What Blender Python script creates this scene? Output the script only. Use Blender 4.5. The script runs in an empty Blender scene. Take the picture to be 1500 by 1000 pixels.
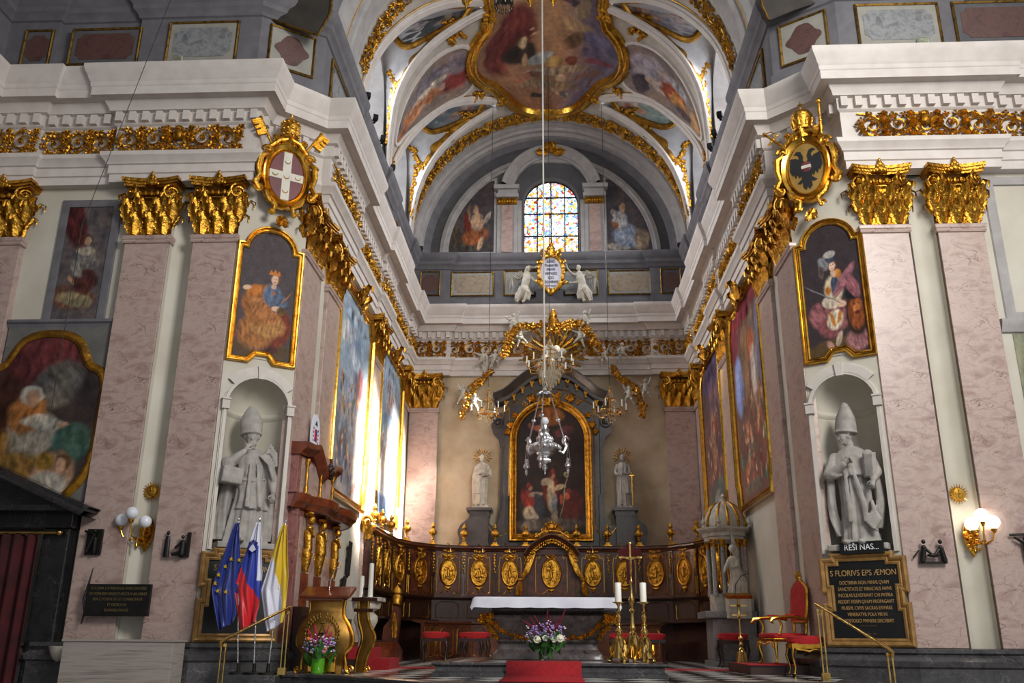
import bpy, math, random
from mathutils import Vector, Matrix, noise
PI = math.pi
sin, cos, rad = math.sin, math.cos, math.radians
SC = bpy.context.scene
COL = SC.collection
RND = random.Random(7)
# ------------------------------------------------------------------ camera
FPX = 1310.0
CAM = Vector((0.17, 0.0, 0.53))
_vy = Vector((67, 437, FPX)).normalized()
_vz = Vector((30, -3925, FPX)).normalized()
_vz = (_vz - _vy * _vy.dot(_vz)).normalized()
_vx = _vy.cross(_vz)
def ray(px, py):
    d = Vector((px - 750, py - 500, FPX))
    return Vector((_vx.dot(d), _vy.dot(d), _vz.dot(d)))
def atY(px, py, y):            # the point of the church on the plane Y=y seen at a pixel of the photo
    r = ray(px, py); return CAM + r * ((y - CAM.y) / r.y)
def atX(px, py, x):
    r = ray(px, py); return CAM + r * ((x - CAM.x) / r.x)
def atZ(px, py, z):
    r = ray(px, py); return CAM + r * ((z - CAM.z) / r.z)
cam_data = bpy.data.cameras.new('camera')
cam_data.sensor_width = 36.0
cam_data.lens = FPX / 1500 * 36
cam_data.clip_end = 200
cam_obj = bpy.data.objects.new('camera', cam_data)
COL.objects.link(cam_obj)
right = Vector((_vx.x, _vy.x, _vz.x)); down = Vector((_vx.y, _vy.y, _vz.y)); fwd = Vector((_vx.z, _vy.z, _vz.z))
mw = Matrix.Identity(4)
for i in range(3):
    mw[i][0] = right[i]; mw[i][1] = -down[i]; mw[i][2] = -fwd[i]; mw[i][3] = CAM[i]
cam_obj.matrix_world = mw
SC.camera = cam_obj
SC.view_settings.view_transform = 'Standard'
SC.view_settings.look = 'None'
SC.view_settings.gamma = 1.0
SC.view_settings.use_curve_mapping = False
# ------------------------------------------------------------------ colours and materials
def lin(c):
    return c / 12.92 if c <= 0.04045 else ((c + 0.055) / 1.055) ** 2.4
def hx(h):
    h = h.lstrip('#')
    return tuple(lin(int(h[i:i + 2], 16) / 255) for i in (0, 2, 4)) + (1.0,)
def newmat(name):
    m = bpy.data.materials.new(name); m.use_nodes = True
    nt = m.node_tree; b = nt.nodes['Principled BSDF']
    return m, nt, b
def N(nt, t, **kw):
    n = nt.nodes.new(t)
    for k, v in kw.items(): setattr(n, k, v)
    return n
def coords(nt, scale=1.0, kind='Object', sv=None):
    tc = N(nt, 'ShaderNodeTexCoord'); mp = N(nt, 'ShaderNodeMapping')
    mp.inputs['Scale'].default_value = sv if sv else (scale,) * 3
    nt.links.new(tc.outputs[kind], mp.inputs['Vector'])
    return mp.outputs['Vector']
def ramp(nt, fac, stops):
    r = N(nt, 'ShaderNodeValToRGB')
    el = r.color_ramp.elements
    while len(el) < len(stops): el.new(0.5)
    for e, (p, c) in zip(el, stops): e.position = p; e.color = hx(c) if isinstance(c, str) else c
    nt.links.new(fac, r.inputs['Fac']); return r.outputs['Color']
def noisef(nt, vec, scale, detail=4, rough=0.55, dist=0.0):
    n = N(nt, 'ShaderNodeTexNoise'); n.inputs['Scale'].default_value = scale
    n.inputs['Detail'].default_value = detail; n.inputs['Roughness'].default_value = rough
    n.inputs['Distortion'].default_value = dist
    nt.links.new(vec, n.inputs['Vector']); return n.outputs['Fac']
def mixc(nt, fac, a, b, mode='MIX'):
    m = N(nt, 'ShaderNodeMix', data_type='RGBA', blend_type=mode)
    for sock, v in ((m.inputs[0], fac), (m.inputs[6], a), (m.inputs[7], b)):
        if hasattr(v, 'links') or hasattr(v, 'is_output'): nt.links.new(v, sock)
        else: sock.default_value = v if not isinstance(v, str) else hx(v)
    return m.outputs[2]
def bump(nt, b, h, strength=0.3, dist=0.02):
    n = N(nt, 'ShaderNodeBump'); n.inputs['Strength'].default_value = strength; n.inputs['Distance'].default_value = dist
    nt.links.new(h, n.inputs['Height']); nt.links.new(n.outputs['Normal'], b.inputs['Normal'])
def plain(name, c1, c2=None, rough=0.6, metal=0.0, scale=3.0, bs=0.15, bscale=25.0, bd=0.01, spec=None):
    m, nt, b = newmat(name); v = coords(nt)
    col = ramp(nt, noisef(nt, v, scale), [(0.35, c2 or c1), (0.65, c1)])
    nt.links.new(col, b.inputs['Base Color'])
    b.inputs['Roughness'].default_value = rough; b.inputs['Metallic'].default_value = metal
    if spec is not None: b.inputs['Specular IOR Level'].default_value = spec
    if bs: bump(nt, b, noisef(nt, v, bscale), bs, bd)
    return m
def marble(name, base, light, vein, scale=1.0, rough=0.28, vw=0.035, sv=None, v2=None):
    m, nt, b = newmat(name); v = coords(nt, scale, sv=sv)
    n1 = noisef(nt, v, 1.7, 6, 0.62, 0.8)
    col = ramp(nt, n1, [(0.32, base), (0.52, light), (0.72, base)])
    dn = N(nt, 'ShaderNodeTexNoise'); dn.inputs['Scale'].default_value = 1.3; dn.inputs['Detail'].default_value = 5
    nt.links.new(v, dn.inputs['Vector'])
    vm = N(nt, 'ShaderNodeVectorMath', operation='MULTIPLY_ADD'); vm.inputs[1].default_value = (1.3, 1.3, 1.3)
    nt.links.new(dn.outputs['Color'], vm.inputs[0]); nt.links.new(v, vm.inputs[2])
    for sc_, w_, c_ in ((2.1, vw, vein), (5.2, vw * 0.8, v2 or vein)):
        vo = N(nt, 'ShaderNodeTexVoronoi', feature='DISTANCE_TO_EDGE'); vo.inputs['Scale'].default_value = sc_
        nt.links.new(vm.outputs[0], vo.inputs['Vector'])
        msk = ramp(nt, vo.outputs['Distance'], [(0.0, (1, 1, 1, 1)), (w_, (0, 0, 0, 1))])
        n3 = ramp(nt, noisef(nt, v, 2.2), [(0.42, (0, 0, 0, 1)), (0.62, (1, 1, 1, 1))])
        f = mixc(nt, 1.0, msk, n3, 'MULTIPLY')
        col = mixc(nt, f, col, c_)
    nt.links.new(col, b.inputs['Base Color']); b.inputs['Roughness'].default_value = rough
    return m
def goldm(name, c='#d9a441', c2='#8a5a14', rough=0.3, bs=0.8, bscale=26, metal=1.0):
    m, nt, b = newmat(name); v = coords(nt)
    n = noisef(nt, v, 9, 5)
    nt.links.new(ramp(nt, n, [(0.3, c2), (0.55, c)]), b.inputs['Base Color'])
    b.inputs['Metallic'].default_value = metal; b.inputs['Roughness'].default_value = rough
    bump(nt, b, noisef(nt, v, bscale, 3), bs, 0.018)
    return m
def glow(name, c, s):
    m, nt, b = newmat(name); b.inputs['Base Color'].default_value = hx(c)
    b.inputs['Emission Color'].default_value = hx(c); b.inputs['Emission Strength'].default_value = s
    return m
def glassm(name, c='#ffffff', rough=0.02, trans=1.0):
    m, nt, b = newmat(name); b.inputs['Base Color'].default_value = hx(c)
    b.inputs['Transmission Weight'].default_value = trans; b.inputs['Roughness'].default_value = rough
    return m
MT = {}
MT['pink'] = marble('pink_marble', '#92776f', '#b39d94', '#68483f', 1.0, 0.34, 0.022, sv=(1.0, 1.0, 1.9), v2='#8e6a66')
MT['redmarble'] = marble('red_marble', '#6e3d3a', '#8f5f5b', '#3a1c1c', 1.6, 0.25)
MT['darkmarble'] = marble('dark_marble', '#2a292b', '#454345', '#6f6a68', 1.4, 0.22, 0.02)
MT['retable'] = marble('retable_marble', '#2b2726', '#423b38', '#171515', 1.6, 0.3, 0.03)
MT['altarstone'] = marble('altar_marble', '#3e3838', '#5f5453', '#1d1919', 2.2, 0.25, 0.04)
MT['greymarble'] = marble('grey_marble', '#6d6b6b', '#8b8888', '#4a4848', 1.6, 0.3)
MT['white'] = plain('white_stucco', '#cfc8c1', '#c2bab2', 0.7, bs=0.05)
MT['whitetrim'] = plain('white_trim', '#d0c8c2', '#c4bbb4', 0.6, bs=0.04)
MT['cream'] = plain('cream_plaster', '#bdac92', '#a29074', 0.8, scale=1.2, bs=0.1)
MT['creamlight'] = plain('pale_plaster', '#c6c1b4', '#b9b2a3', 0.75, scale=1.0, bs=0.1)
MT['grey'] = plain('grey_plaster', '#6d6b6f', '#5f5d62', 0.8, bs=0.06)
MT['greylight'] = plain('light_grey_plaster', '#a8a4a2', '#989493', 0.8, bs=0.06)
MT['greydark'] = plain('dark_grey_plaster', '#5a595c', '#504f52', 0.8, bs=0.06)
MT['vault'] = plain('vault_plaster', '#b9b2a8', '#a9a297', 0.8, bs=0.05)
MT['gold'] = goldm('gold_leaf', '#cf9a3a', '#7a4d10', .33)
MT['gold2'] = goldm('old_gold', '#c08a2c', '#6e4710', 0.38, 0.7, 22)
MT['goldsmooth'] = goldm('polished_gold', '#e0ac48', '#b07a20', 0.22, 0.08, 12)
MT['goldflat'] = plain('gilded_plaster', '#a5741f', '#6e4a12', 0.42, 0.75, 6, 0.6, 14, 0.02)
MT['brass'] = goldm('brass', '#d3b26a', '#a88440', 0.2, 0.05, 8)
MT['bronze'] = plain('bronze', '#2b2a28', '#1c1b1a', 0.38, 0.6, bs=0.3)
MT['ambo'] = goldm('ambo_bronze', '#a87f42', '#8c682f', 0.42, 0.06, 5)
MT['stone'] = plain('statue_stone', '#a7a29c', '#918c86', 0.75, scale=6, bs=0.35, bscale=18)
MT['stonewhite'] = plain('white_statue_stone', '#c0b9ac', '#9f9787', 0.6, scale=6, bs=0.25, bscale=20)
MT['wood'] = plain('walnut_wood', '#5a2f20', '#3a1c13', 0.3, scale=5, bs=0.08)
MT['woodred'] = plain('polished_wood', '#7a3a1e', '#5a2713', 0.22, scale=4, bs=0.05)
MT['wooddark'] = plain('dark_wood', '#351c14', '#22110c', 0.35, scale=5, bs=0.1)
MT['redcloth'] = plain('red_velvet', '#b50f17', '#8f0a12', 0.85, scale=8, bs=0.1)
MT['carpet'] = plain('red_carpet', '#a01922', '#8b141c', 0.95, scale=20, bs=0.4, bscale=200)
MT['linen'] = plain('white_linen', '#dcdce6', '#cfcfdb', 0.85, bs=0.1)
MT['candle'] = plain('candle_wax', '#efece2', '#e6e2d6', 0.4, bs=0)
MT['silver'] = goldm('silver', '#e6e6e8', '#a9a9ae', 0.18, 0.5, 30)
MT['iron'] = plain('black_iron', '#1b1b1c', '#121213', 0.5, 0.5, bs=0)
MT['wire'] = plain('wire', '#3a3a3a', '#2d2d2d', 0.5, 0.3, bs=0)
MT['rope'] = plain('pale_cord', '#c9c4bc', '#b9b3aa', 0.7, bs=0)
MT['black'] = plain('black_board', '#111214', '#0b0c0d', 0.35, bs=0)
MT['lettergold'] = plain('letter_gold', '#b8925a', '#9c7a48', 0.5, bs=0)
MT['letterwhite'] = plain('letter_white', '#e8e8e8', '#dedede', 0.6, bs=0)
MT['letterblack'] = plain('letter_black', '#161616', '#101010', 0.6, bs=0)
MT['crystal'] = glassm('crystal', '#fff6e6', 0.05)
MT['glass'] = glassm('clear_glass', '#f4fff4', 0.01)
MT['greenglass'] = glassm('green_glass', '#7fe03a', 0.05, 0.6)
MT['globe'] = glow('lit_globe', '#fff4e2', 5.0)
MT['globeoff'] = plain('opal_glass', '#dfe2e8', '#d0d4dc', 0.15, bs=0)
MT['leafgreen'] = plain('leaf_green', '#3f7f2a', '#235018', 0.5, bs=0)
MT['magenta'] = plain('amaranth_magenta', '#c3125e', '#8f0c46', 0.8, bs=0)
MT['burgundy'] = plain('amaranth_burgundy', '#6e0a26', '#4c0719', 0.85, bs=0)
MT['lilac'] = plain('lilac_petal', '#b79bd6', '#9a7cc0', 0.7, bs=0)
MT['pinkpetal'] = plain('pink_petal', '#f0a4b8', '#e58aa2', 0.7, bs=0)
MT['whitepetal'] = plain('white_petal', '#f2f0e2', '#e0e2c0', 0.7, bs=0)
MT['orangepetal'] = plain('orange_petal', '#f28a1c', '#e0700c', 0.7, bs=0)
MT['oak'] = None
def planks():
    m, nt, b = newmat('grey_wood_boards'); v = coords(nt, 1, sv=(0.6, 1, 14))
    nt.links.new(ramp(nt, noisef(nt, v, 2.2, 5), [(0.3, '#7d756f'), (0.5, '#a39a92'), (0.7, '#8d8580')]), b.inputs['Base Color'])
    b.inputs['Roughness'].default_value = 0.55
    return m
MT['oak'] = planks()
def paintm(name, rough=0.6):
    m, nt, b = newmat(name)
    a = N(nt, 'ShaderNodeVertexColor'); a.layer_name = 'Col'
    v = coords(nt); n = ramp(nt, noisef(nt, v, 7, 6, 0.7), [(0.3, (0.62, 0.62, 0.62, 1)), (0.7, (1.1, 1.07, 1.05, 1))])
    nt.links.new(mixc(nt, 1.0, a.outputs['Color'], n, 'MULTIPLY'), b.inputs['Base Color'])
    b.inputs['Roughness'].default_value = rough; b.inputs['Specular IOR Level'].default_value = 0.2
    return m
MT['fresco'] = paintm('fresco_paint')
MT['oil'] = paintm('oil_paint', 0.6)
# ------------------------------------------------------------------ mesh builder
class MB:
    def __init__(s):
        s.v = []; s.f = []; s.M = Matrix.Identity(4); s.mi = []; s.cur = 0
    def at(s, loc=(0, 0, 0), rz=0, rx=0, ry=0, sc=1.0):
        s.M = Matrix.Translation(loc) @ Matrix.Rotation(rz, 4, 'Z') @ Matrix.Rotation(ry, 4, 'Y') @ Matrix.Rotation(rx, 4, 'X')
        if isinstance(sc, (tuple, list)): s.M = s.M @ Matrix.Diagonal((*sc, 1))
        else: s.M = s.M @ Matrix.Scale(sc, 4)
        return s
    def add(s, vs, fs):
        o = len(s.v); M = s.M
        s.v += [tuple(M @ Vector(p)) for p in vs]
        s.f += [tuple(i + o for i in f) for f in fs]
        s.mi += [s.cur] * len(fs)
        return s
    def box(s, c, d, top=None):
        x, y, z = c; a, b, h = d[0] / 2, d[1] / 2, d[2] / 2
        t = top or (1, 1)
        vs = [(x - a, y - b, z - h), (x + a, y - b, z - h), (x + a, y + b, z - h), (x - a, y + b, z - h),
              (x - a * t[0], y - b * t[1], z + h), (x + a * t[0], y - b * t[1], z + h), (x + a * t[0], y + b * t[1], z + h), (x - a * t[0], y + b * t[1], z + h)]
        return s.add(vs, [(3, 2, 1, 0), (4, 5, 6, 7), (0, 1, 5, 4), (1, 2, 6, 5), (2, 3, 7, 6), (3, 0, 4, 7)])
    def bx(s, x0, x1, y0, y1, z0, z1):
        return s.box(((x0 + x1) / 2, (y0 + y1) / 2, (z0 + z1) / 2), (x1 - x0, y1 - y0, z1 - z0))
    def grid(s, fn, nu, nv, cu=False, cv=False):
        vs = [fn(i / (nu if cu else nu), j / nv) for i in range(nu + (0 if cu else 1)) for j in range(nv + (0 if cv else 1))]
        w = nv + (0 if cv else 1); h = nu + (0 if cu else 1)
        fs = []
        for i in range(nu):
            for j in range(nv):
                i2 = (i + 1) % h; j2 = (j + 1) % w
                fs.append((i * w + j, i2 * w + j, i2 * w + j2, i * w + j2))
        return s.add(vs, fs)
    def lathe(s, prof, n=20, sx=1.0, sy=1.0, c=(0, 0, 0), a0=0, a1=2 * PI):
        full = abs(a1 - a0 - 2 * PI) < 1e-6; m = n if full else n + 1
        vs = []
        for r, z in prof:
            for k in range(m):
                a = a0 + (a1 - a0) * k / n
                vs.append((c[0] + r * cos(a) * sx, c[1] + r * sin(a) * sy, c[2] + z))
        fs = []
        for i in range(len(prof) - 1):
            for k in range(n):
                k2 = (k + 1) % m
                fs.append((i * m + k, i * m + k2, (i + 1) * m + k2, (i + 1) * m + k))
        if full:
            if prof[0][0] > 1e-5: fs.append(tuple(range(m))[::-1])
            if prof[-1][0] > 1e-5: fs.append(tuple((len(prof) - 1) * m + k for k in range(m)))
        return s.add(vs, fs)
    def ell(s, c, r, n=12, m=8):
        if not isinstance(r, (tuple, list)): r = (r, r, r)
        prof = [(max(sin(PI * i / m), 1e-4), -cos(PI * i / m)) for i in range(m + 1)]
        vs = []; fs = []
        for q, z in prof:
            for k in range(n):
                a = 2 * PI * k / n
                vs.append((c[0] + r[0] * q * cos(a), c[1] + r[1] * q * sin(a), c[2] + r[2] * z))
        for i in range(m):
            for k in range(n):
                fs.append((i * n + k, i * n + (k + 1) % n, (i + 1) * n + (k + 1) % n, (i + 1) * n + k))
        return s.add(vs, fs)
    def tube(s, pts, r, n=8, closed=False, flat=1.0, up=None):
        pts = [Vector(p) for p in pts]; k = len(pts)
        rs = r if isinstance(r, (list, tuple)) else [r] * k
        vs = []; prev = None
        for i, p in enumerate(pts):
            if closed: t = pts[(i + 1) % k] - pts[i - 1]
            else: t = pts[min(i + 1, k - 1)] - pts[max(i - 1, 0)]
            if t.length < 1e-9: t = Vector((0, 0, 1))
            t.normalize()
            if up is not None: a = Vector(up)
            elif prev is None:
                a = Vector((0, 0, 1)) if abs(t.z) < 0.9 else Vector((0, 1, 0))
            else: a = prev
            a = a - t * a.dot(t)
            if a.length < 1e-6: a = t.orthogonal()
            a.normalize(); prev = a; b = t.cross(a)
            for j in range(n):
                th = 2 * PI * j / n
                vs.append(tuple(p + (a * cos(th) * flat + b * sin(th)) * rs[i]))
        fs = []
        for i in range(k if closed else k - 1):
            i2 = (i + 1) % k
            for j in range(n):
                fs.append((i * n + j, i * n + (j + 1) % n, i2 * n + (j + 1) % n, i2 * n + j))
        if not closed:
            fs.append(tuple(range(n))[::-1]); fs.append(tuple((k - 1) * n + j for j in range(n)))
        return s.add(vs, fs)
    def cap(s, a, ra, b, rb, n=10):      # tapered capsule
        s.tube([a, b], [ra, rb], n); s.ell(a, ra, n, 6); s.ell(b, rb, n, 6); return s
    def prism(s, out, y0, y1):          # outline in x,z pushed from y0 to y1 (front is y0)
        n = len(out)
        vs = [(x, y0, z) for x, z in out] + [(x, y1, z) for x, z in out]
        fs = [tuple(range(n)), tuple(range(2 * n - 1, n - 1, -1))]
        fs += [((i + 1) % n, i, n + i, n + (i + 1) % n) for i in range(n)]
        return s.add(vs, fs)
    def frame(s, path, prof, closed=True, plane='xz'):
        # moulding swept round a closed path in x,z; prof = list of (outward, y)
        n = len(path); vs = []
        for i in range(n):
            p = Vector(path[i]); a = Vector(path[i - 1]) if (closed or i) else p; b = Vector(path[(i + 1) % n]) if (closed or i < n - 1) else p
            d1 = (p - a); d2 = (b - p)
            if d1.length < 1e-9: d1 = d2.copy()
            if d2.length < 1e-9: d2 = d1.copy()
            d1.normalize(); d2.normalize()
            n1 = Vector((d1.y, -d1.x)); n2 = Vector((d2.y, -d2.x)); m = n1 + n2
            if m.length < 1e-6: m = n1
            m.normalize(); m = m / max(0.35, m.dot(n1))
            for o, y in prof: vs.append((p.x + m.x * o, y, p.y + m.y * o))
        k = len(prof); fs = []
        for i in range(n if closed else n - 1):
            i2 = (i + 1) % n
            for j in range(k - 1): fs.append((i * k + j, i2 * k + j, i2 * k + j + 1, i * k + j + 1))
        return s.add(vs, fs)
    def sweep(s, path, prof, closed=False, caps=True):
        # profile (offset to the right of travel, z) swept along a plan path with mitres
        n = len(path); vs = []
        for i in range(n):
            p = Vector(path[i][:2]); a = Vector(path[i - 1][:2]) if (closed or i) else None; b = Vector(path[(i + 1) % n][:2]) if (closed or i < n - 1) else None
            d1 = (p - a).normalized() if a is not None else (b - p).normalized()
            d2 = (b - p).normalized() if b is not None else d1
            n1 = Vector((d1.y, -d1.x)); n2 = Vector((d2.y, -d2.x)); m = (n1 + n2)
            m.normalize(); m = m / max(0.3, m.dot(n1))
            for o, z in prof: vs.append((p.x + m.x * o, p.y + m.y * o, z))
        k = len(prof); fs = []
        for i in range(n if closed else n - 1):
            i2 = (i + 1) % n
            for j in range(k - 1): fs.append((i * k + j, i2 * k + j, i2 * k + j + 1, i * k + j + 1))
        if caps and not closed:
            fs.append(tuple(range(k))[::-1]); fs.append(tuple((n - 1) * k + j for j in range(k)))
        return s.add(vs, fs)
    def leaf(s, base, w, h, curl=0.35, rz=0.0, tilt=0.0, lobes=4, nu=8, nv=12, thick=0.17):
        # acanthus leaf standing on base, face towards -y, tip curling to -y; tilt rolls it in the wall plane
        ct, st = cos(tilt), sin(tilt); cz, sz = cos(rz), sin(rz)
        def fn(u, v):
            q = (u - 0.5) * 2
            ww = w * 0.5 * (0.62 + 0.55 * sin(PI * min(1, v * 0.95 + 0.05))) * (1 - 0.75 * max(0, v - 0.62) / 0.38) * (1 + 0.22 * abs(sin(v * lobes * PI)) - 0.11)
            x = q * ww
            if v < 0.75: y = -curl * h * 0.5 * (v / 0.75) ** 2.2; z = h * v
            else:
                t = (v - 0.75) / 0.25 * 1.25 * PI; R = h * 0.13
                y = -curl * h * 0.5 - R * (1 - cos(t)) * (curl * 2); z = h * 0.75 + R * sin(t) * 1.6
            y += -w * thick * (cos(q * PI * 1.5) * 0.7 + 0.5 * (1 - abs(q))) * (0.4 + 0.6 * sin(PI * min(1, v + 0.1)))
            x2 = x * ct + z * st; z2 = -x * st + z * ct
            return (base[0] + x2 * cz - y * sz, base[1] + x2 * sz + y * cz, base[2] + z2)
        return s.grid(fn, nu, nv)
    def spiral(s, c, R, turns=1.6, r=0.03, a0=0.0, sgn=1, n=26, y=0, k=0.12, tn=6, depth=0.0):
        pts = []; rs = []
        for i in range(n + 1):
            t = i / n; a = a0 + sgn * turns * 2 * PI * t; q = R * (1 - t) ** 0.9 + R * k * t
            pts.append((c[0] + q * cos(a), y - depth * t, c[2] + q * sin(a) if len(c) > 2 else c[1] + q * sin(a)))
            rs.append(r * (1 - 0.5 * t))
        s.tube(pts, rs, tn); s.ell((pts[-1][0], y - depth, pts[-1][2]), r * 1.3, 8, 6)
        return s
    def star_leaf(s, c, r, n=5, y=0.0, d=0.03, a0=0.0):   # small gilt leaf cluster in the wall plane
        for k in range(n):
            a = a0 + 2 * PI * k / n
            ca, sa = cos(a), sin(a)
            L = r; w = r * 0.36
            p = [(0, 0, -d), (L * .5, w, -d * 1.2), (L, 0, -d * .2), (L * .5, -w, -d * 1.2), (L * .5, 0, -d * 2.0)]
            vs = [(c[0] + a_ * ca - b_ * sa, y + e_, c[1] + a_ * sa + b_ * ca) for a_, b_, e_ in p]
            s.add(vs, [(0, 4, 1), (1, 4, 2), (2, 4, 3), (3, 4, 0)])
        return s
    def mesh(s, name, mats, smooth=True, angle=38):
        me = bpy.data.meshes.new(name)
        me.from_pydata(s.v, [], s.f)
        for m in (mats if isinstance(mats, (list, tuple)) else [mats]):
            me.materials.append(MT[m] if isinstance(m, str) else m)
        if isinstance(mats, (list, tuple)) and len(mats) > 1:
            me.polygons.foreach_set('material_index', s.mi)
        me.update()
        if smooth:
            me.polygons.foreach_set('use_smooth', [True] * len(me.polygons))
            try: me.set_sharp_from_angle(angle=rad(angle))
            except Exception: pass
        return me
    def build(s, name, mats, parent=None, smooth=True, angle=38, label=None, bevel=0.0, solid=0.0):
        o = bpy.data.objects.new(name, s.mesh(name, mats, smooth, angle)); COL.objects.link(o)
        if parent is not None: o.parent = parent
        if label: o['label'] = label
        if solid:
            md = o.modifiers.new('solid', 'SOLIDIFY'); md.thickness = solid; md.offset = 0
        if bevel:
            md = o.modifiers.new('bevel', 'BEVEL'); md.width = bevel; md.segments = 2; md.limit_method = 'ANGLE'
        return o
def tag(o, label, cat, group=None, kind=None):
    o['label'] = label; o['category'] = cat
    if group: o['group'] = group
    if kind: o['kind'] = kind
    return o
def thing(name, label, cat, loc=(0, 0, 0), rz=0.0, group=None, sc=None):
    o = bpy.data.objects.new(name, None); COL.objects.link(o); o.empty_display_size = 0.1
    o.location = loc; o.rotation_euler = (0, 0, rz)
    if sc: o.scale = (sc, sc, sc) if not isinstance(sc, tuple) else sc
    return tag(o, label, cat, group)
def struct(o):
    o['kind'] = 'structure'; return o
def dup(root, loc, rz=None, label=None, group=None, sc=None, skip=()):
    r = root.copy(); COL.objects.link(r); r.location = loc
    if rz is not None: r.rotation_euler = (0, 0, rz)
    if sc is not None: r.scale = (sc, sc, sc) if not isinstance(sc, tuple) else sc
    if label: r['label'] = label
    if group: r['group'] = group
    for ch in list(root.children):
        if ch.name.split('.')[0] in skip: continue
        c = ch.copy(); COL.objects.link(c); c.parent = r
        for g in list(ch.children):
            d = g.copy(); COL.objects.link(d); d.parent = c
    return r
def fused(mb, name, mat, voxel, parent=None, smooth=4, disp=0.0, dscale=0.2, label=None):
    me = mb.mesh(name + '_raw', mat, False)
    o = bpy.data.objects.new(name + '_raw', me); COL.objects.link(o)
    r = o.modifiers.new('r', 'REMESH'); r.mode = 'VOXEL'; r.voxel_size = voxel; r.use_smooth_shade = True
    if smooth:
        q = o.modifiers.new('s', 'SMOOTH'); q.iterations = smooth; q.factor = 0.5
    dg = bpy.context.evaluated_depsgraph_get(); dg.update()
    m2 = bpy.data.meshes.new_from_object(o.evaluated_get(dg)); m2.name = name
    bpy.data.objects.remove(o); bpy.data.meshes.remove(me)
    if not m2.materials: m2.materials.append(MT[mat] if isinstance(mat, str) else mat)
    m2.polygons.foreach_set('use_smooth', [True] * len(m2.polygons))
    ob = bpy.data.objects.new(name, m2); COL.objects.link(ob)
    if parent is not None: ob.parent = parent
    if label: ob['label'] = label
    return ob
def text(s, size, mat, parent, loc, rot=(PI / 2, 0, 0), ext=0.004, align='CENTER', name='lettering', sx=1.0):
    c = bpy.data.curves.new(name, 'FONT'); c.body = s; c.size = size; c.extrude = ext; c.align_x = align; c.align_y = 'CENTER'
    c.materials.append(MT[mat]); c.space_line = 1.0
    t = bpy.data.objects.new(name, c); COL.objects.link(t)
    dg = bpy.context.evaluated_depsgraph_get(); dg.update()
    m = bpy.data.meshes.new_from_object(t.evaluated_get(dg)); bpy.data.objects.remove(t)
    o = bpy.data.objects.new(name, m); COL.objects.link(o)
    o.location = loc; o.rotation_euler = rot; o.scale = (sx, 1, 1); o.parent = parent
    return o
def arc(cx, cz, r, a0, a1, n, rz_=None):
    rz_ = r if rz_ is None else rz_
    return [(cx + r * cos(rad(a0 + (a1 - a0) * i / n)), cz + rz_ * sin(rad(a0 + (a1 - a0) * i / n))) for i in range(n + 1)]
def face(o, p):      # nothing
    return o
# painted canvases ---------------------------------------------------------
def paint_rgb(u, v, bg, blobs, seed, grain=0.10, warp=0.03, hw=0.5, asp=1.0, tone=True):
    wu = u + warp * noise.noise(Vector((u * 7, v * 7 * asp, seed))) + warp * .5 * noise.noise(Vector((u * 17, v * 17 * asp, seed + 5)))
    wv = v + warp / asp * noise.noise(Vector((u * 7 + 9, v * 7 * asp, seed + 3)))
    c = bg(wu, wv) if callable(bg) else list(bg)
    c = list(c[:3])
    for b in blobs:
        x = (wu - b[0]); y = (wv - b[1]); a = rad(b[4])
        xr = x * cos(a) + y * asp * sin(a); yr = -x * sin(a) + y * asp * cos(a)
        d = math.sqrt((xr / b[2]) ** 2 + (yr / (b[3] * asp)) ** 2)
        if d < 1.15:
            f = 1.0 if d < 0.85 else (1.15 - d) / 0.3
            k = b[5]
            fold = 1.0
            if len(b) > 6:     # drapery: lighter and darker brush strokes
                q = noise.noise(Vector((xr * b[6] * 3, yr * b[6], seed + b[0] * 31))); q2 = noise.noise(Vector((xr * b[6] * 9, yr * b[6] * 3, seed)))
                fold = 1.0 + 0.75 * q + 0.35 * q2
            c = [c[i] * (1 - f) + k[i] * fold * f for i in range(3)]
    tn = noise.noise(Vector((u * 4 + seed, v * 4 * asp, seed * 2))); br = 1 + .45 * tn + .3 * noise.noise(Vector((u * 11, v * 11 * asp, seed + 40)))
    if tone: c = [c[0] * br * (1 + .12 * tn), c[1] * br, c[2] * br * (1 - .18 * tn)]
    g = 1 + grain * 2 * noise.noise(Vector((u * 30, v * 30 * asp, seed + 11)))
    return [max(0, min(1, q * g)) for q in c] + [1.0]
def colormesh(name, pts_fn, nu, nv, col_fn, mat, parent=None):
    mb = MB(); mb.grid(pts_fn, nu, nv)
    me = mb.mesh(name, mat, True, 60)
    ca = me.color_attributes.new('Col', 'FLOAT_COLOR', 'POINT')
    buf = []
    for i in range(nu + 1):
        for j in range(nv + 1): buf += col_fn(i / nu, j / nv)
    ca.data.foreach_set('color', buf)
    o = bpy.data.objects.new(name, me); COL.objects.link(o)
    if parent is not None: o.parent = parent
    return o
def B(cx, cy, rx, ry, ang, col, folds=None):
    c = hx(col)[:3]
    return (cx, cy, rx, ry, ang, c) if folds is None else (cx, cy, rx, ry, ang, c, folds)
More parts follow.
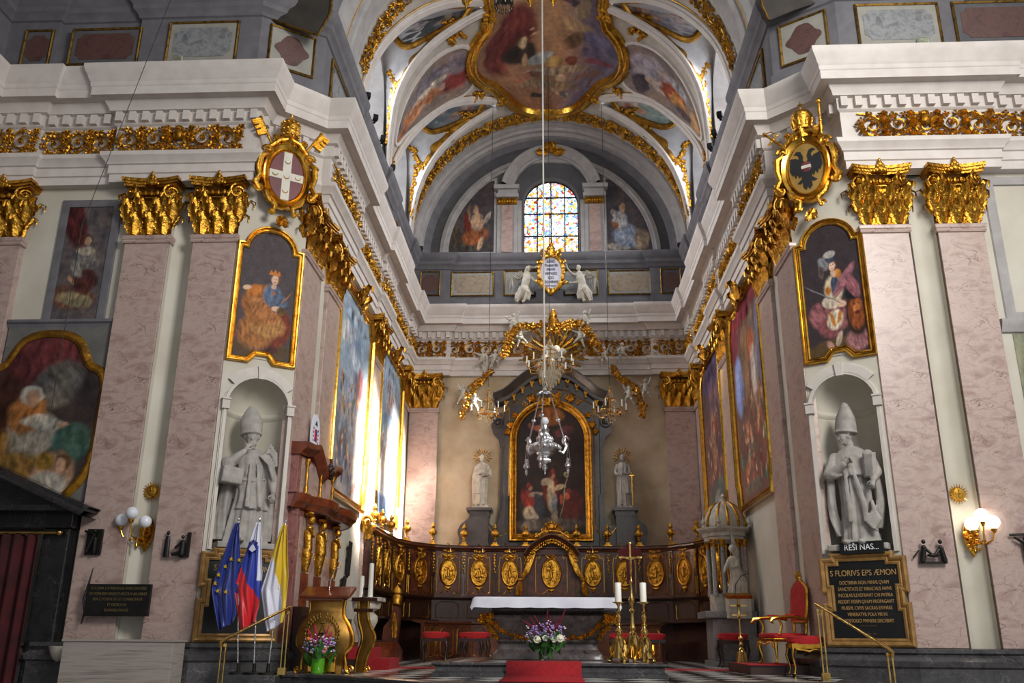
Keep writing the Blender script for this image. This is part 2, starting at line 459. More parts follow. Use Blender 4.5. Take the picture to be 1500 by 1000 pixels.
def seated(cx, cy, s, robe, top, skin='#c8a48c', hair='#5a4030', flip=1, asp=1.0):
    # a painted seated figure, s = overall height in canvas fractions
    f = flip; k = 1 / asp
    return [B(cx - f * .10 * s * k, cy - .28 * s, .30 * s * k, .17 * s, 10 * f, robe, 9), B(cx + f * .06 * s * k, cy - .12 * s, .27 * s * k, .20 * s, -20 * f, robe, 11),
            B(cx + f * .02 * s * k, cy - .40 * s, .26 * s * k, .10 * s, 5, robe, 10), B(cx + f * .02 * s * k, cy + .14 * s, .14 * s * k, .17 * s, -6 * f, top, 9),
            B(cx - f * .17 * s * k, cy + .12 * s, .14 * s * k, .05 * s, 25 * f, robe, 9), B(cx - f * .28 * s * k, cy + .17 * s, .05 * s * k, .022 * s, 10 * f, skin),
            B(cx + f * .16 * s * k, cy + .03 * s, .10 * s * k, .045 * s, -50 * f, top, 9), B(cx + f * .13 * s * k, cy - .06 * s, .05 * s * k, .025 * s, 10, skin),
            B(cx + f * .02 * s * k, cy + .33 * s, .035 * s * k, .04 * s, 0, skin), B(cx + f * .035 * s * k, cy + .42 * s, .07 * s * k, .075 * s, 0, hair),
            B(cx + f * .02 * s * k, cy + .40 * s, .048 * s * k, .06 * s, 0, skin)]
def crowd(n, x0, x1, y0, y1, s, cols, seed, asp):
    r = random.Random(seed); out = []
    for i in range(n):
        x = r.uniform(x0, x1); y = y1 - (y1 - y0) * (i / n) ; c = r.choice(cols)
        out += [B(x, y, s * .55 / asp * 1.6, s * .9, r.uniform(-25, 25), c, 10), B(x + r.uniform(-.3, .3) * s, y + s * .35, s * .4 / asp * 1.6, s * .45, r.uniform(-60, 60), r.choice(['#c79c82', '#b98870', '#d4b49c', c]), 8),
                B(x + r.uniform(-.2, .2) * s, y + s * .95, s * .22 / asp * 1.6, s * .2, 0, '#b08468')]
    return out
# ================================================================== THE SETTING
NZ = -1.07          # nave floor
def checker(name, size=0.5):
    m, nt, b = newmat(name); v = coords(nt)
    mp = N(nt, 'ShaderNodeMapping'); mp.inputs['Rotation'].default_value = (0, 0, PI / 4); nt.links.new(v, mp.inputs['Vector'])
    ck = N(nt, 'ShaderNodeTexChecker'); ck.inputs['Scale'].default_value = 1 / size
    ck.inputs['Color1'].default_value = hx('#d9d7d0'); ck.inputs['Color2'].default_value = hx('#17181a')
    nt.links.new(mp.outputs[0], ck.inputs['Vector'])
    nn = ramp(nt, noisef(nt, v, 2.5, 5), [(0.3, (.8, .8, .8, 1)), (.7, (1, 1, 1, 1))])
    nt.links.new(mixc(nt, 1.0, ck.outputs['Color'], nn, 'MULTIPLY'), b.inputs['Base Color']); b.inputs['Roughness'].default_value = 0.16
    return m
MT['tiles'] = checker('black_white_floor_tiles')
MT['navefloor'] = plain('grey_stone_floor', '#8d8a86', '#77746f', 0.4, scale=2)
mb = MB(); mb.bx(-11.5, 11.5, -6, 15.4, NZ - 0.2, NZ)
struct(mb.build('floor', 'navefloor', smooth=False))
# raised sanctuary floor with a curved front edge and steps down to the nave
edge = [(-4.66, 15.5), (-4.72, 14.9), (-4.5, 14.55), (-3.9, 14.5), (-3.0, 13.95), (-1.6, 12.35), (1.6, 12.35), (2.9, 13.1), (4.1, 13.35), (4.5, 14.3), (4.66, 15.5)]
mb = MB(); n = len(edge)
poly = edge + [(4.62, 28.2), (-4.62, 28.2)]
k = len(poly)
mb.add([(x, y, 0.0) for x, y in poly] + [(x, y, NZ) for x, y in poly], [tuple(range(k))[::-1] if False else tuple(range(k))] + [((i + 1) % k, i, k + i, k + (i + 1) % k) for i in range(k)])
struct(mb.build('floor_sanctuary', 'tiles', smooth=False))
mb = MB(); mb.sweep(edge[1:-1], [(0.0, -0.28), (0.03, -0.28), (0.035, -0.05), (0.055, -0.035), (0.055, 0.0), (0.03, 0.012), (-0.12, 0.012), (-0.12, 0.0)])
struct(mb.build('trim_1', 'darkmarble', angle=30))
mb = MB()
for i in range(1, 5):
    o = 0.33 * i; z1 = -0.2 * i
    mb.sweep(edge[4:7], [(-0.4 + o, NZ), (o, NZ), (o, z1), (-0.4 + o, z1)])
struct(mb.build('trim_2', 'greymarble', smooth=False))

# entablature profile: distance from the wall, height
ENT = [(-0.14, 8.70), (0.17, 8.70), (0.17, 8.86), (0.20, 8.875), (0.20, 9.04), (0.235, 9.055), (0.25, 9.10), (0.33, 9.19), (0.34, 9.27), (0.17, 9.275),
       (0.17, 9.89), (0.20, 9.91), (0.22, 9.93), (0.22, 10.16), (0.30, 10.18), (0.33, 10.26), (0.38, 10.33), (0.38, 10.37), (0.56, 10.38), (0.56, 10.37), (0.575, 10.36), (0.575, 10.53),
       (0.59, 10.55), (0.60, 10.60), (0.60, 10.63), (0.63, 10.68), (0.655, 10.76), (0.70, 10.85), (0.72, 10.92), (0.72, 10.98), (0.0, 10.99)]
# attic profile
ATT = [(0.0, 10.95), (0.14, 10.95), (0.14, 11.25), (0.08, 11.28), (0.08, 12.45), (0.12, 12.47), (0.15, 12.55), (0.22, 12.62), (0.24, 12.72), (0.30, 12.80), (0.33, 12.90), (0.33, 13.0), (0.0, 13.0)]
J = 0.09
def mir(p): return [(-x, y) for x, y in p][::-1]
lp = [(-11.0, 4.0), (-11.0, 15.0), (-9.95, 15.0 ), (-8.1, 15.0), (-8.1, 15.0 - J), (-5.72, 15.0 - J), (-4.66, 15.60), (-4.75 + J, 18.55), (-4.75, 18.55),
      (-4.75, 22.25), (-4.75 + J, 22.25), (-4.75 + J, 23.45), (-4.75, 23.45), (-4.75, 26.85), (-4.75 + J, 26.85), (-4.75 + J, 28.15 - J), (-3.45, 28.15 - J), (-3.45, 28.15)]
lp[1:3] = [(-11.0, 15.0 - J), (-9.95, 15.0 - J), (-9.95, 15.0)]
PATH = lp + mir(lp)
def clean(p):
    out = [p[0]]
    for q in p[1:]:
        if (Vector(q) - Vector(out[-1])).length > 1e-4: out.append(q)
    return out
ATTP = clean(PATH)
i_ = lp.index((-5.72, 15.0 - J)); lp[i_:i_ + 3] = [(-5.67, 15.0 - J), (-5.67, 15.30), (-4.64, 16.25), (-4.57, 16.25), (-4.57, 18.55)]
PATH = clean(lp + mir(lp))
mb = MB(); mb.sweep(PATH, ENT, caps=False)
# dentils
END = {}
for p_, q_, r_ in zip(PATH[:-2], PATH[1:-1], PATH[2:]):
    u_ = Vector(q_) - Vector(p_); v_ = Vector(r_) - Vector(q_); cr = u_.x * v_.y - u_.y * v_.x; ang = abs(u_.angle(v_))
    END[(round(q_[0], 3), round(q_[1], 3))] = (0.24 if cr > 0 else -0.24) * math.tan(ang / 2)
def along(path, step):
    for a, b in zip(path[:-1], path[1:]):
        a = Vector(a); b = Vector(b); L = (b - a).length
        if L < 0.35: continue
        d = (b - a) / L; nrm = Vector((d.y, -d.x)); k = path.index(tuple(a)) if tuple(a) in path else -1
        e0, e1 = END.get((round(a.x, 3), round(a.y, 3)), 0), END.get((round(b.x, 3), round(b.y, 3)), 0)
        a = a - d * e0; L = L + e0 + e1
        m = max(1, int((L - 0.1) / step)); st = L / m
        for i in range(m):
            yield a + d * (st * (i + 0.5)), math.atan2(d.y, d.x), nrm
for p, a, nrm in along(PATH, 0.235):
    mb.at((p.x, p.y, 0), a); mb.box((0, -0.255, 10.055), (0.125, 0.11, 0.20)); mb.at()
struct(mb.build('trim_3', 'whitetrim', angle=25))
mb = MB(); mb.sweep(ATTP, ATT, caps=False)
struct(mb.build('trim_4', 'grey', angle=25))
mb = MB()
for s_ in (-1, 1): mb.add([(s_ * 6.2, 14.6, 10.97), (s_ * 6.2, 16.4, 10.97), (s_ * 4.2, 16.4, 10.97), (s_ * 4.2, 15.75, 10.97), (s_ * 5.0, 15.2, 10.97), (s_ * 5.1, 14.6, 10.97)], [(0, 1, 2, 3, 4, 5)])
struct(mb.build('trim_17', 'greydark', smooth=False))

# ---- walls below the entablature
def wallpath(name, path, z0, z1, mat):
    mb = MB(); mb.sweep(path, [(0, z0), (0, z1), (-0.35, z1), (-0.35, z0), (0, z0)], caps=True)
    return struct(mb.build(name, mat, smooth=True, angle=30))
def strip(x0, x1, y, dep):
    return [(x0, y - 0.12), (x0, y)] + [(x0 + (x1 - x0) * i / 10, y + dep * sin(PI * i / 10)) for i in range(1, 10)] + [(x1, y), (x1, y - 0.12)]
wallpath('wall_front_left', [(-11.0, 15.0), (-6.985, 15.0)] + strip(-6.975, -6.53, 15.0, 0.13) + [(-6.52, 15.0), (-5.72, 15.0)], NZ, 8.75, 'creamlight')
wallpath('wall_front_right', [(5.72, 15.0), (6.52, 15.0)] + strip(6.53, 6.975, 15.0, 0.13) + [(6.985, 15.0), (11.0, 15.0)], NZ, 8.75, 'creamlight')
wallpath('wall_transept_left', [(-11.0, -2.0), (-11.0, 15.0)], NZ, 20, 'grey')
mb = MB(); mb.bx(-11.4, -4.6, -3, 15, 17.5, 17.8); struct(mb.build('ceiling_light_blocker', 'greydark'))  # unseen slab added overhead to keep sky light off the left attic
wallpath('wall_left', [(-4.68, 16.3), (-4.68, 28.2)], 0, 13.0, 'creamlight')
wallpath('wall_right', [(4.68, 28.2), (4.68, 16.3)], 0, 13.0, 'creamlight')
wallpath('wall_back', [(-4.8, 28.15), (4.8, 28.15)], 0, 13.0, 'cream')
# chamfered pier faces with a round-headed niche
CHL = 1.277; CHA = math.atan2(0.68, 1.08)
def chamfer(name, loc, rz):
    mb = MB(); cx = 0.68; r = 0.54; zs = 4.40; zb = 1.94
    L = CHL; D = 0.0
    NA = 16
    A = [(cx + r * cos(PI * i / NA), zs + r * sin(PI * i / NA)) for i in range(NA + 1)]      # right to left
    # faces round the opening
    mb.add([(0, D, NZ), (L, D, NZ), (L, D, zb), (0, D, zb)], [(0, 1, 2, 3)])
    mb.add([(0, D, zb), (cx - r, D, zb), (cx - r, D, zs), (0, D, zs)], [(0, 1, 2, 3)])
    mb.add([(cx + r, D, zb), (L, D, zb), (L, D, zs), (cx + r, D, zs)], [(0, 1, 2, 3)])
    top = 8.72
    vs = [(x, D, z) for x, z in A] + [(L - L * i / NA, D, 5.2) for i in range(NA + 1)]
    mb.add(vs, [(i, NA + 1 + i, NA + 2 + i, i + 1) for i in range(NA)])
    mb.add([(L, D, zs), (L, D, 5.2), (cx + r, D, zs), (0, D, zs), (0, D, 5.2), (cx - r, D, zs)], [(0, 1, 2), (3, 5, 4)])
    mb.add([(0, D, 5.2), (L, D, 5.2), (L, D, top), (0, D, top)], [(0, 1, 2, 3)])
    # niche: half cylinder and quarter sphere
    dp = 0.62
    mb.grid(lambda u, v: (cx - r * cos(PI * u), D + dp * sin(PI * u), zb + (zs - zb) * v), 18, 2)
    mb.grid(lambda u, v: (cx - r * cos(PI * u) * cos(PI / 2 * v), D + dp * sin(PI * u) * cos(PI / 2 * v), zs + r * sin(PI / 2 * v)), 18, 10)
    mb.add([(cx - r * cos(PI * i / 18), D + dp * sin(PI * i / 18), zb) for i in range(19)], [tuple(range(19))])
    # cornice inside the niche
    mb.grid(lambda u, v: (cx - (r - 0.03 * sin(PI * v)) * cos(PI * u), D + (dp - 0.04 * sin(PI * v)) * sin(PI * u), zs - 0.12 + 0.14 * v), 18, 4)
    o = mb.build(name, 'creamlight', angle=30); o.location = loc; o.rotation_euler = (0, 0, rz); struct(o)
    # white surround with impost blocks and keystone
    mb = MB()
    path = [(cx + r, zb - 0.02), (cx + r, zs)] + A[1:-1] + [(cx - r, zs), (cx - r, zb - 0.02)]
    mb.frame(path, [(0.0, 0.02), (0.0, -0.05), (0.055, -0.05), (0.06, -0.03), (0.075, -0.03), (0.075, 0.0)], closed=False)
    for i in range(NA):
        pass
    ring = [(0.0, 0.02), (0.0, -0.055), (0.15, -0.055), (0.15, -0.03), (0.17, -0.03), (0.17, 0.0)]
    P = [(cx + r * cos(rad(a)), zs + 0.04 + r * sin(rad(a))) for a in range(32, 149, 8)]
    mb.frame(P, ring, closed=False)
    for sx in (-1, 1):
        mb.box((cx + sx * (r + 0.03), -0.045, zs), (0.13, 0.09, 0.17)); mb.box((cx + sx * (r + 0.03), -0.055, zs + 0.09), (0.15, 0.11, 0.03))
    mb.prism([(cx - 0.05, zs + r - 0.02), (cx + 0.05, zs + r - 0.02), (cx + 0.075, zs + r + 0.21), (cx - 0.075, zs + r + 0.21)], -0.085, 0.0)
    o = mb.build('trim_niche', 'white', angle=30); o.location = loc; o.rotation_euler = (0, 0, rz); struct(o)
CL_LOC = (-5.70, 14.87, 0); CL_RZ = CHA
CR_LOC = (4.62, 15.55, 0); CR_RZ = -CHA
chamfer('wall_pier_left', CL_LOC, CL_RZ)
# right pier is the mirror image: local x=0 sits at the inner edge, so shift the opening
_cx = 0.68
def chamfer_r():
    c = bpy.data.objects
    for nm in ('wall_pier_left', 'trim_niche'):
        o = c[nm].copy(); COL.objects.link(o); o.name = 'wall_pier_right' if nm.startswith('wall') else 'trim_niche_right'
        o.data = c[nm].data.copy()
        o.data.transform(Matrix.Translation((CHL, 0, 0)) @ Matrix.Diagonal((-1, 1, 1, 1))); o.data.flip_normals()
        o.location = CR_LOC; o.rotation_euler = (0, 0, CR_RZ); o['kind'] = 'structure'
chamfer_r()
# dark marble plinth round the piers and through the chancel
PL = [(0.0, NZ), (0.34, NZ), (0.34, -0.55), (0.30, -0.50), (0.27, -0.40), (0.27, 0.15), (0.30, 0.18), (0.31, 0.26), (0.24, 0.33), (0.22, 0.36), (0.26, 0.38), (0.26, 0.44), (0.0, 0.45)]
mb = MB(); pp = [(-11, 15.0), (-8.0, 15.0), (-8.0, 14.95), (-5.72, 14.95), (-4.66, 15.6), (-4.66, 17.4)]
mb.sweep(pp, PL); mb.sweep(mir(pp), PL)
struct(mb.build('trim_5', 'darkmarble', angle=25))

# ---- above the cornice: crossing arch, walls, far left
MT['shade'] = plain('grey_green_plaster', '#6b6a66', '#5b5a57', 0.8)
mb = MB()
def arcsweep(mb, prof, zs=13.0, a0=0, a1=180, n=48):
    k = len(prof)
    vs = [(r * cos(rad(a0 + (a1 - a0) * i / n)), y, zs + r * sin(rad(a0 + (a1 - a0) * i / n))) for i in range(n + 1) for r, y in prof]
    mb.add(vs, [(i * k + j, (i + 1) * k + j, (i + 1) * k + j + 1, i * k + j + 1) for i in range(n) for j in range(k - 1)])
# triumphal arch: stepped orders opening towards the crossing
arcsweep(mb, [(4.66, 18.0), (4.52, 17.95), (4.50, 17.85), (4.50, 17.35), (4.54, 17.28), (4.62, 17.25), (4.62, 17.05), (4.70, 16.95), (4.78, 16.9), (4.80, 16.7)])
struct(mb.build('trim_6', 'greylight', angle=25))
mb = MB(); arcsweep(mb, [(4.80, 16.7), (4.88, 16.5), (5.0, 16.3), (5.0, 16.2), (5.06, 16.15)]); arcsweep(mb, [(5.2, 15.75), (5.26, 15.62), (5.38, 15.55), (5.42, 15.4)])
arcsweep(mb, [(5.60, 15.25), (5.62, 15.1), (5.75, 15.05), (5.8, 15.0), (5.8, 14.9)])
struct(mb.build('trim_7', 'grey', angle=25))
mb = MB(); arcsweep(mb, [(5.06, 16.15), (5.1, 15.95), (5.2, 15.75)]); arcsweep(mb, [(5.42, 15.4), (5.5, 15.34), (5.60, 15.25)])
struct(mb.build('trim_8', 'greydark', angle=25))
mb = MB()
for r, y in ((4.625, 17.15), (5.02, 16.24), (5.40, 15.46), (5.78, 14.98)):
    mb.tube([(r * cos(rad(a)), y, 13.0 + r * sin(rad(a))) for a in range(0, 181, 4)], 0.022, 6)
struct(mb.build('trim_9', 'goldsmooth'))
# spandrel wall over the arch
mb = MB(); n = 40
vs = [(5.8 * cos(PI * i / n), 15.0, 13.0 + 5.8 * sin(PI * i / n)) for i in range(n + 1)]
vs2 = []
for i in range(n + 1):
    a = PI * i / n; q = max(abs(cos(a)), 1e-6); t = min(11.3 / q, 8.2 / max(sin(a), 1e-6)); vs2.append((t * cos(a), 15.0, 13.0 + t * sin(a)))
mb.add(vs + vs2, [(i, i + 1, n + 2 + i, n + 1 + i) for i in range(n)])
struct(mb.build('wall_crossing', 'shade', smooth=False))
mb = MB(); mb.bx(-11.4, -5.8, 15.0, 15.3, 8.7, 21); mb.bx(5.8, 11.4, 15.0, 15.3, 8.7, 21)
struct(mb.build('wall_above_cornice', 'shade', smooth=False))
# back wall lunette and vault
ZS = 13.1; VR = 4.65
def vp(th, y, r=VR):          # th in degrees from the crown, negative = left
    return (r * sin(rad(th)), y, ZS + r * cos(rad(th)))
mb = MB(); n = 40
# back wall with a round headed opening for the stained glass
wx0, wx1, wz0, wzs = -0.92, 1.04, 13.0, 15.0; wc = 0.06; wr = 0.98; WT = 15.03
A = [(wc + wr * cos(PI * i / n), WT + wr * sin(PI * i / n)) for i in range(n + 1)]
O = []
for i in range(n + 1):
    a = PI * i / n; O.append((4.9 * cos(a), WT + (ZS + 4.9 - WT) * sin(a)))
vs = [(x, 28.15, z) for x, z in A] + [(x, 28.15, z) for x, z in O]
mb.add(vs, [(i, n + 1 + i, n + 2 + i, i + 1) for i in range(n)])
mb.bx(wc + wr, 4.9, 28.15, 28.16, 12.9, WT); mb.bx(-4.9, wc - wr, 28.15, 28.16, 12.9, WT)
# reveal
Pth = [(wc + wr, 13.0)] + A + [(wc - wr, 13.0)]
mb.add([(x, 28.15, z) for x, z in Pth] + [(wc + (x - wc) * 0.97, 28.6, z - 0.02 * (z > WT)) for x, z in Pth], [(i, i + 1, len(Pth) + i + 1, len(Pth) + i) for i in range(len(Pth) - 1)])
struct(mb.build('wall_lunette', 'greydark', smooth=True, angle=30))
# ================================================================== VAULT
ribA = [(-22, 21.0), (-33, 21.1), (-45, 21.15), (-56, 21.25), (-66, 21.55), (-74, 22.1), (-84, 22.7), (-92, 22.95)]
ribN = [(-22, 20.6), (-34, 20.05), (-46, 19.67), (-59, 19.39), (-72, 19.2), (-92, 19.1)]
ribB = [(-22, 25.45), (-33, 24.75), (-43, 24.25), (-54, 24.0), (-64, 23.75), (-73, 23.5), (-83, 23.25), (-92, 23.1)]
ribC = [(-22, 25.9), (-35, 26.05), (-50, 26.15), (-62, 26.3), (-71, 26.5), (-82, 26.8), (-92, 27.0)]
def at_th(rib, th):
    th = -abs(th)
    if th >= rib[0][0]: return rib[0][1]
    for (a, ya), (b, yb) in zip(rib[:-1], rib[1:]):
        if b <= th <= a: return ya + (yb - ya) * (th - a) / (b - a)
    return rib[-1][1]
mb = MB()
def patch(th0, th1, ya, yb, nt=24, ny=6):
    mb.grid(lambda u, v: vp(th0 + (th1 - th0) * u, (ya(th0 + (th1 - th0) * u)) * (1 - v) + v * yb(th0 + (th1 - th0) * u)), nt, ny)
k_ = lambda y: (lambda th: y)
patch(-22, 22, k_(17.9), k_(28.2), 22, 12)
for s in (-1, 1):
    patch(s * 22, s * 90, k_(17.9), lambda th: at_th(ribN, th)); patch(s * 22, s * 90, lambda th: at_th(ribA, th), lambda th: at_th(ribB, th)); patch(s * 22, s * 90, lambda th: at_th(ribC, th), k_(28.2))
struct(mb.build('ceiling', 'vault', angle=60))
# lunettes: ruled surfaces from the groins to an arched window wall
WX = 4.80
def lunette(mb, s, near, far, y0, y1, part=None):
    top = 17.0; mid = (y0 + y1) / 2; h = (y1 - y0) / 2
    def groin(t):      # t -1..1
        rib = near if t < 0 else far; th = -22 - 68 * abs(t)
        p = vp(s * th * -1 if False else th, at_th(rib, th)); x = -p[0] * s * -1
        return Vector((s * abs(p[0]), p[1], p[2]))
    def warch(t):
        a = PI / 2 * abs(t)
        return Vector((s * WX, mid + h * sin(a) * (1 if t > 0 else -1), ZS + (top - ZS) * cos(a) ** 0.7))
    def fn(u, v):
        t = u * 2 - 1; return tuple(groin(t).lerp(warch(t), v))
    mb.grid(fn, 28, 4)
    # window wall: arch ring down to the opening
    wy0, wy1, wz, wt = mid - h * 0.78, mid + h * 0.80, 13.25, 16.5
    def op(t):
        if abs(t) > 0.55: return Vector((s * WX, wy0 if t < 0 else wy1, wz + (15.4 - wz) * (1 - (abs(t) - 0.55) / 0.45)))
        a = PI / 2 * (t / 0.55); return Vector((s * WX, mid + (wy1 - wy0) / 2 * sin(a), 15.4 + (wt - 15.4) * cos(a)))
    mb.grid(lambda u, v: tuple(warch(u * 2 - 1).lerp(op(u * 2 - 1), v)), 28, 2)
    mb.grid(lambda u, v: tuple(op(u * 2 - 1) + Vector((s * 1.08 * v, 0.0, 0))), 28, 2)
    mb.bx(*sorted((s * 4.6, s * WX)), y0, y1, 13.0, 13.25)
    mb.bx(*sorted((s * WX, s * 5.9)), wy0, wy1, 13.1, 13.25)
    return wy0, wy1, wz, wt, mid
mb = MB(); WIN = []
for s in (-1, 1):
    for near, far, y0, y1 in ((ribN, ribA, 19.2, 22.95), (ribB, ribC, 23.2, 27.1)):
        WIN.append((s,) + lunette(mb, s, near, far, y0, y1))
struct(mb.build('ceiling_lunettes', 'greylight', angle=35))
# side windows: leaded clear glass
def skyglass(name, c, s):
    m, nt, b = newmat(name); v = coords(nt)
    col = ramp(nt, noisef(nt, v, 1.2, 3), [(0.3, '#cfe0f5'), (0.7, '#ffffff')])
    nt.links.new(col, b.inputs['Emission Color']); b.inputs['Emission Strength'].default_value = s
    b.inputs['Base Color'].default_value = hx('#dfe8f2'); b.inputs['Roughness'].default_value = 0.1
    return m
MT['daypane'] = skyglass('daylit_window_glass', '#fff', 3.0)
for i, (s, wy0, wy1, wz, wt, mid) in enumerate(WIN):
    mb = MB(); hw = (wy1 - wy0) / 2
    out = [(-hw, wz), (hw, wz)] + [(hw * cos(PI * j / 16), 15.4 + (wt - 15.4) * sin(PI * j / 16)) for j in range(17)]
    mb.at((s * 5.88, mid, 0), PI / 2); mb.prism(out, -0.02, 0.02)
    w = struct(mb.build('window_%d' % (i + 1), 'daypane', smooth=False))
    mb = MB(); mb.at((s * 5.84, mid, 0), PI / 2)
    for k in range(-3, 4): mb.bx(k * hw / 4 - .01, k * hw / 4 + .01, -0.02, 0.02, wz, 15.4 + (wt - 15.4) * math.sqrt(1 - (k / 4) ** 2))
    for k in range(9): mb.bx(-hw, hw, -0.02, 0.02, wz + k * 0.3, wz + k * 0.3 + 0.02)
    mb.build('glazing_bars', 'iron', w, smooth=False)
# ribs
def tub(mb, pts, prof_w, prof_h, inset=0.0):
    # flat moulded band running over the vault: pts in (th,y); made as stacked tubes
    P = [Vector(vp(t, y, VR - 0.02)) for t, y in pts]
    mb.tube(P, prof_w, 8, flat=prof_h / prof_w, up=None)
def smooth_pts(pts, n=28):
    out = []; m = len(pts) - 1
    for i in range(n + 1):
        t = i / n * m; k = min(int(t), m - 1); f = t - k
        p0 = pts[max(k - 1, 0)]; p1 = pts[k]; p2 = pts[k + 1]; p3 = pts[min(k + 2, m)]
        out.append(tuple(0.5 * ((2 * p1[j]) + (-p0[j] + p2[j]) * f + (2 * p0[j] - 5 * p1[j] + 4 * p2[j] - p3[j]) * f * f + (-p0[j] + 3 * p1[j] - 3 * p2[j] + p3[j]) * f ** 3) for j in range(len(p1))))
    return out
def band(mb, pts, w, prof, sgn=1):
    # moulded band lying on the vault; prof = (across, height)
    n = len(pts); k = len(prof); vs = []
    for i, (t, y) in enumerate(pts):
        a = pts[max(i - 1, 0)]; b = pts[min(i + 1, n - 1)]
        d = Vector((rad(b[0] - a[0]) * VR, b[1] - a[1])); d.normalize(); nn = Vector((d.y, -d.x))
        for o, h in prof:
            vs.append(vp(t + math.degrees(nn.x * o * w / VR), y + nn.y * o * w, VR - h))
    mb.add(vs, [(i * k + j, (i + 1) * k + j, (i + 1) * k + j + 1, i * k + j + 1) for i in range(n - 1) for j in range(k - 1)])
    return mb
RP = [(-1, 0.0), (-1, 0.05), (-0.85, 0.07), (-0.6, 0.07), (-0.5, 0.11), (0.5, 0.11), (0.6, 0.07), (0.85, 0.07), (1, 0.05), (1, 0.0)]
mb = MB()
for s in (-1, 1):
    for rib in (ribN, ribA, ribB, ribC):
        band(mb, smooth_pts([(s * -t if False else (t if s < 0 else -t), y) for t, y in rib]), 0.17, RP)
struct(mb.build('trim_10', 'whitetrim', angle=30))
mb = MB()
for s in (-1, 1):
    for rib, o in ((ribN, -1), (ribA, 1), (ribB, -1), (ribC, 1)):
        pts = smooth_pts([(t if s < 0 else -t, y + o * 0.22) for t, y in rib])
        mb.tube([vp(t, y, VR - 0.01) for t, y in pts], 0.016, 6)
struct(mb.build('trim_11', 'goldsmooth'))
# arch bands against the back wall (painted and moulded)
mb = MB()
def backarc(mb, prof, r0, z0, cx=0.0, a0=0, a1=180, n=48):
    k = len(prof)
    mb.add([(cx + (r0 + r) * cos(rad(a0 + (a1 - a0) * i / n)), y, z0 + (r0 + r) * sin(rad(a0 + (a1 - a0) * i / n))) for i in range(n + 1) for r, y in prof],
           [(i * k + j, (i + 1) * k + j, (i + 1) * k + j + 1, i * k + j + 1) for i in range(n) for j in range(k - 1)])
backarc(mb, [(0.0, 27.35), (-0.1, 27.35), (-0.12, 27.5), (-0.2, 27.55), (-0.2, 27.7), (-0.3, 27.75), (-0.32, 27.95)], 4.65, ZS)
backarc(mb, [(0.0, 28.14), (0.0, 28.04), (-0.14, 28.0), (-0.16, 28.05), (-0.26, 28.05), (-0.26, 28.14)], 3.78, ZS - 0.05)
struct(mb.build('trim_12', 'greylight', angle=25))
mb = MB(); backarc(mb, [(-0.32, 27.95), (-0.38, 28.0), (-0.52, 28.05), (-0.55, 28.14)], 4.65, ZS)
struct(mb.build('trim_13', 'grey', angle=25))
# gilded foliage band on the vault end and on the near arch
def scroll(mb, fmap, L, H, n, r=0.03, seed=1, depth=0.05):
    # fmap(x,z,d) -> world; scrolls alternating along x in 0..L
    R = random.Random(seed); st = L / n
    sub = MB()
    for i in range(n):
        cx = (i + 0.5) * st; sg = 1 if i % 2 else -1; rr = min(H * 0.40, st * 0.42)
        sub.spiral((cx, 0, H * 0.5 + sg * H * 0.04), rr, 1.5, r, a0=(PI / 2) * sg, sgn=sg, n=22, y=-depth * .6, tn=5)
        sub.star_leaf((cx, H * 0.5), rr * 0.33, 6, -depth, 0.03, R.random())
        for k in range(8):
            a = k / 8 * 2 * PI + R.random() * .4; q = rr * R.uniform(0.95, 1.15)
            sub.star_leaf((cx + q * cos(a) * 1.08, H * 0.5 + q * sin(a)), H * R.uniform(0.13, 0.2), 4, -depth * .4, 0.035, R.random() * 3)
        for zz in (0.14, 0.86):
            sub.star_leaf((cx + st / 2, H * zz), H * 0.16, 5, -depth * .4, 0.04, R.random() * 3)
        sub.star_leaf((cx + st / 2, H * 0.5), H * 0.17, 6, -depth, 0.045, R.random() * 3)
        sub.tube([(cx - st / 2, -depth * .4, H * (0.5 - sg * .42)), (cx, -depth * .6, H * (0.5 - sg * .36)), (cx + st / 2, -depth * .4, H * (0.5 - sg * .1))], r * .8, 5)
    o = len(mb.v)
    mb.v += [tuple(fmap(*p)) for p in sub.v]; mb.f += [tuple(i + o for i in f) for f in sub.f]; mb.mi += [0] * len(sub.f)
    return mb
mb = MB(); R0 = 4.6
scroll(mb, lambda x, y, z: vp(-82 + x / VR * 180 / PI, 27.2 - 0.75 * (z / 0.75), VR + y - 0.01), rad(164) * VR, 0.75, 24, 0.035, 3)
tag(mb.build('gilded_foliage_band', 'gold2', angle=30), 'gilded foliage scroll band on the vault arch over the stained glass window', 'ornament')
mb = MB()
scroll(mb, lambda x, y, z: vp(-80 + x / VR * 180 / PI, 19.0 - 0.6 * (z / 0.6), VR + y - 0.01), rad(160) * VR, 0.6, 24, 0.03, 4)
tag(mb.build('gilded_foliage_band', 'gold2', angle=30), 'gilded foliage scroll band on the nearest vault arch at the top of the picture', 'ornament')

# frescoes ----------------------------------------------------------
def vault_quad(cx, Y0, hx_, hy):
    return None
ASPC = 1.0
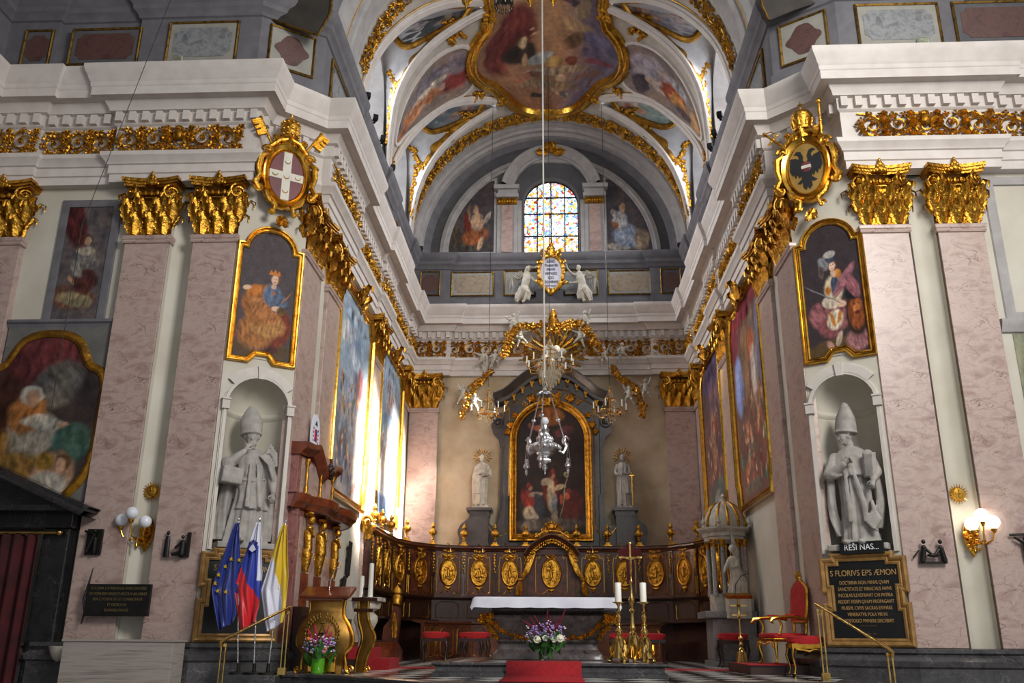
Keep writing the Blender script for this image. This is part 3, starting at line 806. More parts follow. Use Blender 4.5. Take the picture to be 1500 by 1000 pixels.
# central fresco: outline in arc length (s across, Y)
def qoutline(grow=0.0):
    pts = []
    # wide main lobe around (0,22.6) r 2.25 ; smaller lobe toward the window ; neck and lobe toward the nave
    for a in range(-38, 39, 4): pts.append((2.55 + 0.0 + (0.0 + grow) * cos(rad(a)) - 2.1 * (1 - cos(rad(a))) * 1.3, 22.7 + (2.1 + grow) * sin(rad(a)) * 1.25))
    return pts
def cfo(g=0.0):
    R = []
    c = []
    def A(cx, cy, rx, ry, a0, a1, n=12):
        for i in range(n + 1):
            a = rad(a0 + (a1 - a0) * i / n); c.append((cx + (rx + g) * cos(a), cy + (ry + g) * sin(a)))
    # right half from the window side to the nave side, arc-length s (positive right)
    A(0, 25.15, 1.28, 1.5, 90, 25, 10)                 # lower lobe
    A(0.55, 23.2, 1.8, 1.75, 48, -50, 16)              # big side lobe
    A(0, 20.6, 1.55, 1.9, 12, -90, 12)                 # nave lobe
    left = [(-x, y) for x, y in c[::-1]]
    return c + left[1:-1]
def sv(s, y, h=0.0): return vp(math.degrees(s / VR), y, VR - h)
def vframe(mb, out, prof, closed=True):
    n = len(out); k = len(prof); vs = []
    for i in range(n):
        p = Vector(out[i]); a = Vector(out[i - 1]); b = Vector(out[(i + 1) % n])
        d = (b - a); d.normalize(); nn = Vector((d.y, -d.x))
        for o, h in prof: vs.append(sv(p.x + nn.x * o, p.y + nn.y * o, h))
    m = n if closed else n - 1
    mb.add(vs, [(i * k + j, ((i + 1) % n) * k + j, ((i + 1) % n) * k + j + 1, i * k + j + 1) for i in range(m) for j in range(k - 1)])
cen = thing('vault_fresco', 'large gold-framed lobed ceiling fresco in the middle of the vault', 'fresco', (0, 0, 0))
CO = cfo()
mb = MB(); vframe(mb, CO, [(-0.32, 0.0), (-0.30, 0.10), (-0.22, 0.14), (-0.14, 0.10), (-0.10, 0.16), (0.0, 0.18), (0.06, 0.10), (0.10, 0.05), (0.12, 0.0)])
mb.build('frame', 'goldsmooth', cen, angle=50)
def inside_cols(bgf, blobs, seed, **kw): return lambda u, v: paint_rgb(u, v, bgf, blobs, seed, **kw)
def hw_at(y, out):
    best = 0; n = len(out)
    for i in range(n):
        (x1, y1), (x2, y2) = out[i], out[(i + 1) % n]
        if (y1 - y) * (y2 - y) <= 0 and abs(y1 - y2) > 1e-9:
            x = x1 + (x2 - x1) * (y - y1) / (y2 - y1)
            best = max(best, x)
    return best
y0c, y1c = min(p[1] for p in CO), max(p[1] for p in CO)
def bgc(u, v):      # v: 0 window side, 1 nave side
    a = hx('#8d6248'); b = hx('#a9876a'); c = hx('#7c7285'); t = min(1, max(0, v * 1.2))
    q = [a[i] * (1 - t) + b[i] * t for i in range(3)]
    if u > 0.6: f = min(1, (u - .6) * 3); q = [q[i] * (1 - f) + c[i] * f for i in range(3)]
    if v > .62 and abs(u - .5) < .25: f = min(1, (v - .62) * 3); g = hx('#a97c45'); q = [q[i] * (1 - f) + g[i] * f for i in range(3)]
    return q
bl = [B(.25, .55, .22, .3, 20, '#6e3431', 6), B(.14, .45, .1, .25, 0, '#7a3a35', 7), B(.33, .42, .14, .1, 0, '#463832', 6), B(.55, .30, .35, .05, 4, '#a28b70', 14), B(.5, .20, .45, .05, -3, '#8d7558', 14),
      B(.72, .58, .17, .09, 0, '#a78866', 6), B(.68, .48, .14, .07, 20, '#8b6a4c', 7), B(.86, .5, .12, .1, 0, '#787087', 5), B(.8, .42, .1, .05, 0, '#6c6077', 5), B(.85, .38, .12, .04, 10, '#8c4a52', 6),
      B(.74, .72, .2, .05, -15, '#5e4a52', 7), B(.62, .8, .1, .05, 0, '#b5916c', 8), B(.83, .68, .12, .07, 20, '#9d8468', 8), B(.45, .38, .12, .05, 10, '#9aa0a0', 12), B(.55, .36, .08, .05, 0, '#b08f58', 9),
      B(.33, .48, .05, .07, -20, '#c8b08a', 8), B(.42, .52, .05, .02, 20, '#c8a888', 8), B(.39, .56, .02, .02, 0, '#c9ac8c'), B(.34, .38, .03, .07, -20, '#c6a27e', 8), B(.66, .36, .05, .05, -30, '#7a3f30', 8),
      B(.62, .25, .09, .04, -15, '#b89a7c', 8), B(.58, .16, .1, .025, -12, '#c0a184', 8), B(.43, .10, .07, .03, 0, '#96754e', 9), B(.44, .14, .035, .018, 0, '#8b7260', 5), B(.35, .13, .1, .03, 0, '#443a33', 5),
      B(.72, .13, .08, .03, -20, '#59564f', 6), B(.76, .12, .05, .014, -20, '#8f8d84', 6), B(.80, .27, .06, .04, 30, '#8e6656', 8), B(.88, .3, .05, .05, 0, '#9a6b5a', 8), B(.3, .27, .2, .04, 4, '#8a5b48', 8), B(.93, .25, .05, .06, 0, '#7b6068', 8)]
bl = [(b[0], b[1], b[2] * .8, b[3] * .55) + tuple(b[4:]) for b in bl]
colormesh('fresco', lambda u, v: sv((u * 2 - 1) * max(0.0, hw_at(y1c - (y1c - y0c) * v, CO) - 0.0), y1c - (y1c - y0c) * v, 0.03), 130, 170, lambda u, v: paint_rgb(u, v, bgc, bl, 3.3, 0.12, 0.035), MT['fresco'], cen)
for sx in (-1, 1):
    for (s_, y_) in ((1.52, 25.4), (1.72, 21.2)):
        mb = MB()
        for k in range(9):
            R = random.Random(k); c = (sx * s_ + R.uniform(-.2, .2), y_ + R.uniform(-.22, .22))
            p = sv(c[0], c[1], 0.12); mb.ell(p, (R.uniform(.06, .13), R.uniform(.06, .13), .07), 8, 6)
        mb.build('corner_scroll', 'gold2', cen)
# side medallions: painted cartouches between the windows
def med(sx):
    o = [(2.35, 22.45), (2.6, 22.05), (3.3, 21.8), (4.1, 21.85), (4.9, 22.1), (5.6, 22.45), (6.05, 22.8), (5.95, 23.1), (5.55, 23.3), (4.9, 23.65), (4.2, 23.9), (3.4, 24.15), (2.9, 24.3), (2.5, 24.1), (2.42, 23.65), (2.62, 23.35), (2.38, 23.0)]
    o = smooth_pts(o + [o[0]], 48)[:-1]
    return [(sx * x, y) for x, y in o] if sx > 0 else [(-x, y) for x, y in o][::-1]
FC = [['#8d8088', '#7b4035', '#a9663a', '#c6b29a'], ['#8d8490', '#7a3630', '#b47a3a', '#5a5c66']]
for sx, lab in ((-1, 'ceiling fresco of a woman in orange robes on the left slope of the vault'), (1, 'ceiling fresco of robed figures and striped steps on the right slope of the vault')):
    t = thing('vault_medallion', lab, 'fresco'); O = med(sx)
    mb = MB(); vframe(mb, O, [(-0.06, 0.03), (-0.05, 0.06), (0.0, 0.07), (0.05, 0.06), (0.07, 0.0)]); mb.build('frame', 'whitetrim', t, angle=50)
    def rng(s):      # y range at arc s
        ys = []
        for i in range(len(O)):
            (x1, a), (x2, b) = O[i], O[(i + 1) % len(O)]
            if (x1 - s) * (x2 - s) <= 0 and abs(x1 - x2) > 1e-9: ys.append(a + (b - a) * (s - x1) / (x2 - x1))
        return (min(ys), max(ys)) if ys else (22.8, 22.8)
    smin = min(p[0] for p in O); smax = max(p[0] for p in O)
    def pf(u, v):
        s = smin + (smax - smin) * min(max(u, 0.002), 0.998); a, b = rng(s); return sv(s, a + (b - a) * v, 0.035)
    # u runs along the slope (0 = left); head near the crown
    hd = (lambda q: 1 - q) if sx > 0 else (lambda q: q)
    if sx < 0:
        bl = [B(.8, .5, .2, .3, 0, '#8a3a35', 6), B(.86, .3, .1, .2, 0, '#7c7078', 5), B(.55, .35, .25, .2, 10, '#847a80', 6), B(.45, .55, .18, .16, 10, '#c8c0b4', 9), B(.3, .6, .16, .18, 20, '#b07a58', 9), B(.55, .62, .1, .12, 0, '#c07a50', 9), B(.68, .6, .04, .05, 0, '#c9a48a'), B(.66, .42, .1, .05, 20, '#c2b6a4', 8), B(.12, .6, .14, .3, 0, '#a06c48', 7), B(.1, .35, .08, .2, 0, '#72646c', 5)]
    else:
        bl = [B(.25, .4, .2, .25, 0, '#a39aa4', 4), B(.2, .75, .08, .2, 0, '#403840', 5), B(.42, .6, .16, .12, 0, '#cbb9a6', 9), B(.55, .55, .16, .18, 0, '#94452f', 9), B(.62, .6, .12, .14, 0, '#b98448', 9), B(.3, .62, .03, .05, 0, '#c9a48a'), B(.38, .35, .04, .05, 0, '#c2a58c'), B(.6, .3, .15, .1, 0, '#8d93a0', 7), B(.7, .75, .1, .12, 0, '#5c4a50', 7), B(.88, .5, .1, .5, 0, '#b08a62', 4)]
    colormesh('fresco', pf, 90, 50, lambda u, v: paint_rgb(u, v, hx('#85766f'), bl, 5.1 + sx, 0.12, 0.04), MT['fresco'], t)
    # gilt triangles beside it
    for (s_, y_) in ((2.75, 21.55), (2.35, 24.65), (6.75, 23.05)):
        mb = MB(); R = random.Random(int(s_ * 9))
        for k in range(12):
            c = (sx * (s_ + R.uniform(-.28, .28)), y_ + R.uniform(-.2, .2)); M_ = Vector(sv(c[0], c[1], 0.03))
            for q in range(3): mb.ell(tuple(M_ + Vector((R.uniform(-.07, .07), R.uniform(-.07, .07), -.02))), (R.uniform(.03, .07),) * 3, 7, 5)
        mb.build('gilt_foliage', 'gold2', t)
# painted lunettes with gilded scroll frames
LN = [(-1, 0, 'dark grey fresco in gilded scrollwork above the nearest left side window'), (-1, 1, 'small grey fresco in gilded scrollwork above the farther left side window'),
      (1, 0, 'fresco of angels on clouds above the nearest right side window'), (1, 1, 'small fresco of pink cherubs above the farther right side window')]
for s, kk, lab in LN:
    near, far, y0, y1 = ((ribN, ribA, 19.2, 22.95), (ribB, ribC, 23.2, 27.1))[kk]
    t = thing('lunette_fresco', lab, 'fresco', group=None)
    mid = (y0 + y1) / 2; h = (y1 - y0) / 2
    def groin(tt):
        rib = near if tt < 0 else far; th = -22 - 68 * abs(tt); p = vp(th, at_th(rib, th)); return Vector((s * abs(p[0]), p[1], p[2]))
    def warch(tt):
        a = PI / 2 * abs(tt); return Vector((s * WX, mid + h * sin(a) * (1 if tt > 0 else -1), ZS + (17.05 - ZS) * cos(a) ** 0.7))
    def S(tt, v, off=0.0):
        p = groin(tt).lerp(warch(tt), v); return p + Vector((-s * .4, 0, -1)).normalized() * off
    def pf(u, v):
        a = 2 * PI * u; r = v; return tuple(S(0.0 + 0.26 * r * cos(a), 0.50 + 0.36 * r * sin(a), 0.03))
    cols = (['#4d4f52', '#6b6a70'], ['#6a7276', '#8a6a68'], ['#8f8a90', '#9a6a58'], ['#8a9a94', '#b07a6c'])[LN.index((s, kk, lab))]
    bl = [B(.3, .5, .2, .3, 0, cols[1], 8), B(.1, .3, .1, .2, 0, '#a89a94', 9), B(.75, .6, .15, .25, 10, cols[1], 8), B(.8, .5, .08, .1, 0, '#b09c8c')]
    colormesh('fresco', pf, 40, 14, lambda u, v: paint_rgb(u, v, hx(cols[0]), bl, s + kk * 3.0, 0.12, 0.05), MT['fresco'], t)
    mb = MB()
    ring = [tuple(S(0.28 * cos(2 * PI * i / 36), 0.50 + 0.38 * sin(2 * PI * i / 36), 0.05)) for i in range(36)]
    mb.tube(ring, 0.10, 8, closed=True)
    mb.build('scroll_frame', 'goldflat', t)
    bp = smooth_pts([(.03, .30), (.12, .14), (.22, .18), (.30, .09), (.40, .2), (.48, .14), (.56, .34), (.52, .6), (.44, .86)], 40)
    mb = MB(); mb.tube([tuple(S(q[0], q[1], .08)) for q in bp], [.07 + .09 * sin(PI * min(1, i / 34)) + .03 * sin(i * 1.3) for i in range(41)], 8, flat=.6)
    mb.build('gilt_rocaille', 'goldflat', t)
    mb = MB(); R = random.Random(kk + 5)
    for i in range(41):
        for q in range(3): c = S(bp[i][0] + R.uniform(-.02, .02), max(.02, min(.98, bp[i][1] + R.uniform(-.09, .09))), .10); mb.ell(tuple(c), (R.uniform(.03, .07),) * 3, 7, 5)
    for i in range(34):
        k = i / 33; c = S(.54 + .30 * k, .45 + R.uniform(-.2, .2) * (1 - .6 * k), .08); mb.ell(tuple(c), (R.uniform(.04, .09),) * 2 + (R.uniform(.06, .11),), 7, 5)
    mb.build('gilt_foliage', 'gold2', t)
# ================================================================== PILASTERS
def capital_parts(t, W, zb, H):
    # composite capital, W wide, on a pilaster 0.15 proud of the wall (front at y=-0.15)
    mb = MB(); f = -0.15
    mb.bx(-W * .46, W * .46, f, 0.0, zb, zb + H * .80)
    mb.build('bell', 'gold2', t, smooth=False)
    mb = MB()
    nl = 3
    for k in range(nl):
        mb.leaf(((k - 1) * W * .33, f - .01, zb + .02), W * .36, H * .40, 0.45, lobes=4)
    for k in range(4):
        mb.leaf(((k - 1.5) * W * .30, f - .02, zb + H * .22), W * .30, H * .44, 0.45, tilt=(k - 1.5) * .10)
    for s in (-1, 1):
        mb.leaf((s * W * .42, f - .02, zb + H * .30), W * .30, H * .46, 0.5, rz=s * .6, tilt=s * .22)
        mb.leaf((s * (W * .46), -0.07, zb + .02), .16, H * .40, 0.45, rz=s * PI / 2)
        mb.leaf((s * (W * .46), -0.07, zb + H * .24), .15, H * .44, 0.6, rz=s * PI / 2)
        mb.leaf((s * W * .2, f - .03, zb + H * .45), W * .22, H * .32, 0.5, tilt=s * .3)
    mb.build('acanthus_leaves', 'gold', t, angle=60)
    for s in (-1, 1):
        mb = MB(); mb.at((s * W * .44, f - .075, zb + H * .755), s * 0.55)
        mb.spiral((0, 0, 0), H * .135, 1.9, .028, a0=PI / 2, sgn=s, n=30, y=-.03, depth=.03)
        mb.lathe([(H * .12, 0), (H * .12, 0.14)], 16, c=(0, 0, 0)) if False else mb.ell((0, .03, 0), (H * .125, .06, H * .125), 14, 8)
        for q in range(5): mb.ell((-s * .01, -.01 + q * .001, -H * (.15 + q * .035)), (.03 - q * .003, .03, .03), 7, 5)
        mb.build('volute', 'gold', t)
    mb = MB()
    # echinus with eggs
    mb.tube([(-W * .34, f - .05, zb + H * .76), (W * .34, f - .05, zb + H * .76)], .05, 8)
    for k in range(5): mb.ell(((k - 2) * W * .14, f - .095, zb + H * .755), (W * .055, .035, .06), 8, 6)
    mb.tube([(-W * .34, f - .05, zb + H * .68), (W * .34, f - .05, zb + H * .68)], .018, 6)
    # concave abacus
    for (z0, z1, g) in ((.86, .90, .0), (.90, .945, .03), (.945, 1.0, .06)):
        n = 12; fr = []
        for i in range(n + 1):
            q = i / n * 2 - 1; fr.append((q * (W * .60 + g * .6), f - .10 - g - .10 * q * q))
        bk = [(W * .60 + g * .6, 0.0), (-W * .60 - g * .6, 0.0)]
        pl = fr + bk; m = len(pl)
        mb.add([(x, y, zb + H * z0) for x, y in pl] + [(x, y, zb + H * z1) for x, y in pl], [tuple(range(m))[::-1], tuple(range(m, 2 * m))] + [(i, (i + 1) % m, m + (i + 1) % m, m + i) for i in range(m)])
    mb.build('abacus', 'gold', t, angle=30)
    mb = MB()
    for i, (x, z, r) in enumerate(((0, .93, .07), (-.07, .92, .045), (.07, .92, .045), (0, 1.02, .055), (-.045, .99, .04), (.045, .99, .04), (0, 1.09, .032), (-.12, .9, .03), (.12, .9, .03))):
        mb.ell((x, f - .17, zb + H * z), (r, r * .8, r * 1.25), 8, 6)
    mb.build('fleuron', 'gold', t)
def pilaster(loc, rz, W, zb, label, mat='pink', side=None):
    t = thing('marble_pilaster', label, 'pilaster', loc, rz, None)
    z1 = 7.50 - loc[2]
    mb = MB(); mb.bx(-W / 2, W / 2, -0.15, 0.02, zb, z1); mb.build('shaft', mat, t, smooth=False, bevel=0.008)
    mb = MB(); mb.at(); n = [(W / 2, 0.0), (W / 2, -.15), (-W / 2, -.15), (-W / 2, 0.0)]
    mb.sweep([(x, y) for x, y in n[::-1]], [(0, 7.46), (.03, 7.47), (.04, 7.50), (.03, 7.53), (.045, 7.55), (.05, 7.60), (.04, 7.62), (0, 7.62)])
    mb.build('necking', mat, t, angle=30)
    return t
CAPS = {}
def full_pil(loc, rz, W, zb, label, mat='pink'):
    t = pilaster(loc, rz, W, zb, label, mat)
    if not CAPS:
        c = thing('proto', 'x', 'x'); capital_parts(c, 0.82, 7.62, 1.12); CAPS['p'] = list(c.children)
        bpy.data.objects.remove(c)
        for o in CAPS['p']: o.parent = t; o.scale = (W / .82, 1, 1)
    else:
        for o in CAPS['p']:
            q = o.copy(); COL.objects.link(q); q.parent = t; q.scale = (W / .82, 1, 1)
    return t
full_pil((-6.12, 15.0, 0), 0, .82, .45, 'marble pilaster left of the crowned woman painting, carrying two black bronze relief figures')
full_pil((-7.40, 15.0, 0), 0, .84, .45, 'marble pilaster beside the dark tiled doorway wall, second gilded capital from the left')
full_pil((-10.30, 15.0, 0), 0, .96, .45, 'pale marble pilaster cut by the left edge, only its gilded capital and upper shaft showing')
full_pil((6.08, 15.0, 0), 0, .82, .45, 'marble pilaster right of the armoured woman painting and the REŠI NAS board')
full_pil((7.40, 15.0, 0), 0, .80, .45, 'marble pilaster at the right edge with the rightmost gilded capital')
full_pil((-4.75, 16.17, 0), PI / 2, 1.22, 0, 'narrow-looking marble pilaster just right of the left bishop niche, behind the pulpit canopy')
full_pil((-4.75, 17.93, 0), PI / 2, 1.15, 0, 'marble pilaster directly left of the tall blue-sky wall painting')
full_pil((-4.75, 22.82, 0), PI / 2, 1.10, 0, 'sunlit marble pilaster between the two tall paintings on the left wall')
full_pil((-4.75, 27.42, 0), PI / 2, .9, 0, 'sunlit marble pilaster in the far left corner, on the left wall')
full_pil((4.75, 16.17, 0), -PI / 2, 1.22, 0, 'marble pilaster just left of the right bishop niche')
full_pil((4.75, 17.93, 0), -PI / 2, 1.15, 0, 'marble pilaster directly right of the tall red-toned wall painting, above the red armchair')
full_pil((4.75, 22.82, 0), -PI / 2, 1.10, 0, 'marble pilaster between the two tall paintings on the right wall')
full_pil((4.75, 27.42, 0), -PI / 2, .9, 0, 'marble pilaster in the far right corner, on the right wall')
full_pil((-4.10, 28.15, 0), 0, .94, 0, 'sunlit marble pilaster on the back wall left of the left saint statue', 'pink')
full_pil((4.14, 28.15, 0), 0, .94, 0, 'brownish marble pilaster on the back wall right of the right saint statue', 'pink')

# ================================================================== GILDED FRIEZES
def frieze(a, b, label, n=None, r=.026):
    a = Vector(a); b = Vector(b); L = (b - a).length; rz = math.atan2(b.y - a.y, b.x - a.x)
    t_ = MB(); n = n or max(1, round(L / .52))
    scroll(t_, lambda x, y, z: (x, y - .005, z), L, .60, n, r, n + 3, 0.06)
    # gilt cherub head in the middle of longer runs
    if L > 1.5:
        t_.ell((L / 2, -.09, .36), (.10, .08, .12), 10, 8); t_.ell((L / 2, -.08, .50), (.09, .07, .06), 8, 6)
        for s in (-1, 1): t_.leaf((L / 2 + s * .08, -.06, .28), .16, .3, .2, tilt=s * 1.0)
    o = t_.build('gilded_frieze', 'gold2', None, angle=30)
    o.location = (a.x, a.y, 9.285); o.rotation_euler = (0, 0, rz)
    return tag(o, label, 'ornament', 'gilded scroll friezes under the cornice')
yF = 15.0 - J - .175
frieze((-8.2, yF), (-5.80, yF), 'gilded scroll frieze above the two left marble pilasters of the crossing')
frieze((-9.72, 15.0 - .175), (-8.32, 15.0 - .175), 'gilded scroll frieze above the fresco of the praying figure at far left')
frieze((-10.9, yF), (-9.82, yF), 'gilded scroll frieze at the extreme left edge under the cornice')
frieze((5.80, yF), (8.2, yF), 'gilded scroll frieze with cherub head above the two right marble pilasters')
frieze((8.32, 15.0 - .175), (9.4, 15.0 - .175), 'gilded scroll frieze running out at the extreme right edge')
for s in (-1, 1):
    for (y0, y1, f, w) in ((16.2, 18.5, .18, 'nearest the crossing'), (18.6, 22.2, 0, 'above the nearer tall painting'), (22.28, 23.42, J, 'above the pilaster between the tall paintings'), (23.5, 26.8, 0, 'above the farther tall painting'), (26.9, 27.8, J, 'by the far corner')):
        x = 4.75 - f - .175
        fr = ((-x, y0), (-x, y1)) if s < 0 else ((x, y1), (x, y0))
        frieze(fr[0], fr[1], 'gilded scroll frieze on the %s chancel wall %s' % ('left' if s < 0 else 'right', w))
frieze((-4.45, 28.15 - J - .175), (-3.48, 28.15 - J - .175), 'short gilded frieze above the back left pilaster')
frieze((3.48, 28.15 - J - .175), (4.45, 28.15 - J - .175), 'short gilded frieze above the back right pilaster')
frieze((-3.42, 28.15 - .175), (3.42, 28.15 - .175), 'long gilded scroll frieze across the back wall behind the golden sunburst')

# ================================================================== PAINTINGS ON THE WALLS
FRP = [(0.0, .03), (0.0, -.03), (.02, -.05), (.035, -.045), (.045, -.03), (.06, -.035), (.08, -.075), (.10, -.08), (.115, -.06), (.12, 0.0)]
def canvas(t, x0, x1, zbot, ztop, hwfun, colf, nu=70, nv=140, y=-.01, mat='oil'):
    # hwfun(v) -> (xl, xr, z) row extents
    def pf(u, v):
        xl, xr = hwfun(v)
        return (xl + (xr - xl) * u, y, zbot(u) + (ztop(u) - zbot(u)) * v if callable(zbot) else zbot + (ztop - zbot) * v)
    return colormesh('canvas', pf, nu, nv, colf, MT[mat], t)
def chamfer_painting(loc, rz, flip, label, bg, blobs, seed):
    t = thing('framed_painting', label, 'painting', loc, rz)
    x0, x1 = .13, 1.15; cx = .64; zs = 7.40; r = .40
    path = [(x0, 5.32)] + [(cx - .27, 5.32), (cx - .20, 5.40), (cx - .14, 5.46), (cx + .14, 5.46), (cx + .20, 5.40), (cx + .27, 5.32)] + [(x1, 5.32), (x1, zs), (cx + r, zs)] + \
        arc(cx, zs, r, 0, 180, 18)[1:-1] + [(cx - r, zs), (x0, zs)]
    mb = MB(); mb.frame(path, FRP); mb.build('frame', 'goldsmooth', t, angle=30)
    def hwf(v):
        z = 5.30 + (zs + r - 5.30) * v
        if z < zs: return (x0 - .01, x1 + .01)
        h = math.sqrt(max(0, r * r - (z - zs) ** 2)) + .01
        return (cx - h, cx + h)
    canvas(t, x0, x1, lambda u: 5.30 + (0.15 if .32 < (u) < .70 else 0.0) * 0.0, lambda u: zs + r, hwf, lambda u, v: paint_rgb((hwf(v)[0] + (hwf(v)[1] - hwf(v)[0]) * u - x0) / (x1 - x0), v, bg, blobs, seed, .06, .015, asp=2.4, tone=False), 110, 240)
    mb = MB(); mb.prism([(cx - .25, 5.30), (cx - .17, 5.42), (cx - .13, 5.45), (cx + .13, 5.45), (cx + .17, 5.42), (cx + .25, 5.30)], -.02, 0.0); mb.build('sill_piece', 'creamlight', t, smooth=False)
    return t
A_ = 2.4
bgL = hx('#4d4448')
bl = [B(.5, .08, .5, .10, 0, '#5a4630'), B(.45, .12, .25, .06, 0, '#394a63', 9), B(.62, .10, .16, .05, -20, '#4a2522', 8), B(.78, .25, .2, .14, -10, '#7a3420', 8),
      B(.36, .20, .33, .13, 12, '#a06838', 7), B(.55, .27, .32, .10, -10, '#b07d48', 8), B(.30, .38, .20, .14, 25, '#99602f', 8), B(.42, .46, .20, .12, -25, '#a87040', 8), B(.5, .36, .26, .07, -20, '#a86c3c', 9),
      B(.34, .52, .22, .05, 8, '#b06a2c', 8), B(.60, .50, .17, .09, 10, '#5d6c86', 7), B(.74, .44, .12, .07, -30, '#5a6880', 7), B(.68, .405, .08, .022, 10, '#d8b298'), B(.78, .39, .08, .03, 0, '#6b5028', 8),
      B(.13, .535, .08, .018, 20, '#d8b298'), B(.60, .575, .045, .02, 0, '#d2aa90'), B(.64, .635, .085, .045, 0, '#7a4a28'), B(.62, .63, .062, .04, 0, '#dcb8a0'), B(.61, .675, .10, .012, 0, '#c8782c'), B(.605, .69, .02, .018, 0, '#c8782c'), B(.55, .688, .018, .015, 20, '#c8782c'), B(.67, .688, .018, .015, -20, '#c8782c'),
      B(.60, .635, .009, .004, 0, '#3a2a24'), B(.64, .635, .009, .004, 0, '#3a2a24'), B(.62, .61, .016, .004, 0, '#9a4038'), B(.86, .50, .012, .06, -35, '#b07030'), B(.62, .52, .03, .015, 0, '#b06a40')]
chamfer_painting(CL_LOC, CL_RZ, 1, 'gold-framed painting of a seated crowned woman in an orange cloak', bgL, bl, 2.0)
bl = [B(.45, .05, .6, .08, 8, '#57452c'), B(.55, .16, .2, .03, 0, '#3c3432'), B(.50, .30, .28, .12, -20, '#8e5a5c', 8), B(.28, .30, .22, .11, 30, '#8c585c', 8), B(.36, .20, .2, .06, -35, '#7e4a4e', 8), B(.84, .10, .2, .08, 10, '#9a6a6c', 8),
      B(.48, .265, .13, .075, -20, '#d8c8b0', 8), B(.44, .27, .03, .06, 10, '#b87830'), B(.56, .28, .03, .05, -20, '#b87830'), B(.52, .12, .05, .06, -20, '#a89484', 7), B(.36, .08, .05, .04, 30, '#b08878', 7),
      B(.84, .28, .17, .17, 0, '#33241e'), B(.85, .29, .13, .12, 0, '#8a4a26', 7), B(.86, .33, .07, .03, 0, '#b06a3c', 6), B(.83, .355, .012, .005, 0, '#2a1812'), B(.91, .355, .012, .005, 0, '#2a1812'), B(.87, .29, .05, .015, 0, '#5a2a1c'), B(.84, .44, .15, .05, 0, '#1c1c1e'),
      B(.47, .40, .17, .05, -8, '#cdbfaa', 8), B(.62, .375, .08, .025, -5, '#d8b29a'), B(.52, .50, .16, .10, 0, '#c9b79c', 8), B(.55, .52, .08, .08, 0, '#3f4a5e', 8), B(.70, .55, .08, .14, -35, '#94606a', 8), B(.84, .49, .10, .09, 20, '#8e5a62', 8),
      B(.42, .49, .05, .03, 0, '#b07030', 8), B(.60, .61, .07, .035, 20, '#b87a3a', 8), B(.34, .46, .012, .16, 55, '#7a7a80'), B(.54, .615, .04, .03, 0, '#d6b09a'), B(.38, .70, .09, .055, 20, '#7c7c80', 8), B(.33, .64, .05, .05, 0, '#5a4c4a', 7),
      B(.54, .68, .068, .045, 0, '#5a3c2c'), B(.53, .675, .052, .036, 0, '#dcb8a2'), B(.52, .735, .10, .035, 0, '#3f4550', 6), B(.50, .765, .11, .025, 8, '#a09c98', 8), B(.515, .68, .009, .004, 0, '#3a2a24'), B(.55, .683, .009, .004, 0, '#3a2a24'), B(.54, .655, .014, .004, 0, '#9a4038')]
chamfer_painting(CR_LOC, CR_RZ, -1, 'gold-framed painting of a seated armoured woman with plumed helmet and face shield', hx('#3b3236'), bl, 4.0)

def wall_painting(loc, rz, W, z0, z1, label, bg, blobs, seed, fmat='goldsmooth'):
    t = thing('framed_wall_painting', label, 'painting', loc, rz)
    h = W / 2; c = .42
    path = [(-h, z0 + .55), (-h + .10, z0 + .42), (-h + .14, z0)] + [(h - .14, z0), (h - .10, z0 + .42), (h, z0 + .55), (h, z1 - c), (h - .16, z1 - .2), (h - .30, z1)] + [(-h + .30, z1), (-h + .16, z1 - .2), (-h, z1 - c)]
    pr = [(a * 1.5, b * 1.7) for a, b in FRP]
    mb = MB(); mb.frame(path, pr); mb.build('frame', fmat, t, angle=30)
    asp = (z1 - z0) / W
    def hwf(v):
        z = z0 + (z1 - z0) * v
        if z < z0 + .42: q = h - .14 + .04 * (z - z0) / .42
        elif z < z0 + .55: q = h - .1 + .1 * (z - z0 - .42) / .13
        elif z > z1 - .2: q = h - .16 - .14 * (z - z1 + .2) / .2
        elif z > z1 - c: q = h - .16 * (z - z1 + c) / (c - .2)
        else: q = h
        return (-q - .01, q + .01)
    canvas(t, -h, h, z0, z1, hwf, lambda u, v: paint_rgb(u, v, bg, blobs, seed, .12, .03, asp=asp), 90, 150, mat='fresco')
    # carved gilt crest and sill
    mb = MB()
    mb.leaf((0, -.12, z1 + .02), .5, .5, .5, lobes=3)
    for s in (-1, 1): mb.leaf((s * .1, -.12, z1 + .05), .3, .45, .4, tilt=s * .9); mb.spiral((s * .34, -.1, z1 + .12), .13, 1.4, .03, a0=PI / 2, sgn=s, y=-.12); mb.leaf((s * .2, -.15, z1 - .18), .2, .3, .5, tilt=s * 2.2)
    mb.build('crest', 'gold', t, angle=50)
    return t
sky = hx('#96a8ba')
def bg_l1(u, v): return sky if v > .45 else hx('#a8a4a6')
cl1 = ['#a9674f', '#7d7f8c', '#b9a58e', '#7b86a0', '#8d5a45', '#c2b29c', '#6f7a70']
b1 = [B(.3, .80, .25, .05, 10, '#c9ccd0', 5), B(.6, .70, .2, .05, -10, '#bcc4cf', 5), B(.75, .58, .3, .08, 0, '#a9aebb', 5), B(.5, .90, .4, .03, 0, '#9fb0c2', 5), B(.75, .60, .10, .10, 0, '#b5757c', 8), B(.68, .55, .06, .09, 0, '#b08872', 8)]
b1 += crowd(26, .05, .75, .38, .56, .035, cl1, 3, 1.45) + [B(.35, .33, .35, .04, 0, '#a7a9ae', 7), B(.35, .24, .25, .13, 0, '#8f949e', 6), B(.35, .22, .16, .09, 0, '#70757f', 6)] + crowd(34, .05, .95, .03, .30, .04, cl1 + ['#5e6f92', '#b05a3c'], 5, 1.45)
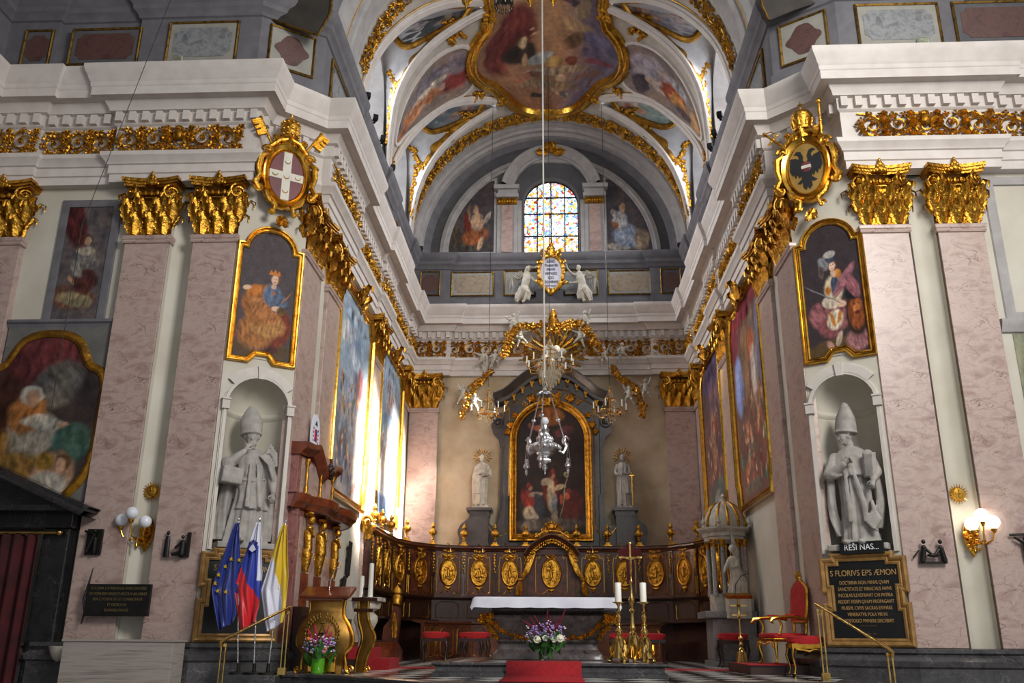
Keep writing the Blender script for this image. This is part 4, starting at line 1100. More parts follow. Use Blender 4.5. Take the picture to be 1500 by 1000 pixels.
wall_painting((-4.68, 20.30, 0), PI / 2, 3.36, 3.62, 8.28, 'tall framed painting with blue cloudy sky over a crowd, nearer one on the left wall', bg_l1, b1, 7.0)
b2 = [B(.3, .85, .3, .06, 10, '#a7b8d2', 5), B(.7, .75, .2, .06, -10, '#b8c2d4', 5)] + crowd(10, .3, .7, .62, .82, .05, ['#b08a78', '#8a6058', '#8894ae'], 8, 1.45) + [B(.4, .5, .2, .06, 0, '#c9ccd2', 6)] + crowd(30, .1, .95, .12, .5, .045, cl1, 9, 1.45) + [B(.5, .06, .6, .07, 0, '#5a6f96', 8)]
wall_painting((-4.68, 25.15, 0), PI / 2, 3.2, 3.75, 8.28, 'tall framed painting with blue sky, farther one on the left wall, half in sunlight', bg_l1, b2, 9.0)
cr = ['#8a3c2c', '#a8613c', '#6e4a48', '#9c7a58', '#7c2f34', '#b08a62', '#4f6a5a', '#8f5a4a']
b3 = [B(.5, .96, .5, .06, 0, '#7a2436', 7), B(.10, .85, .12, .10, 0, '#7a3040', 7), B(.18, .60, .14, .16, 0, '#7d8fc0', 3), B(.42, .70, .10, .22, 0, '#8a6c50', 3), B(.7, .65, .10, .28, 0, '#8f7a66', 3), B(.88, .7, .10, .2, 0, '#7f7a92', 4), B(.62, .74, .10, .08, 0, '#b0643c', 8), B(.68, .60, .09, .12, 0, '#bcb4b0', 8)] + crowd(46, .08, .95, .06, .48, .045, cr + ['#3f8a74'], 13, 1.45) + [B(.4, .06, .3, .03, 0, '#6a625c', 5)]
wall_painting((4.68, 20.30, 0), -PI / 2, 3.36, 3.62, 8.28, 'tall framed painting of red drapery and a crowd, nearer one on the right wall', hx('#6e5048'), b3, 15.0)
b4 = [B(.5, .9, .5, .1, 0, '#574a66', 6), B(.5, .7, .3, .1, 0, '#6e5860', 6), B(.45, .48, .1, .2, 0, '#a87c5c', 7)] + crowd(40, .08, .95, .2, .62, .045, ['#8a4a34', '#a86e48', '#74504c', '#8a7058'], 19, 1.45) + [B(.5, .12, .45, .12, 0, '#59615e', 9), B(.4, .1, .2, .05, 20, '#8c8f8a', 9)]
wall_painting((4.68, 25.20, 0), -PI / 2, 3.2, 3.75, 8.28, 'tall dusky framed painting, farther one on the right wall behind the domed shrine', hx('#5d4a4c'), b4, 21.0)

# frescoes of the side walls -------------------------------------------------
def flat_fresco(name, label, loc, rz, out, colf, fmat, prof, nu=70, nv=90, cat='fresco', path=None):
    t = thing(name, label, cat, loc, rz)
    zs_ = [p[1] for p in out]; za, zb_ = min(zs_), max(zs_)
    def row(v):
        z = za + (zb_ - za) * min(max(v, .001), .999); xs = []
        for i in range(len(out)):
            (x1, a), (x2, b) = out[i], out[(i + 1) % len(out)]
            if (a - z) * (b - z) <= 0 and abs(a - b) > 1e-9: xs.append(x1 + (x2 - x1) * (z - a) / (b - a))
        return (min(xs), max(xs)) if xs else (0, 0)
    xa = min(p[0] for p in out); xb = max(p[0] for p in out)
    rows = [row(j / nv) for j in range(nv + 1)]
    def pf(u, v):
        a, b = rows[round(v * nv)]; return (a + (b - a) * u, -.012, za + (zb_ - za) * v)
    def cf(u, v):
        a, b = rows[round(v * nv)]; return colf((a + (b - a) * u - xa) / (xb - xa), v)
    colormesh('painted_field', pf, nu, nv, cf, MT['fresco'], t)
    if prof:
        mb = MB(); mb.frame(out, prof); mb.build('frame', fmat, t, angle=35)
    return t
def rect(x0, x1, z0, z1): return [(x0, z0), (x1, z0), (x1, z1), (x0, z1)]
# left: standing/kneeling figure above, pope fresco below
bl = [B(.15, .9, .25, .3, 20, '#4a1f20', 6), B(.35, .2, .55, .10, -6, '#6b4a3a', 5), B(.45, .18, .4, .06, -10, '#8e7f60', 5), B(.62, .34, .26, .11, 0, '#4e2c28', 6), B(.55, .55, .20, .10, 0, '#77716c', 7), B(.38, .45, .10, .09, 35, '#7d7a74', 7), B(.72, .5, .16, .05, -10, '#6f6b68', 7), B(.52, .60, .2, .035, 0, '#a59a86', 6), B(.30, .35, .05, .05, 40, '#a58268'), B(.55, .70, .09, .05, 0, '#3c2c26'), B(.55, .69, .065, .04, 0, '#a8886e')]
flat_fresco('wall_fresco', 'upper left fresco of a person leaning over an infant, in a grey painted frame', (-8.65, 14.99, 0), 0, rect(-.42, .45, 6.0, 8.3), lambda u, v: paint_rgb(u, v, hx('#5c5455'), bl, 31, .08, .03, asp=2.4), 'grey', [(0, .02), (0, -.03), (.05, -.04), (.14, -.03), (.16, 0)])
ov = smooth_pts([(-1.05, 4.35), (-1.0, 4.9), (-.72, 5.1), (-.45, 5.55), (0, 5.66), (.45, 5.55), (.72, 5.1), (1.0, 4.9), (1.05, 4.35), (1.0, 3.4), (.75, 2.95), (.35, 2.62), (0, 2.5), (-.35, 2.62), (-.75, 2.95), (-1.0, 3.4), (-1.05, 4.35)], 64)[:-1][::-1]
bl = [B(.5, .85, .4, .16, 0, '#5a2a2c', 8), B(.62, .72, .25, .12, 40, '#5e5a55', 6), B(.2, .5, .18, .3, 0, '#3a2018', 6), B(.38, .28, .25, .20, 10, '#8a6632', 8), B(.48, .44, .22, .12, 0, '#9a9080', 8), B(.40, .55, .16, .12, -15, '#8a5a30', 8), B(.55, .50, .18, .04, -10, '#a8a294', 8), B(.75, .48, .08, .02, -10, '#b08c72'), B(.42, .66, .10, .05, 0, '#b9b2a6'), B(.43, .64, .065, .05, 0, '#a8846a'), B(.82, .38, .16, .12, 0, '#38524a', 6), B(.70, .22, .18, .12, 30, '#a07c62', 8), B(.78, .28, .07, .05, 0, '#5a4028'), B(.77, .27, .05, .04, 0, '#b48e72'), B(.55, .12, .3, .08, 20, '#a9a498', 8), B(.62, .28, .08, .06, 20, '#8a6a2a', 8)]
flat_fresco('wall_fresco', 'left fresco of a seated pope with an angel in an ochre cartouche frame', (-8.93, 14.935, 0), 0, ov, lambda u, v: paint_rgb(u, v, hx('#3c3230'), bl, 33, .10, .03, asp=1.5), 'goldflat', [(0, .02), (0, -.03), (.05, -.05), (.12, -.03), (.15, 0)], nu=90, nv=110)
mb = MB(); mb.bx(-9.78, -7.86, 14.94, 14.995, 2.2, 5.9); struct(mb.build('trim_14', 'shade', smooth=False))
mb = MB(); mb.at((0, 15.0, 0)); mb.sweep([(-9.8, 0), (-7.84, 0)], [(0, 5.84), (.06, 5.86), (.08, 5.92), (.12, 5.95), (.12, 6.0), (0, 6.02)]); struct(mb.build('trim_15', 'grey', angle=30))
# right edge: pale framed field
mb = MB(); mb.at((8.16, 15.0, 0)); mb.frame(rect(0, 1.6, 5.98, 8.45), [(0, .02), (0, -.04), (.06, -.05), (.16, -.03), (.18, 0)]); mb.sweep([(-.3, 0), (1.9, 0)], [(0, 5.6), (.05, 5.62), (.09, 5.72), (.12, 5.78), (.12, 5.84), (0, 5.86)]); struct(mb.build('trim_16', 'greylight', angle=30))
bl = [B(.3, .3, .3, .3, 0, '#6a6a58', 6)]
flat_fresco('wall_fresco', 'greenish fresco strip with gilded scroll at the right edge of the picture', (9.0, 15.0, 0), 0, rect(-.95, .8, 2.0, 5.6), lambda u, v: paint_rgb(u, v, hx('#848873'), bl, 35, .08, .03), 'grey', None, 20, 40)
MT['dullgold'] = goldm('dull_gilding', '#8a6a34', '#553d18', .5, .2)
# attic panels ----------------------------------------------------------------
def panel(label, loc, rz, w, z0, z1, field, inner, shape='lobed', gm='dullgold', seed=1):
    t = thing('painted_panel', label, 'panel', loc, rz)
    mb = MB(); mb.frame(rect(-w / 2, w / 2, z0, z1), [(0, 0.0), (0, -.03), (.03, -.05), (.05, -.03), (.05, 0)]); mb.build('frame', gm, t, smooth=False)
    mb = MB(); mb.bx(-w / 2, w / 2, -.012, 0, z0, z1); mb.build('field', field, t, smooth=False)
    h = (z1 - z0) / 2; zc = (z0 + z1) / 2; a = w / 2 * .88; b = h * .78; pts = []
    if shape == 'quatre':
        for i in range(48):
            q = 2 * PI * i / 48; rr = 1 + .18 * cos(4 * q); pts.append((a * .95 * cos(q) * rr * .85, zc + b * sin(q) * (1.0 if abs(cos(q)) < .8 else .8)))
    else:
        c = b * .35
        for (sx, sz) in ((1, 1), (-1, 1), (-1, -1), (1, -1)):
            cx_, cz_ = sx * a, zc + sz * b
            st = [(0, -1), (-.35, -.9), (-.9, -.35), (-1, 0)] if sx * sz > 0 else [(-1, 0), (-.9, -.35), (-.35, -.9), (0, -1)]
            for (p, q) in st: pts.append((cx_ + sx * p * c, cz_ + sz * q * c))
    mb = MB(); mb.prism(pts[::-1], -.02, -.01); mb.build('inlay', inner, t, smooth=False)
    return t
MT['panelgrey'] = marble('grey_inlay', '#5d5f63', '#8b8d8f', '#6f6a60', 2.5, .5, .05)
MT['panelochre'] = marble('ochre_inlay', '#7d746a', '#9b8a74', '#6b4f3a', 2.2, .5, .05)
MT['panelmaroon'] = marble('maroon_inlay', '#4d3230', '#5d403a', '#35201f', 2.2, .5, .03)
MT['panelfield'] = plain('stone_field', '#97948c', '#8a877f', .7)
ya = 15.0 - .09 - J
panel('grey inlaid attic panel above the left cornice lamp', (-6.85, ya, 0), 0, 1.35, 11.42, 12.3, 'panelfield', 'panelgrey')
panel('dark oval attic panel left of the grey one', (-8.9 + .05, ya, 0), 0, 1.35, 11.42, 12.2, 'greydark', 'panelmaroon')
panel('dark upright attic panel near the far left corner', (-10.25, ya, 0), 0, .5, 11.42, 12.2, 'greydark', 'panelmaroon')
panel('grey inlaid attic panel above the right cornice lamp', (6.85, ya, 0), 0, 1.5, 11.42, 12.3, 'panelfield', 'panelgrey')
panel('maroon oval attic panel at the top right edge', (8.75, ya, 0), 0, 1.6, 11.42, 12.3, 'greydark', 'panelmaroon')
def onch(s, u, d=0.0):
    if s < 0: b = Vector((-5.72, 15 - J)); e = Vector((-4.66, 15.60))
    else: b = Vector((4.66, 15.60)); e = Vector((5.72, 15 - J))
    dv = (e - b).normalized(); nn = Vector((dv.y, -dv.x)); p = b.lerp(e, u) + nn * d; return (p.x, p.y, 0), math.atan2(dv.y, dv.x)
for s, w in ((-1, 'left'), (1, 'right')):
    loc, rz = onch(s, .5, .09); panel('angled attic panel with a maroon lobed inlay on the %s pier' % w, loc, rz, .86, 11.42, 12.3, 'panelfield', 'panelmaroon', 'quatre')
    for (yy, ww, nm) in ((17.1, 1.9, 'nearest'), (20.3, 2.6, 'middle'), (25.2, 2.6, 'farthest')):
        panel('attic panel on the %s chancel wall, %s of three' % (w, nm), (s * (4.75 - .09 - J), yy, 0), -s * PI / 2, ww, 11.42, 12.3, 'greydark', 'panelgrey')
yb = 28.15 - .09
panel('grey attic panel behind the angels and the lettered cartouche', (0.03, yb, 0), 0, 3.1, 11.55, 12.38, 'panelfield', 'panelgrey')
panel('ochre attic panel left of the kneeling angel', (-2.62, yb, 0), 0, 1.35, 11.55, 12.35, 'panelfield', 'panelochre')
panel('ochre attic panel right of the winged angel', (2.68, yb, 0), 0, 1.35, 11.55, 12.35, 'panelfield', 'panelochre')
panel('small maroon attic panel in the far left corner', (-4.05, yb - J, 0), 0, .6, 11.55, 12.35, 'greydark', 'panelmaroon')
panel('small maroon attic panel in the far right corner', (4.05, yb - J, 0), 0, .6, 11.55, 12.35, 'greydark', 'panelmaroon')
# lunette wall: painted figures, window surround
def halfl(s):
    o = []
    x0, x1 = 1.95, 3.5
    pts = [(x0, 13.15)] + [(x1, 13.15)] + [(3.52 * cos(rad(a)), 13.05 + 3.52 * sin(rad(a))) for a in range(5, 57, 4)] + [(x0, 15.9)]
    return pts if s > 0 else [(-x, z) for x, z in pts][::-1]
bl = [B(.1, .2, .3, .15, 20, '#4c4036', 7)] + [B(.5, .08, .5, .06, 0, '#4a443c', 6), B(.62, .25, .26, .12, -10, '#8a5238', 9), B(.5, .20, .2, .1, 20, '#9a5a34', 9), B(.70, .12, .05, .10, -15, '#b9987e', 7), B(.62, .42, .15, .12, 0, '#b3957c', 7), B(.40, .42, .08, .14, 10, '#6e2c24', 8), B(.44, .55, .03, .12, 0, '#8a705c', 6), B(.60, .60, .07, .06, 0, '#9a7a50'), B(.61, .58, .05, .05, 0, '#b8977e'), B(.85, .48, .05, .1, -30, '#a89a90', 7)]
flat_fresco('wall_fresco', 'fresco of a winged man in red drapery left of the stained glass window', (0.03, 28.14, 0), 0, halfl(-1), lambda u, v: paint_rgb(u, v, hx('#4f474a'), bl, 41, .1, .03, asp=1.6), 'greylight', [(0, 0), (0, -.04), (.06, -.05), (.10, -.02), (.1, 0)])
bl = [B(.72, .15, .22, .14, 0, '#a08a74', 5), B(.3, .06, .35, .05, 0, '#9a958e', 5), B(.38, .24, .26, .12, 20, '#8f9aae', 9), B(.40, .14, .24, .08, -20, '#9aa4b4', 9), B(.30, .40, .16, .14, 0, '#b4b4b8', 8), B(.20, .50, .12, .04, -40, '#a8a09c', 7), B(.12, .55, .03, .03, 0, '#b8977e'), B(.18, .35, .08, .05, -30, '#8a5a3c', 8), B(.36, .59, .07, .06, 0, '#b08a5c'), B(.35, .57, .05, .05, 0, '#c09c80')]
flat_fresco('wall_fresco', 'fresco of a pointing man in pale blue robes right of the stained glass window', (0.03, 28.14, 0), 0, halfl(1), lambda u, v: paint_rgb(u, v, hx('#524c50'), bl, 43, .1, .03, asp=1.6), 'greylight', [(0, 0), (0, -.04), (.06, -.05), (.10, -.02), (.1, 0)])
# stained glass
def sg():
    m, nt, b = newmat('stained_glass'); v = coords(nt, sv=(4.8, 4.8, 4.8))
    vo = N(nt, 'ShaderNodeTexVoronoi', distance='CHEBYCHEV'); vo.inputs['Scale'].default_value = 2.4; vo.inputs['Randomness'].default_value = 0.85; nt.links.new(v, vo.inputs['Vector'])
    sp = N(nt, 'ShaderNodeSeparateColor'); nt.links.new(vo.outputs['Color'], sp.inputs[0])
    c = ramp(nt, sp.outputs[0], [(0.0, '#f4f8ff'), (.30, '#eaf4ff'), (.36, '#9ccdf2'), (.48, '#e6f0fb'), (.54, '#f0c45a'), (.62, '#e08a2c'), (.68, '#fdf3c8'), (.76, '#b08ac8'), (.80, '#f3f7ff'), (.88, '#5f9ad8'), (.94, '#c03a2c'), (.98, '#ffe9a0')])
    for n_ in nt.nodes:
        if n_.type == 'VALTORGB' and len(n_.color_ramp.elements) == 12: n_.color_ramp.interpolation = 'CONSTANT'
    # warmer at the sill and along the rim
    tc = N(nt, 'ShaderNodeTexCoord'); sx = N(nt, 'ShaderNodeSeparateXYZ'); nt.links.new(tc.outputs['Object'], sx.inputs[0])
    ve = N(nt, 'ShaderNodeTexVoronoi', feature='DISTANCE_TO_EDGE', ); ve.inputs['Scale'].default_value = 2.4; ve.inputs['Randomness'].default_value = .85; nt.links.new(v, ve.inputs['Vector'])
    e = ramp(nt, ve.outputs['Distance'], [(0.03, (0.12, 0.12, 0.15, 1)), (0.06, (1, 1, 1, 1))])
    mr = N(nt, 'ShaderNodeMapRange'); mr.inputs[1].default_value = .9; mr.inputs[2].default_value = .2; nt.links.new(sx.outputs['Z'], mr.inputs[0])
    w_ = ramp(nt, sp.outputs[1], [(.45, (0, 0, 0, 1)), (.5, (1, 1, 1, 1))])
    f = mixc(nt, 1.0, mr.outputs[0], w_, 'MULTIPLY')
    c = mixc(nt, f, c, '#eda63a')
    c = mixc(nt, 1.0, c, e, 'MULTIPLY')
    nt.links.new(c, b.inputs['Emission Color']); b.inputs['Emission Strength'].default_value = 1.35; nt.links.new(c, b.inputs['Base Color']); b.inputs['Roughness'].default_value = .2
    return m
MT['stained'] = sg()
t = thing('stained_glass_window', 'tall round-headed stained glass window over the back cornice', 'window', (0.06, 28.5, 13.02))
H0 = 2.0; out = [(-.96, 0), (.96, 0)] + [(.96 * cos(PI * i / 24), H0 + .96 * sin(PI * i / 24)) for i in range(25)]
mb = MB(); mb.prism(out, -.01, .01); mb.build('glass', 'stained', t, smooth=False)
mb = MB()
for x in (-.48, 0, .48): mb.bx(x - .02, x + .02, -.05, -.01, 0, H0 + math.sqrt(.96 ** 2 - x * x))
for z in (.86, 1.72, 2.35): mb.bx(-.95, .95, -.05, -.01, z - .02, z + .02)
mb.frame(out, [(-.03, -.05), (.03, -.05), (.03, 0)]); mb.build('lead_frame', 'iron', t, smooth=False)
# surround of the window: pilasters, broken arch
t = thing('window_surround', 'grey stone window surround with two marble pilasters and a broken arch', 'window surround', (0.06, 28.14, 13.0))
mb = MB(); 
for s in (-1, 1):
    mb.bx(min(s * 1.17, s * 1.87), max(s * 1.17, s * 1.87), -.06, 0, 0, 2.2)
    mb.bx(min(s * 1.02, s * 1.2), max(s * 1.02, s * 1.2), -.04, 0, 0, 2.1)
mb.build('pilaster_backing', 'greylight', t, smooth=False)
for s in (-1, 1):
    mb = MB(); mb.bx(s * 1.52 - .19, s * 1.52 + .19, -.10, -.06, .12, 1.9); mb.build('marble_panel', 'pink', t, smooth=False)
    mb = MB(); mb.bx(s * 1.52 - .34, s * 1.52 + .34, -.16, -.05, 1.93, 2.14)
    for k in range(7): mb.ell((s * 1.52 - .27 + k * .09, -.18, 2.03), (.05, .04, .09), 8, 6)
    mb.build('gilded_capital', 'gold2', t)
mb = MB()
for s in (-1, 1):
    mb.at(); mb.bx(min(s * 1.12, s * 1.9), max(s * 1.12, s * 1.9), -.26, 0, 2.15, 2.28); mb.bx(min(s * 1.1, s * 1.98), max(s * 1.1, s * 1.98), -.32, 0, 2.45, 2.6); mb.bx(min(s * 1.16, s * 1.85), max(s * 1.16, s * 1.85), -.2, 0, 2.28, 2.45)
ar = [(1.35, -.02), (1.35, -.16), (1.42, -.18), (1.42, -.24), (1.62, -.24), (1.66, -.30), (1.74, -.32), (1.78, -.30), (1.78, 0)]
n = 30; k = len(ar)
mb.add([(r * cos(rad(14 + 152 * i / n)), y, 2.25 + r * 1.08 * sin(rad(14 + 152 * i / n))) for i in range(n + 1) for r, y in ar], [(i * k + j, (i + 1) * k + j, (i + 1) * k + j + 1, i * k + j + 1) for i in range(n) for j in range(k - 1)])
mb.build('arch', 'greylight', t, angle=30)
mb = MB(); mb.box((0, -.3, 4.0), (.34, .2, .36), top=(1.25, 1)); 
for s in (-1, 1): mb.leaf((s * .1, -.32, 3.86), .3, .42, .3, tilt=s * 1.7); mb.spiral((s * .35, 0, 3.78), .12, 1.3, .03, a0=PI / 2, sgn=s, y=-.34)
mb.leaf((0, -.4, 3.78), .3, .4, .4); mb.build('gilded_keystone', 'gold2', t)

for lab, px_ in (('dark painted field with a gilt edge at the top left, beside the vault arch', [(330, -30), (490, -30), (484, 20), (466, 52), (400, 30), (330, 12)]), ('dark painted field with a gilt edge at the top right, beside the vault arch', [(1112, -30), (1116, 8), (1126, 30), (1165, 14), (1225, -5), (1225, -30)])):
    pts = [atY(a, b, 14.96) for a, b in px_]; t = thing('pendentive_fresco', lab, 'fresco')
    mb = MB(); o_ = [(p.x, p.z) for p in pts]; mb.prism(o_, 14.96, 14.995); mb.build('painted_field', 'darkfield' if 'darkfield' in MT else MT.setdefault('darkfield', plain('dark_fresco', '#2b2825', '#3a332c', .7)), t, smooth=False)
    mb = MB(); mb.tube([(p.x, 14.95, p.z) for p in pts[(1 if px_[0][0] < 700 else 0):]][:3 if px_[0][0] > 700 else 5], .03, 7); mb.build('gilt_edge', 'dullgold', t)
# ================================================================== RETABLE
BY = 27.98
rt = thing('altar_retable', 'tall dark marble altarpiece surround with curved pediment on the back wall', 'altarpiece', (0.03, 28.13, 0))
def mirx(o): return o + [(-x, z) for x, z in o[::-1]]
mb = MB()
body = [(1.42, 3.2), (1.42, 3.95), (1.50, 6.6), (1.62, 6.9), (1.55, 7.35), (1.60, 7.75), (1.3, 8.05), (0.6, 8.55), (0, 8.65)]
mb.prism([(-1.5, 3.2), (1.5, 3.2), (1.52, 7.6), (1.45, 7.85), (1.0, 8.15), (.6, 8.5), (0, 8.6), (-.6, 8.5), (-1.0, 8.15), (-1.45, 7.85), (-1.52, 7.6)], -.30, 0); mb.bx(-1.5, 1.5, -.28, 0, 0, 3.2)
mb.build('body', 'retable', rt, smooth=False, bevel=.02)
# curved pediment cornice
pc = smooth_pts([(-1.86, 7.98), (-1.5, 8.12), (-1.15, 8.42), (-.75, 8.72), (-.35, 8.86), (0, 8.9), (.35, 8.86), (.75, 8.72), (1.15, 8.42), (1.5, 8.12), (1.86, 7.98)], 40)
mb = MB(); mb.frame(pc[::-1] if False else pc, [(.34, 0), (.34, -.36), (.30, -.42), (.20, -.42), (.16, -.50), (.06, -.56), (0, -.66), (-.03, -.66), (-.05, 0)], closed=False)
mb.frame([(-1.86, 7.62), (-1.86, 8.02)], [(0, 0), (0, -.6)], closed=False); mb.frame([(1.86, 8.02), (1.86, 7.62)], [(0, 0), (0, -.6)], closed=False)
mb.build('pediment_cornice', 'retable', rt, angle=35)
for i in range(11):
    mb = MB(); q = pc[4 + i * 32 // 10]; z = q[1] - .42
    for (dx, dz, r) in ((0, 0, .055), (-.04, .05, .035), (.04, .05, .035), (0, -.10, .04), (0, -.05, .03)): mb.ell((q[0] * .96 + dx, -.42, z + dz), (r, r * .7, r * 1.1), 7, 5)
    mb.build('gilt_drop', 'gold', rt)
mb = MB()
for s in (-1, 1):
    p = smooth_pts([(s * 1.32, 3.75), (s * 1.34, 7.3), (s * 1.42, 7.42), (s * 1.36, 7.62), (s * .95, 7.85), (s * .5, 8.12), (0, 8.2)], 40); mb.tube([(x, -.31, z) for x, z in p], .018, 6)
mb.build('gilt_line', 'goldsmooth', rt)
for s in (-1, 1):
    mb = MB(); mb.prism([(s * (1.45 + .0), 3.2)] + [(s * x, z) for x, z in ((1.62, 3.2), (1.60, 6.2), (1.7, 6.6), (1.86, 6.75), (1.93, 7.0), (1.88, 7.3), (1.7, 7.42), (1.45, 7.4))], -.24, 0) if s < 0 else mb.prism([(s * x, z) for x, z in ((1.45, 7.4), (1.7, 7.42), (1.88, 7.3), (1.93, 7.0), (1.86, 6.75), (1.7, 6.6), (1.60, 6.2), (1.62, 3.2), (1.45, 3.2))], -.24, 0)
    mb.spiral((s * 1.70, 0, 7.12), .2, 1.7, .05, a0=PI / 2 if s > 0 else PI / 2, sgn=-s, y=-.27)
    mb.build('volute', 'retable', rt, smooth=True)
    # wing and statue pedestal
    mb = MB(); w = [(1.5, 3.2), (2.88, 3.2), (2.84, 3.42), (2.90, 3.66), (2.80, 3.88), (2.62, 4.02), (2.54, 4.14), (2.56, 4.24), (2.58, 4.36), (1.88, 4.36), (1.90, 4.22), (1.96, 4.1), (1.94, 3.96), (1.84, 3.84), (1.70, 3.88), (1.60, 4.15), (1.52, 4.8), (1.5, 3.95)]
    w = smooth_pts(w[1:-1], 40); w = [(1.45, 3.2)] + w + [(1.45, 4.8)]
    o = [(s * x, z) for x, z in w]
    mb.prism(o if s > 0 else o[::-1], -.42, 0)
    mb.bx(min(s * 1.84, s * 2.62), max(s * 1.84, s * 2.62), -.66, 0, 4.27, 4.36); mb.bx(min(s * 1.92, s * 2.52), max(s * 1.92, s * 2.52), -.58, 0, 4.12, 4.27)
    mb.bx(min(s * 1.94, s * 2.5), max(s * 1.94, s * 2.5), -.56, 0, 3.2, 4.12)
    mb.build('statue_pedestal', 'retable', rt, angle=30)
    mb = MB(); p = smooth_pts([(s * 2.42, 3.35), (s * 2.34, 3.5), (s * 2.42, 3.72), (s * 2.5, 3.86), (s * 2.38, 3.9), (s * 2.2, 3.82), (s * 2.02, 3.9), (s * 1.85, 3.66), (s * 1.6, 3.52), (s * 1.38, 3.68), (s * 1.34, 3.85)], 40)
    mb.tube([(x, -.44 if abs(x) > 1.5 else -.32, z) for x, z in p], .018, 6); mb.build('gilt_line', 'goldsmooth', rt)
    mb = MB(); mb.star_leaf((s * 1.28, 7.0), .16, 6, -.33, .05); mb.star_leaf((s * 1.38, 6.78), .14, 5, -.33, .05); mb.star_leaf((s * 1.16, 7.32), .13, 5, -.33, .05); mb.star_leaf((s * .62, 7.86), .18, 6, -.33, .05); mb.spiral((s * .52, 0, 7.9), .12, 1.2, .025, sgn=s, y=-.33); mb.spiral((s * .86, 0, 7.72), .1, 1.2, .022, sgn=s, y=-.33)
    mb.leaf((s * .1, -.33, 7.75), .2, .4, .3, tilt=s * .5)
    mb.build('gilt_scrollwork', 'gold', rt)
# altarpiece painting
ap = thing('altarpiece_painting', 'dark arched altar painting of bishops in a gilded frame, hung in the marble retable', 'painting', (0.0, 27.82, 0))
R_ = 1.06; zt = 6.55
pth = [(-R_, 3.6), (R_, 3.6)] + [(R_ * cos(PI * i / 24), zt + R_ * .98 * sin(PI * i / 24)) for i in range(25)]
mb = MB(); mb.frame(pth, [(0, .02), (0, -.04), (.02, -.06), (.05, -.05), (.07, -.08), (.12, -.12), (.15, -.10), (.17, -.13), (.21, -.14), (.23, -.1), (.23, .02)]); mb.build('frame', 'gold', ap, angle=35)
asp = (zt + R_ - 3.6) / (2 * R_)
def hwf(v):
    z = 3.6 + (zt + R_ * .98 - 3.6) * v
    h = R_ + .01 if z < zt else math.sqrt(max(0, 1 - ((z - zt) / (R_ * .98)) ** 2)) * R_ + .01
    return (-h, h)
bl = [B(.5, .93, .2, .08, 0, '#7a4a22', 4), B(.30, .84, .14, .03, -10, '#7a4636', 7), B(.38, .80, .06, .05, 30, '#8a5040', 7), B(.70, .80, .14, .04, 20, '#4e2a2a', 6), B(.33, .72, .04, .05, 10, '#7a4a34', 6), B(.30, .88, .1, .03, 20, '#2b2424', 6), B(.75, .74, .05, .02, 0, '#6a3e34', 6),
      B(.50, .33, .12, .14, 0, '#5a1f1a', 7), B(.50, .30, .06, .13, 0, '#a8987c', 7), B(.42, .40, .07, .025, 40, '#a09078', 7), B(.62, .36, .08, .02, 20, '#a09078', 7), B(.53, .445, .028, .02, 0, '#a07a60'), B(.53, .478, .03, .025, 0, '#8a2a1e', 6), B(.55, .24, .03, .08, 0, '#7a8088', 7),
      B(.17, .25, .09, .10, 25, '#7a2a20', 7), B(.20, .15, .11, .06, 20, '#9a8c78', 8), B(.27, .30, .10, .02, 15, '#a89880', 7), B(.20, .345, .03, .02, 0, '#a07a60'), B(.17, .37, .03, .022, 0, '#8a2a1e'), B(.33, .22, .07, .1, 10, '#30343c', 6), B(.26, .12, .05, .03, -20, '#a09480', 7),
      B(.80, .22, .16, .12, 0, '#4a1c18', 7), B(.73, .29, .05, .03, 0, '#a8543a', 6), B(.76, .33, .03, .02, 0, '#8a3a28', 6), B(.64, .26, .03, .04, 0, '#9a4a34', 7), B(.69, .30, .008, .17, -8, '#8a8468'), B(.73, .455, .035, .02, 0, '#8a8468'), B(.73, .455, .018, .01, 0, '#2c2220'),
      B(.5, .07, .5, .05, 0, '#4a423c', 7), B(.2, .06, .15, .04, 10, '#6a625a', 7), B(.55, .14, .05, .06, 0, '#8a7e6c', 7)]
canvas(ap, -R_, R_, 3.6, zt + R_ * .98, hwf, lambda u, v: paint_rgb((hwf(v)[0] + (hwf(v)[1] - hwf(v)[0]) * u + R_) / (2 * R_), v, hx('#251c1a'), bl, 51, .10, .02, asp=asp), 90, 160)
mb = MB(); mb.leaf((0, -.12, 7.62), .34, .42, .4)
for s in (-1, 1): mb.spiral((s * .16, 0, 7.75), .13, 1.3, .03, sgn=s, y=-.16); mb.leaf((s * .08, -.12, 7.66), .22, .3, .4, tilt=s * .9)
mb.build('crest', 'gold', ap)

# ================================================================== CHOIR STALLS
SB = [(0.76, 27.22), (1.68, 27.22), (2.60, 27.18), (3.48, 26.82), (4.10, 25.98), (4.38, 25.02), (4.44, 24.0), (4.45, 23.0), (4.45, 22.4)]
ST = [(-x, y) for x, y in SB[::-1]] + SB
st = thing('choir_stalls', 'curved dark wooden choir stalls with gilded oval medallions round the apse', 'choir stalls')
mb = MB(); zt_ = 3.17
mb.sweep(ST, [(0, 1.70), (0, 3.0), (.04, 3.02), (.06, 3.06), (.12, 3.1), (.12, 3.15), (.15, 3.17), (-.22, 3.17), (-.22, 1.70)]); mb.build('back_wall', 'wood', st, smooth=False)
mb = MB(); mb.sweep(ST, [(.02, 1.62), (.10, 1.63), (.14, 1.68), (.14, 1.72), (.02, 1.73)]); mb.sweep(ST, [(-.2, 0), (-.2, 1.65), (.02, 1.65), (.02, 1.05), (.45, 1.05), (.45, 1.0), (.06, .98), (.06, .5), (.42, .5), (.42, .44), (.40, 0)]); mb.build('seats_and_wainscot', 'wooddark', st, smooth=False)
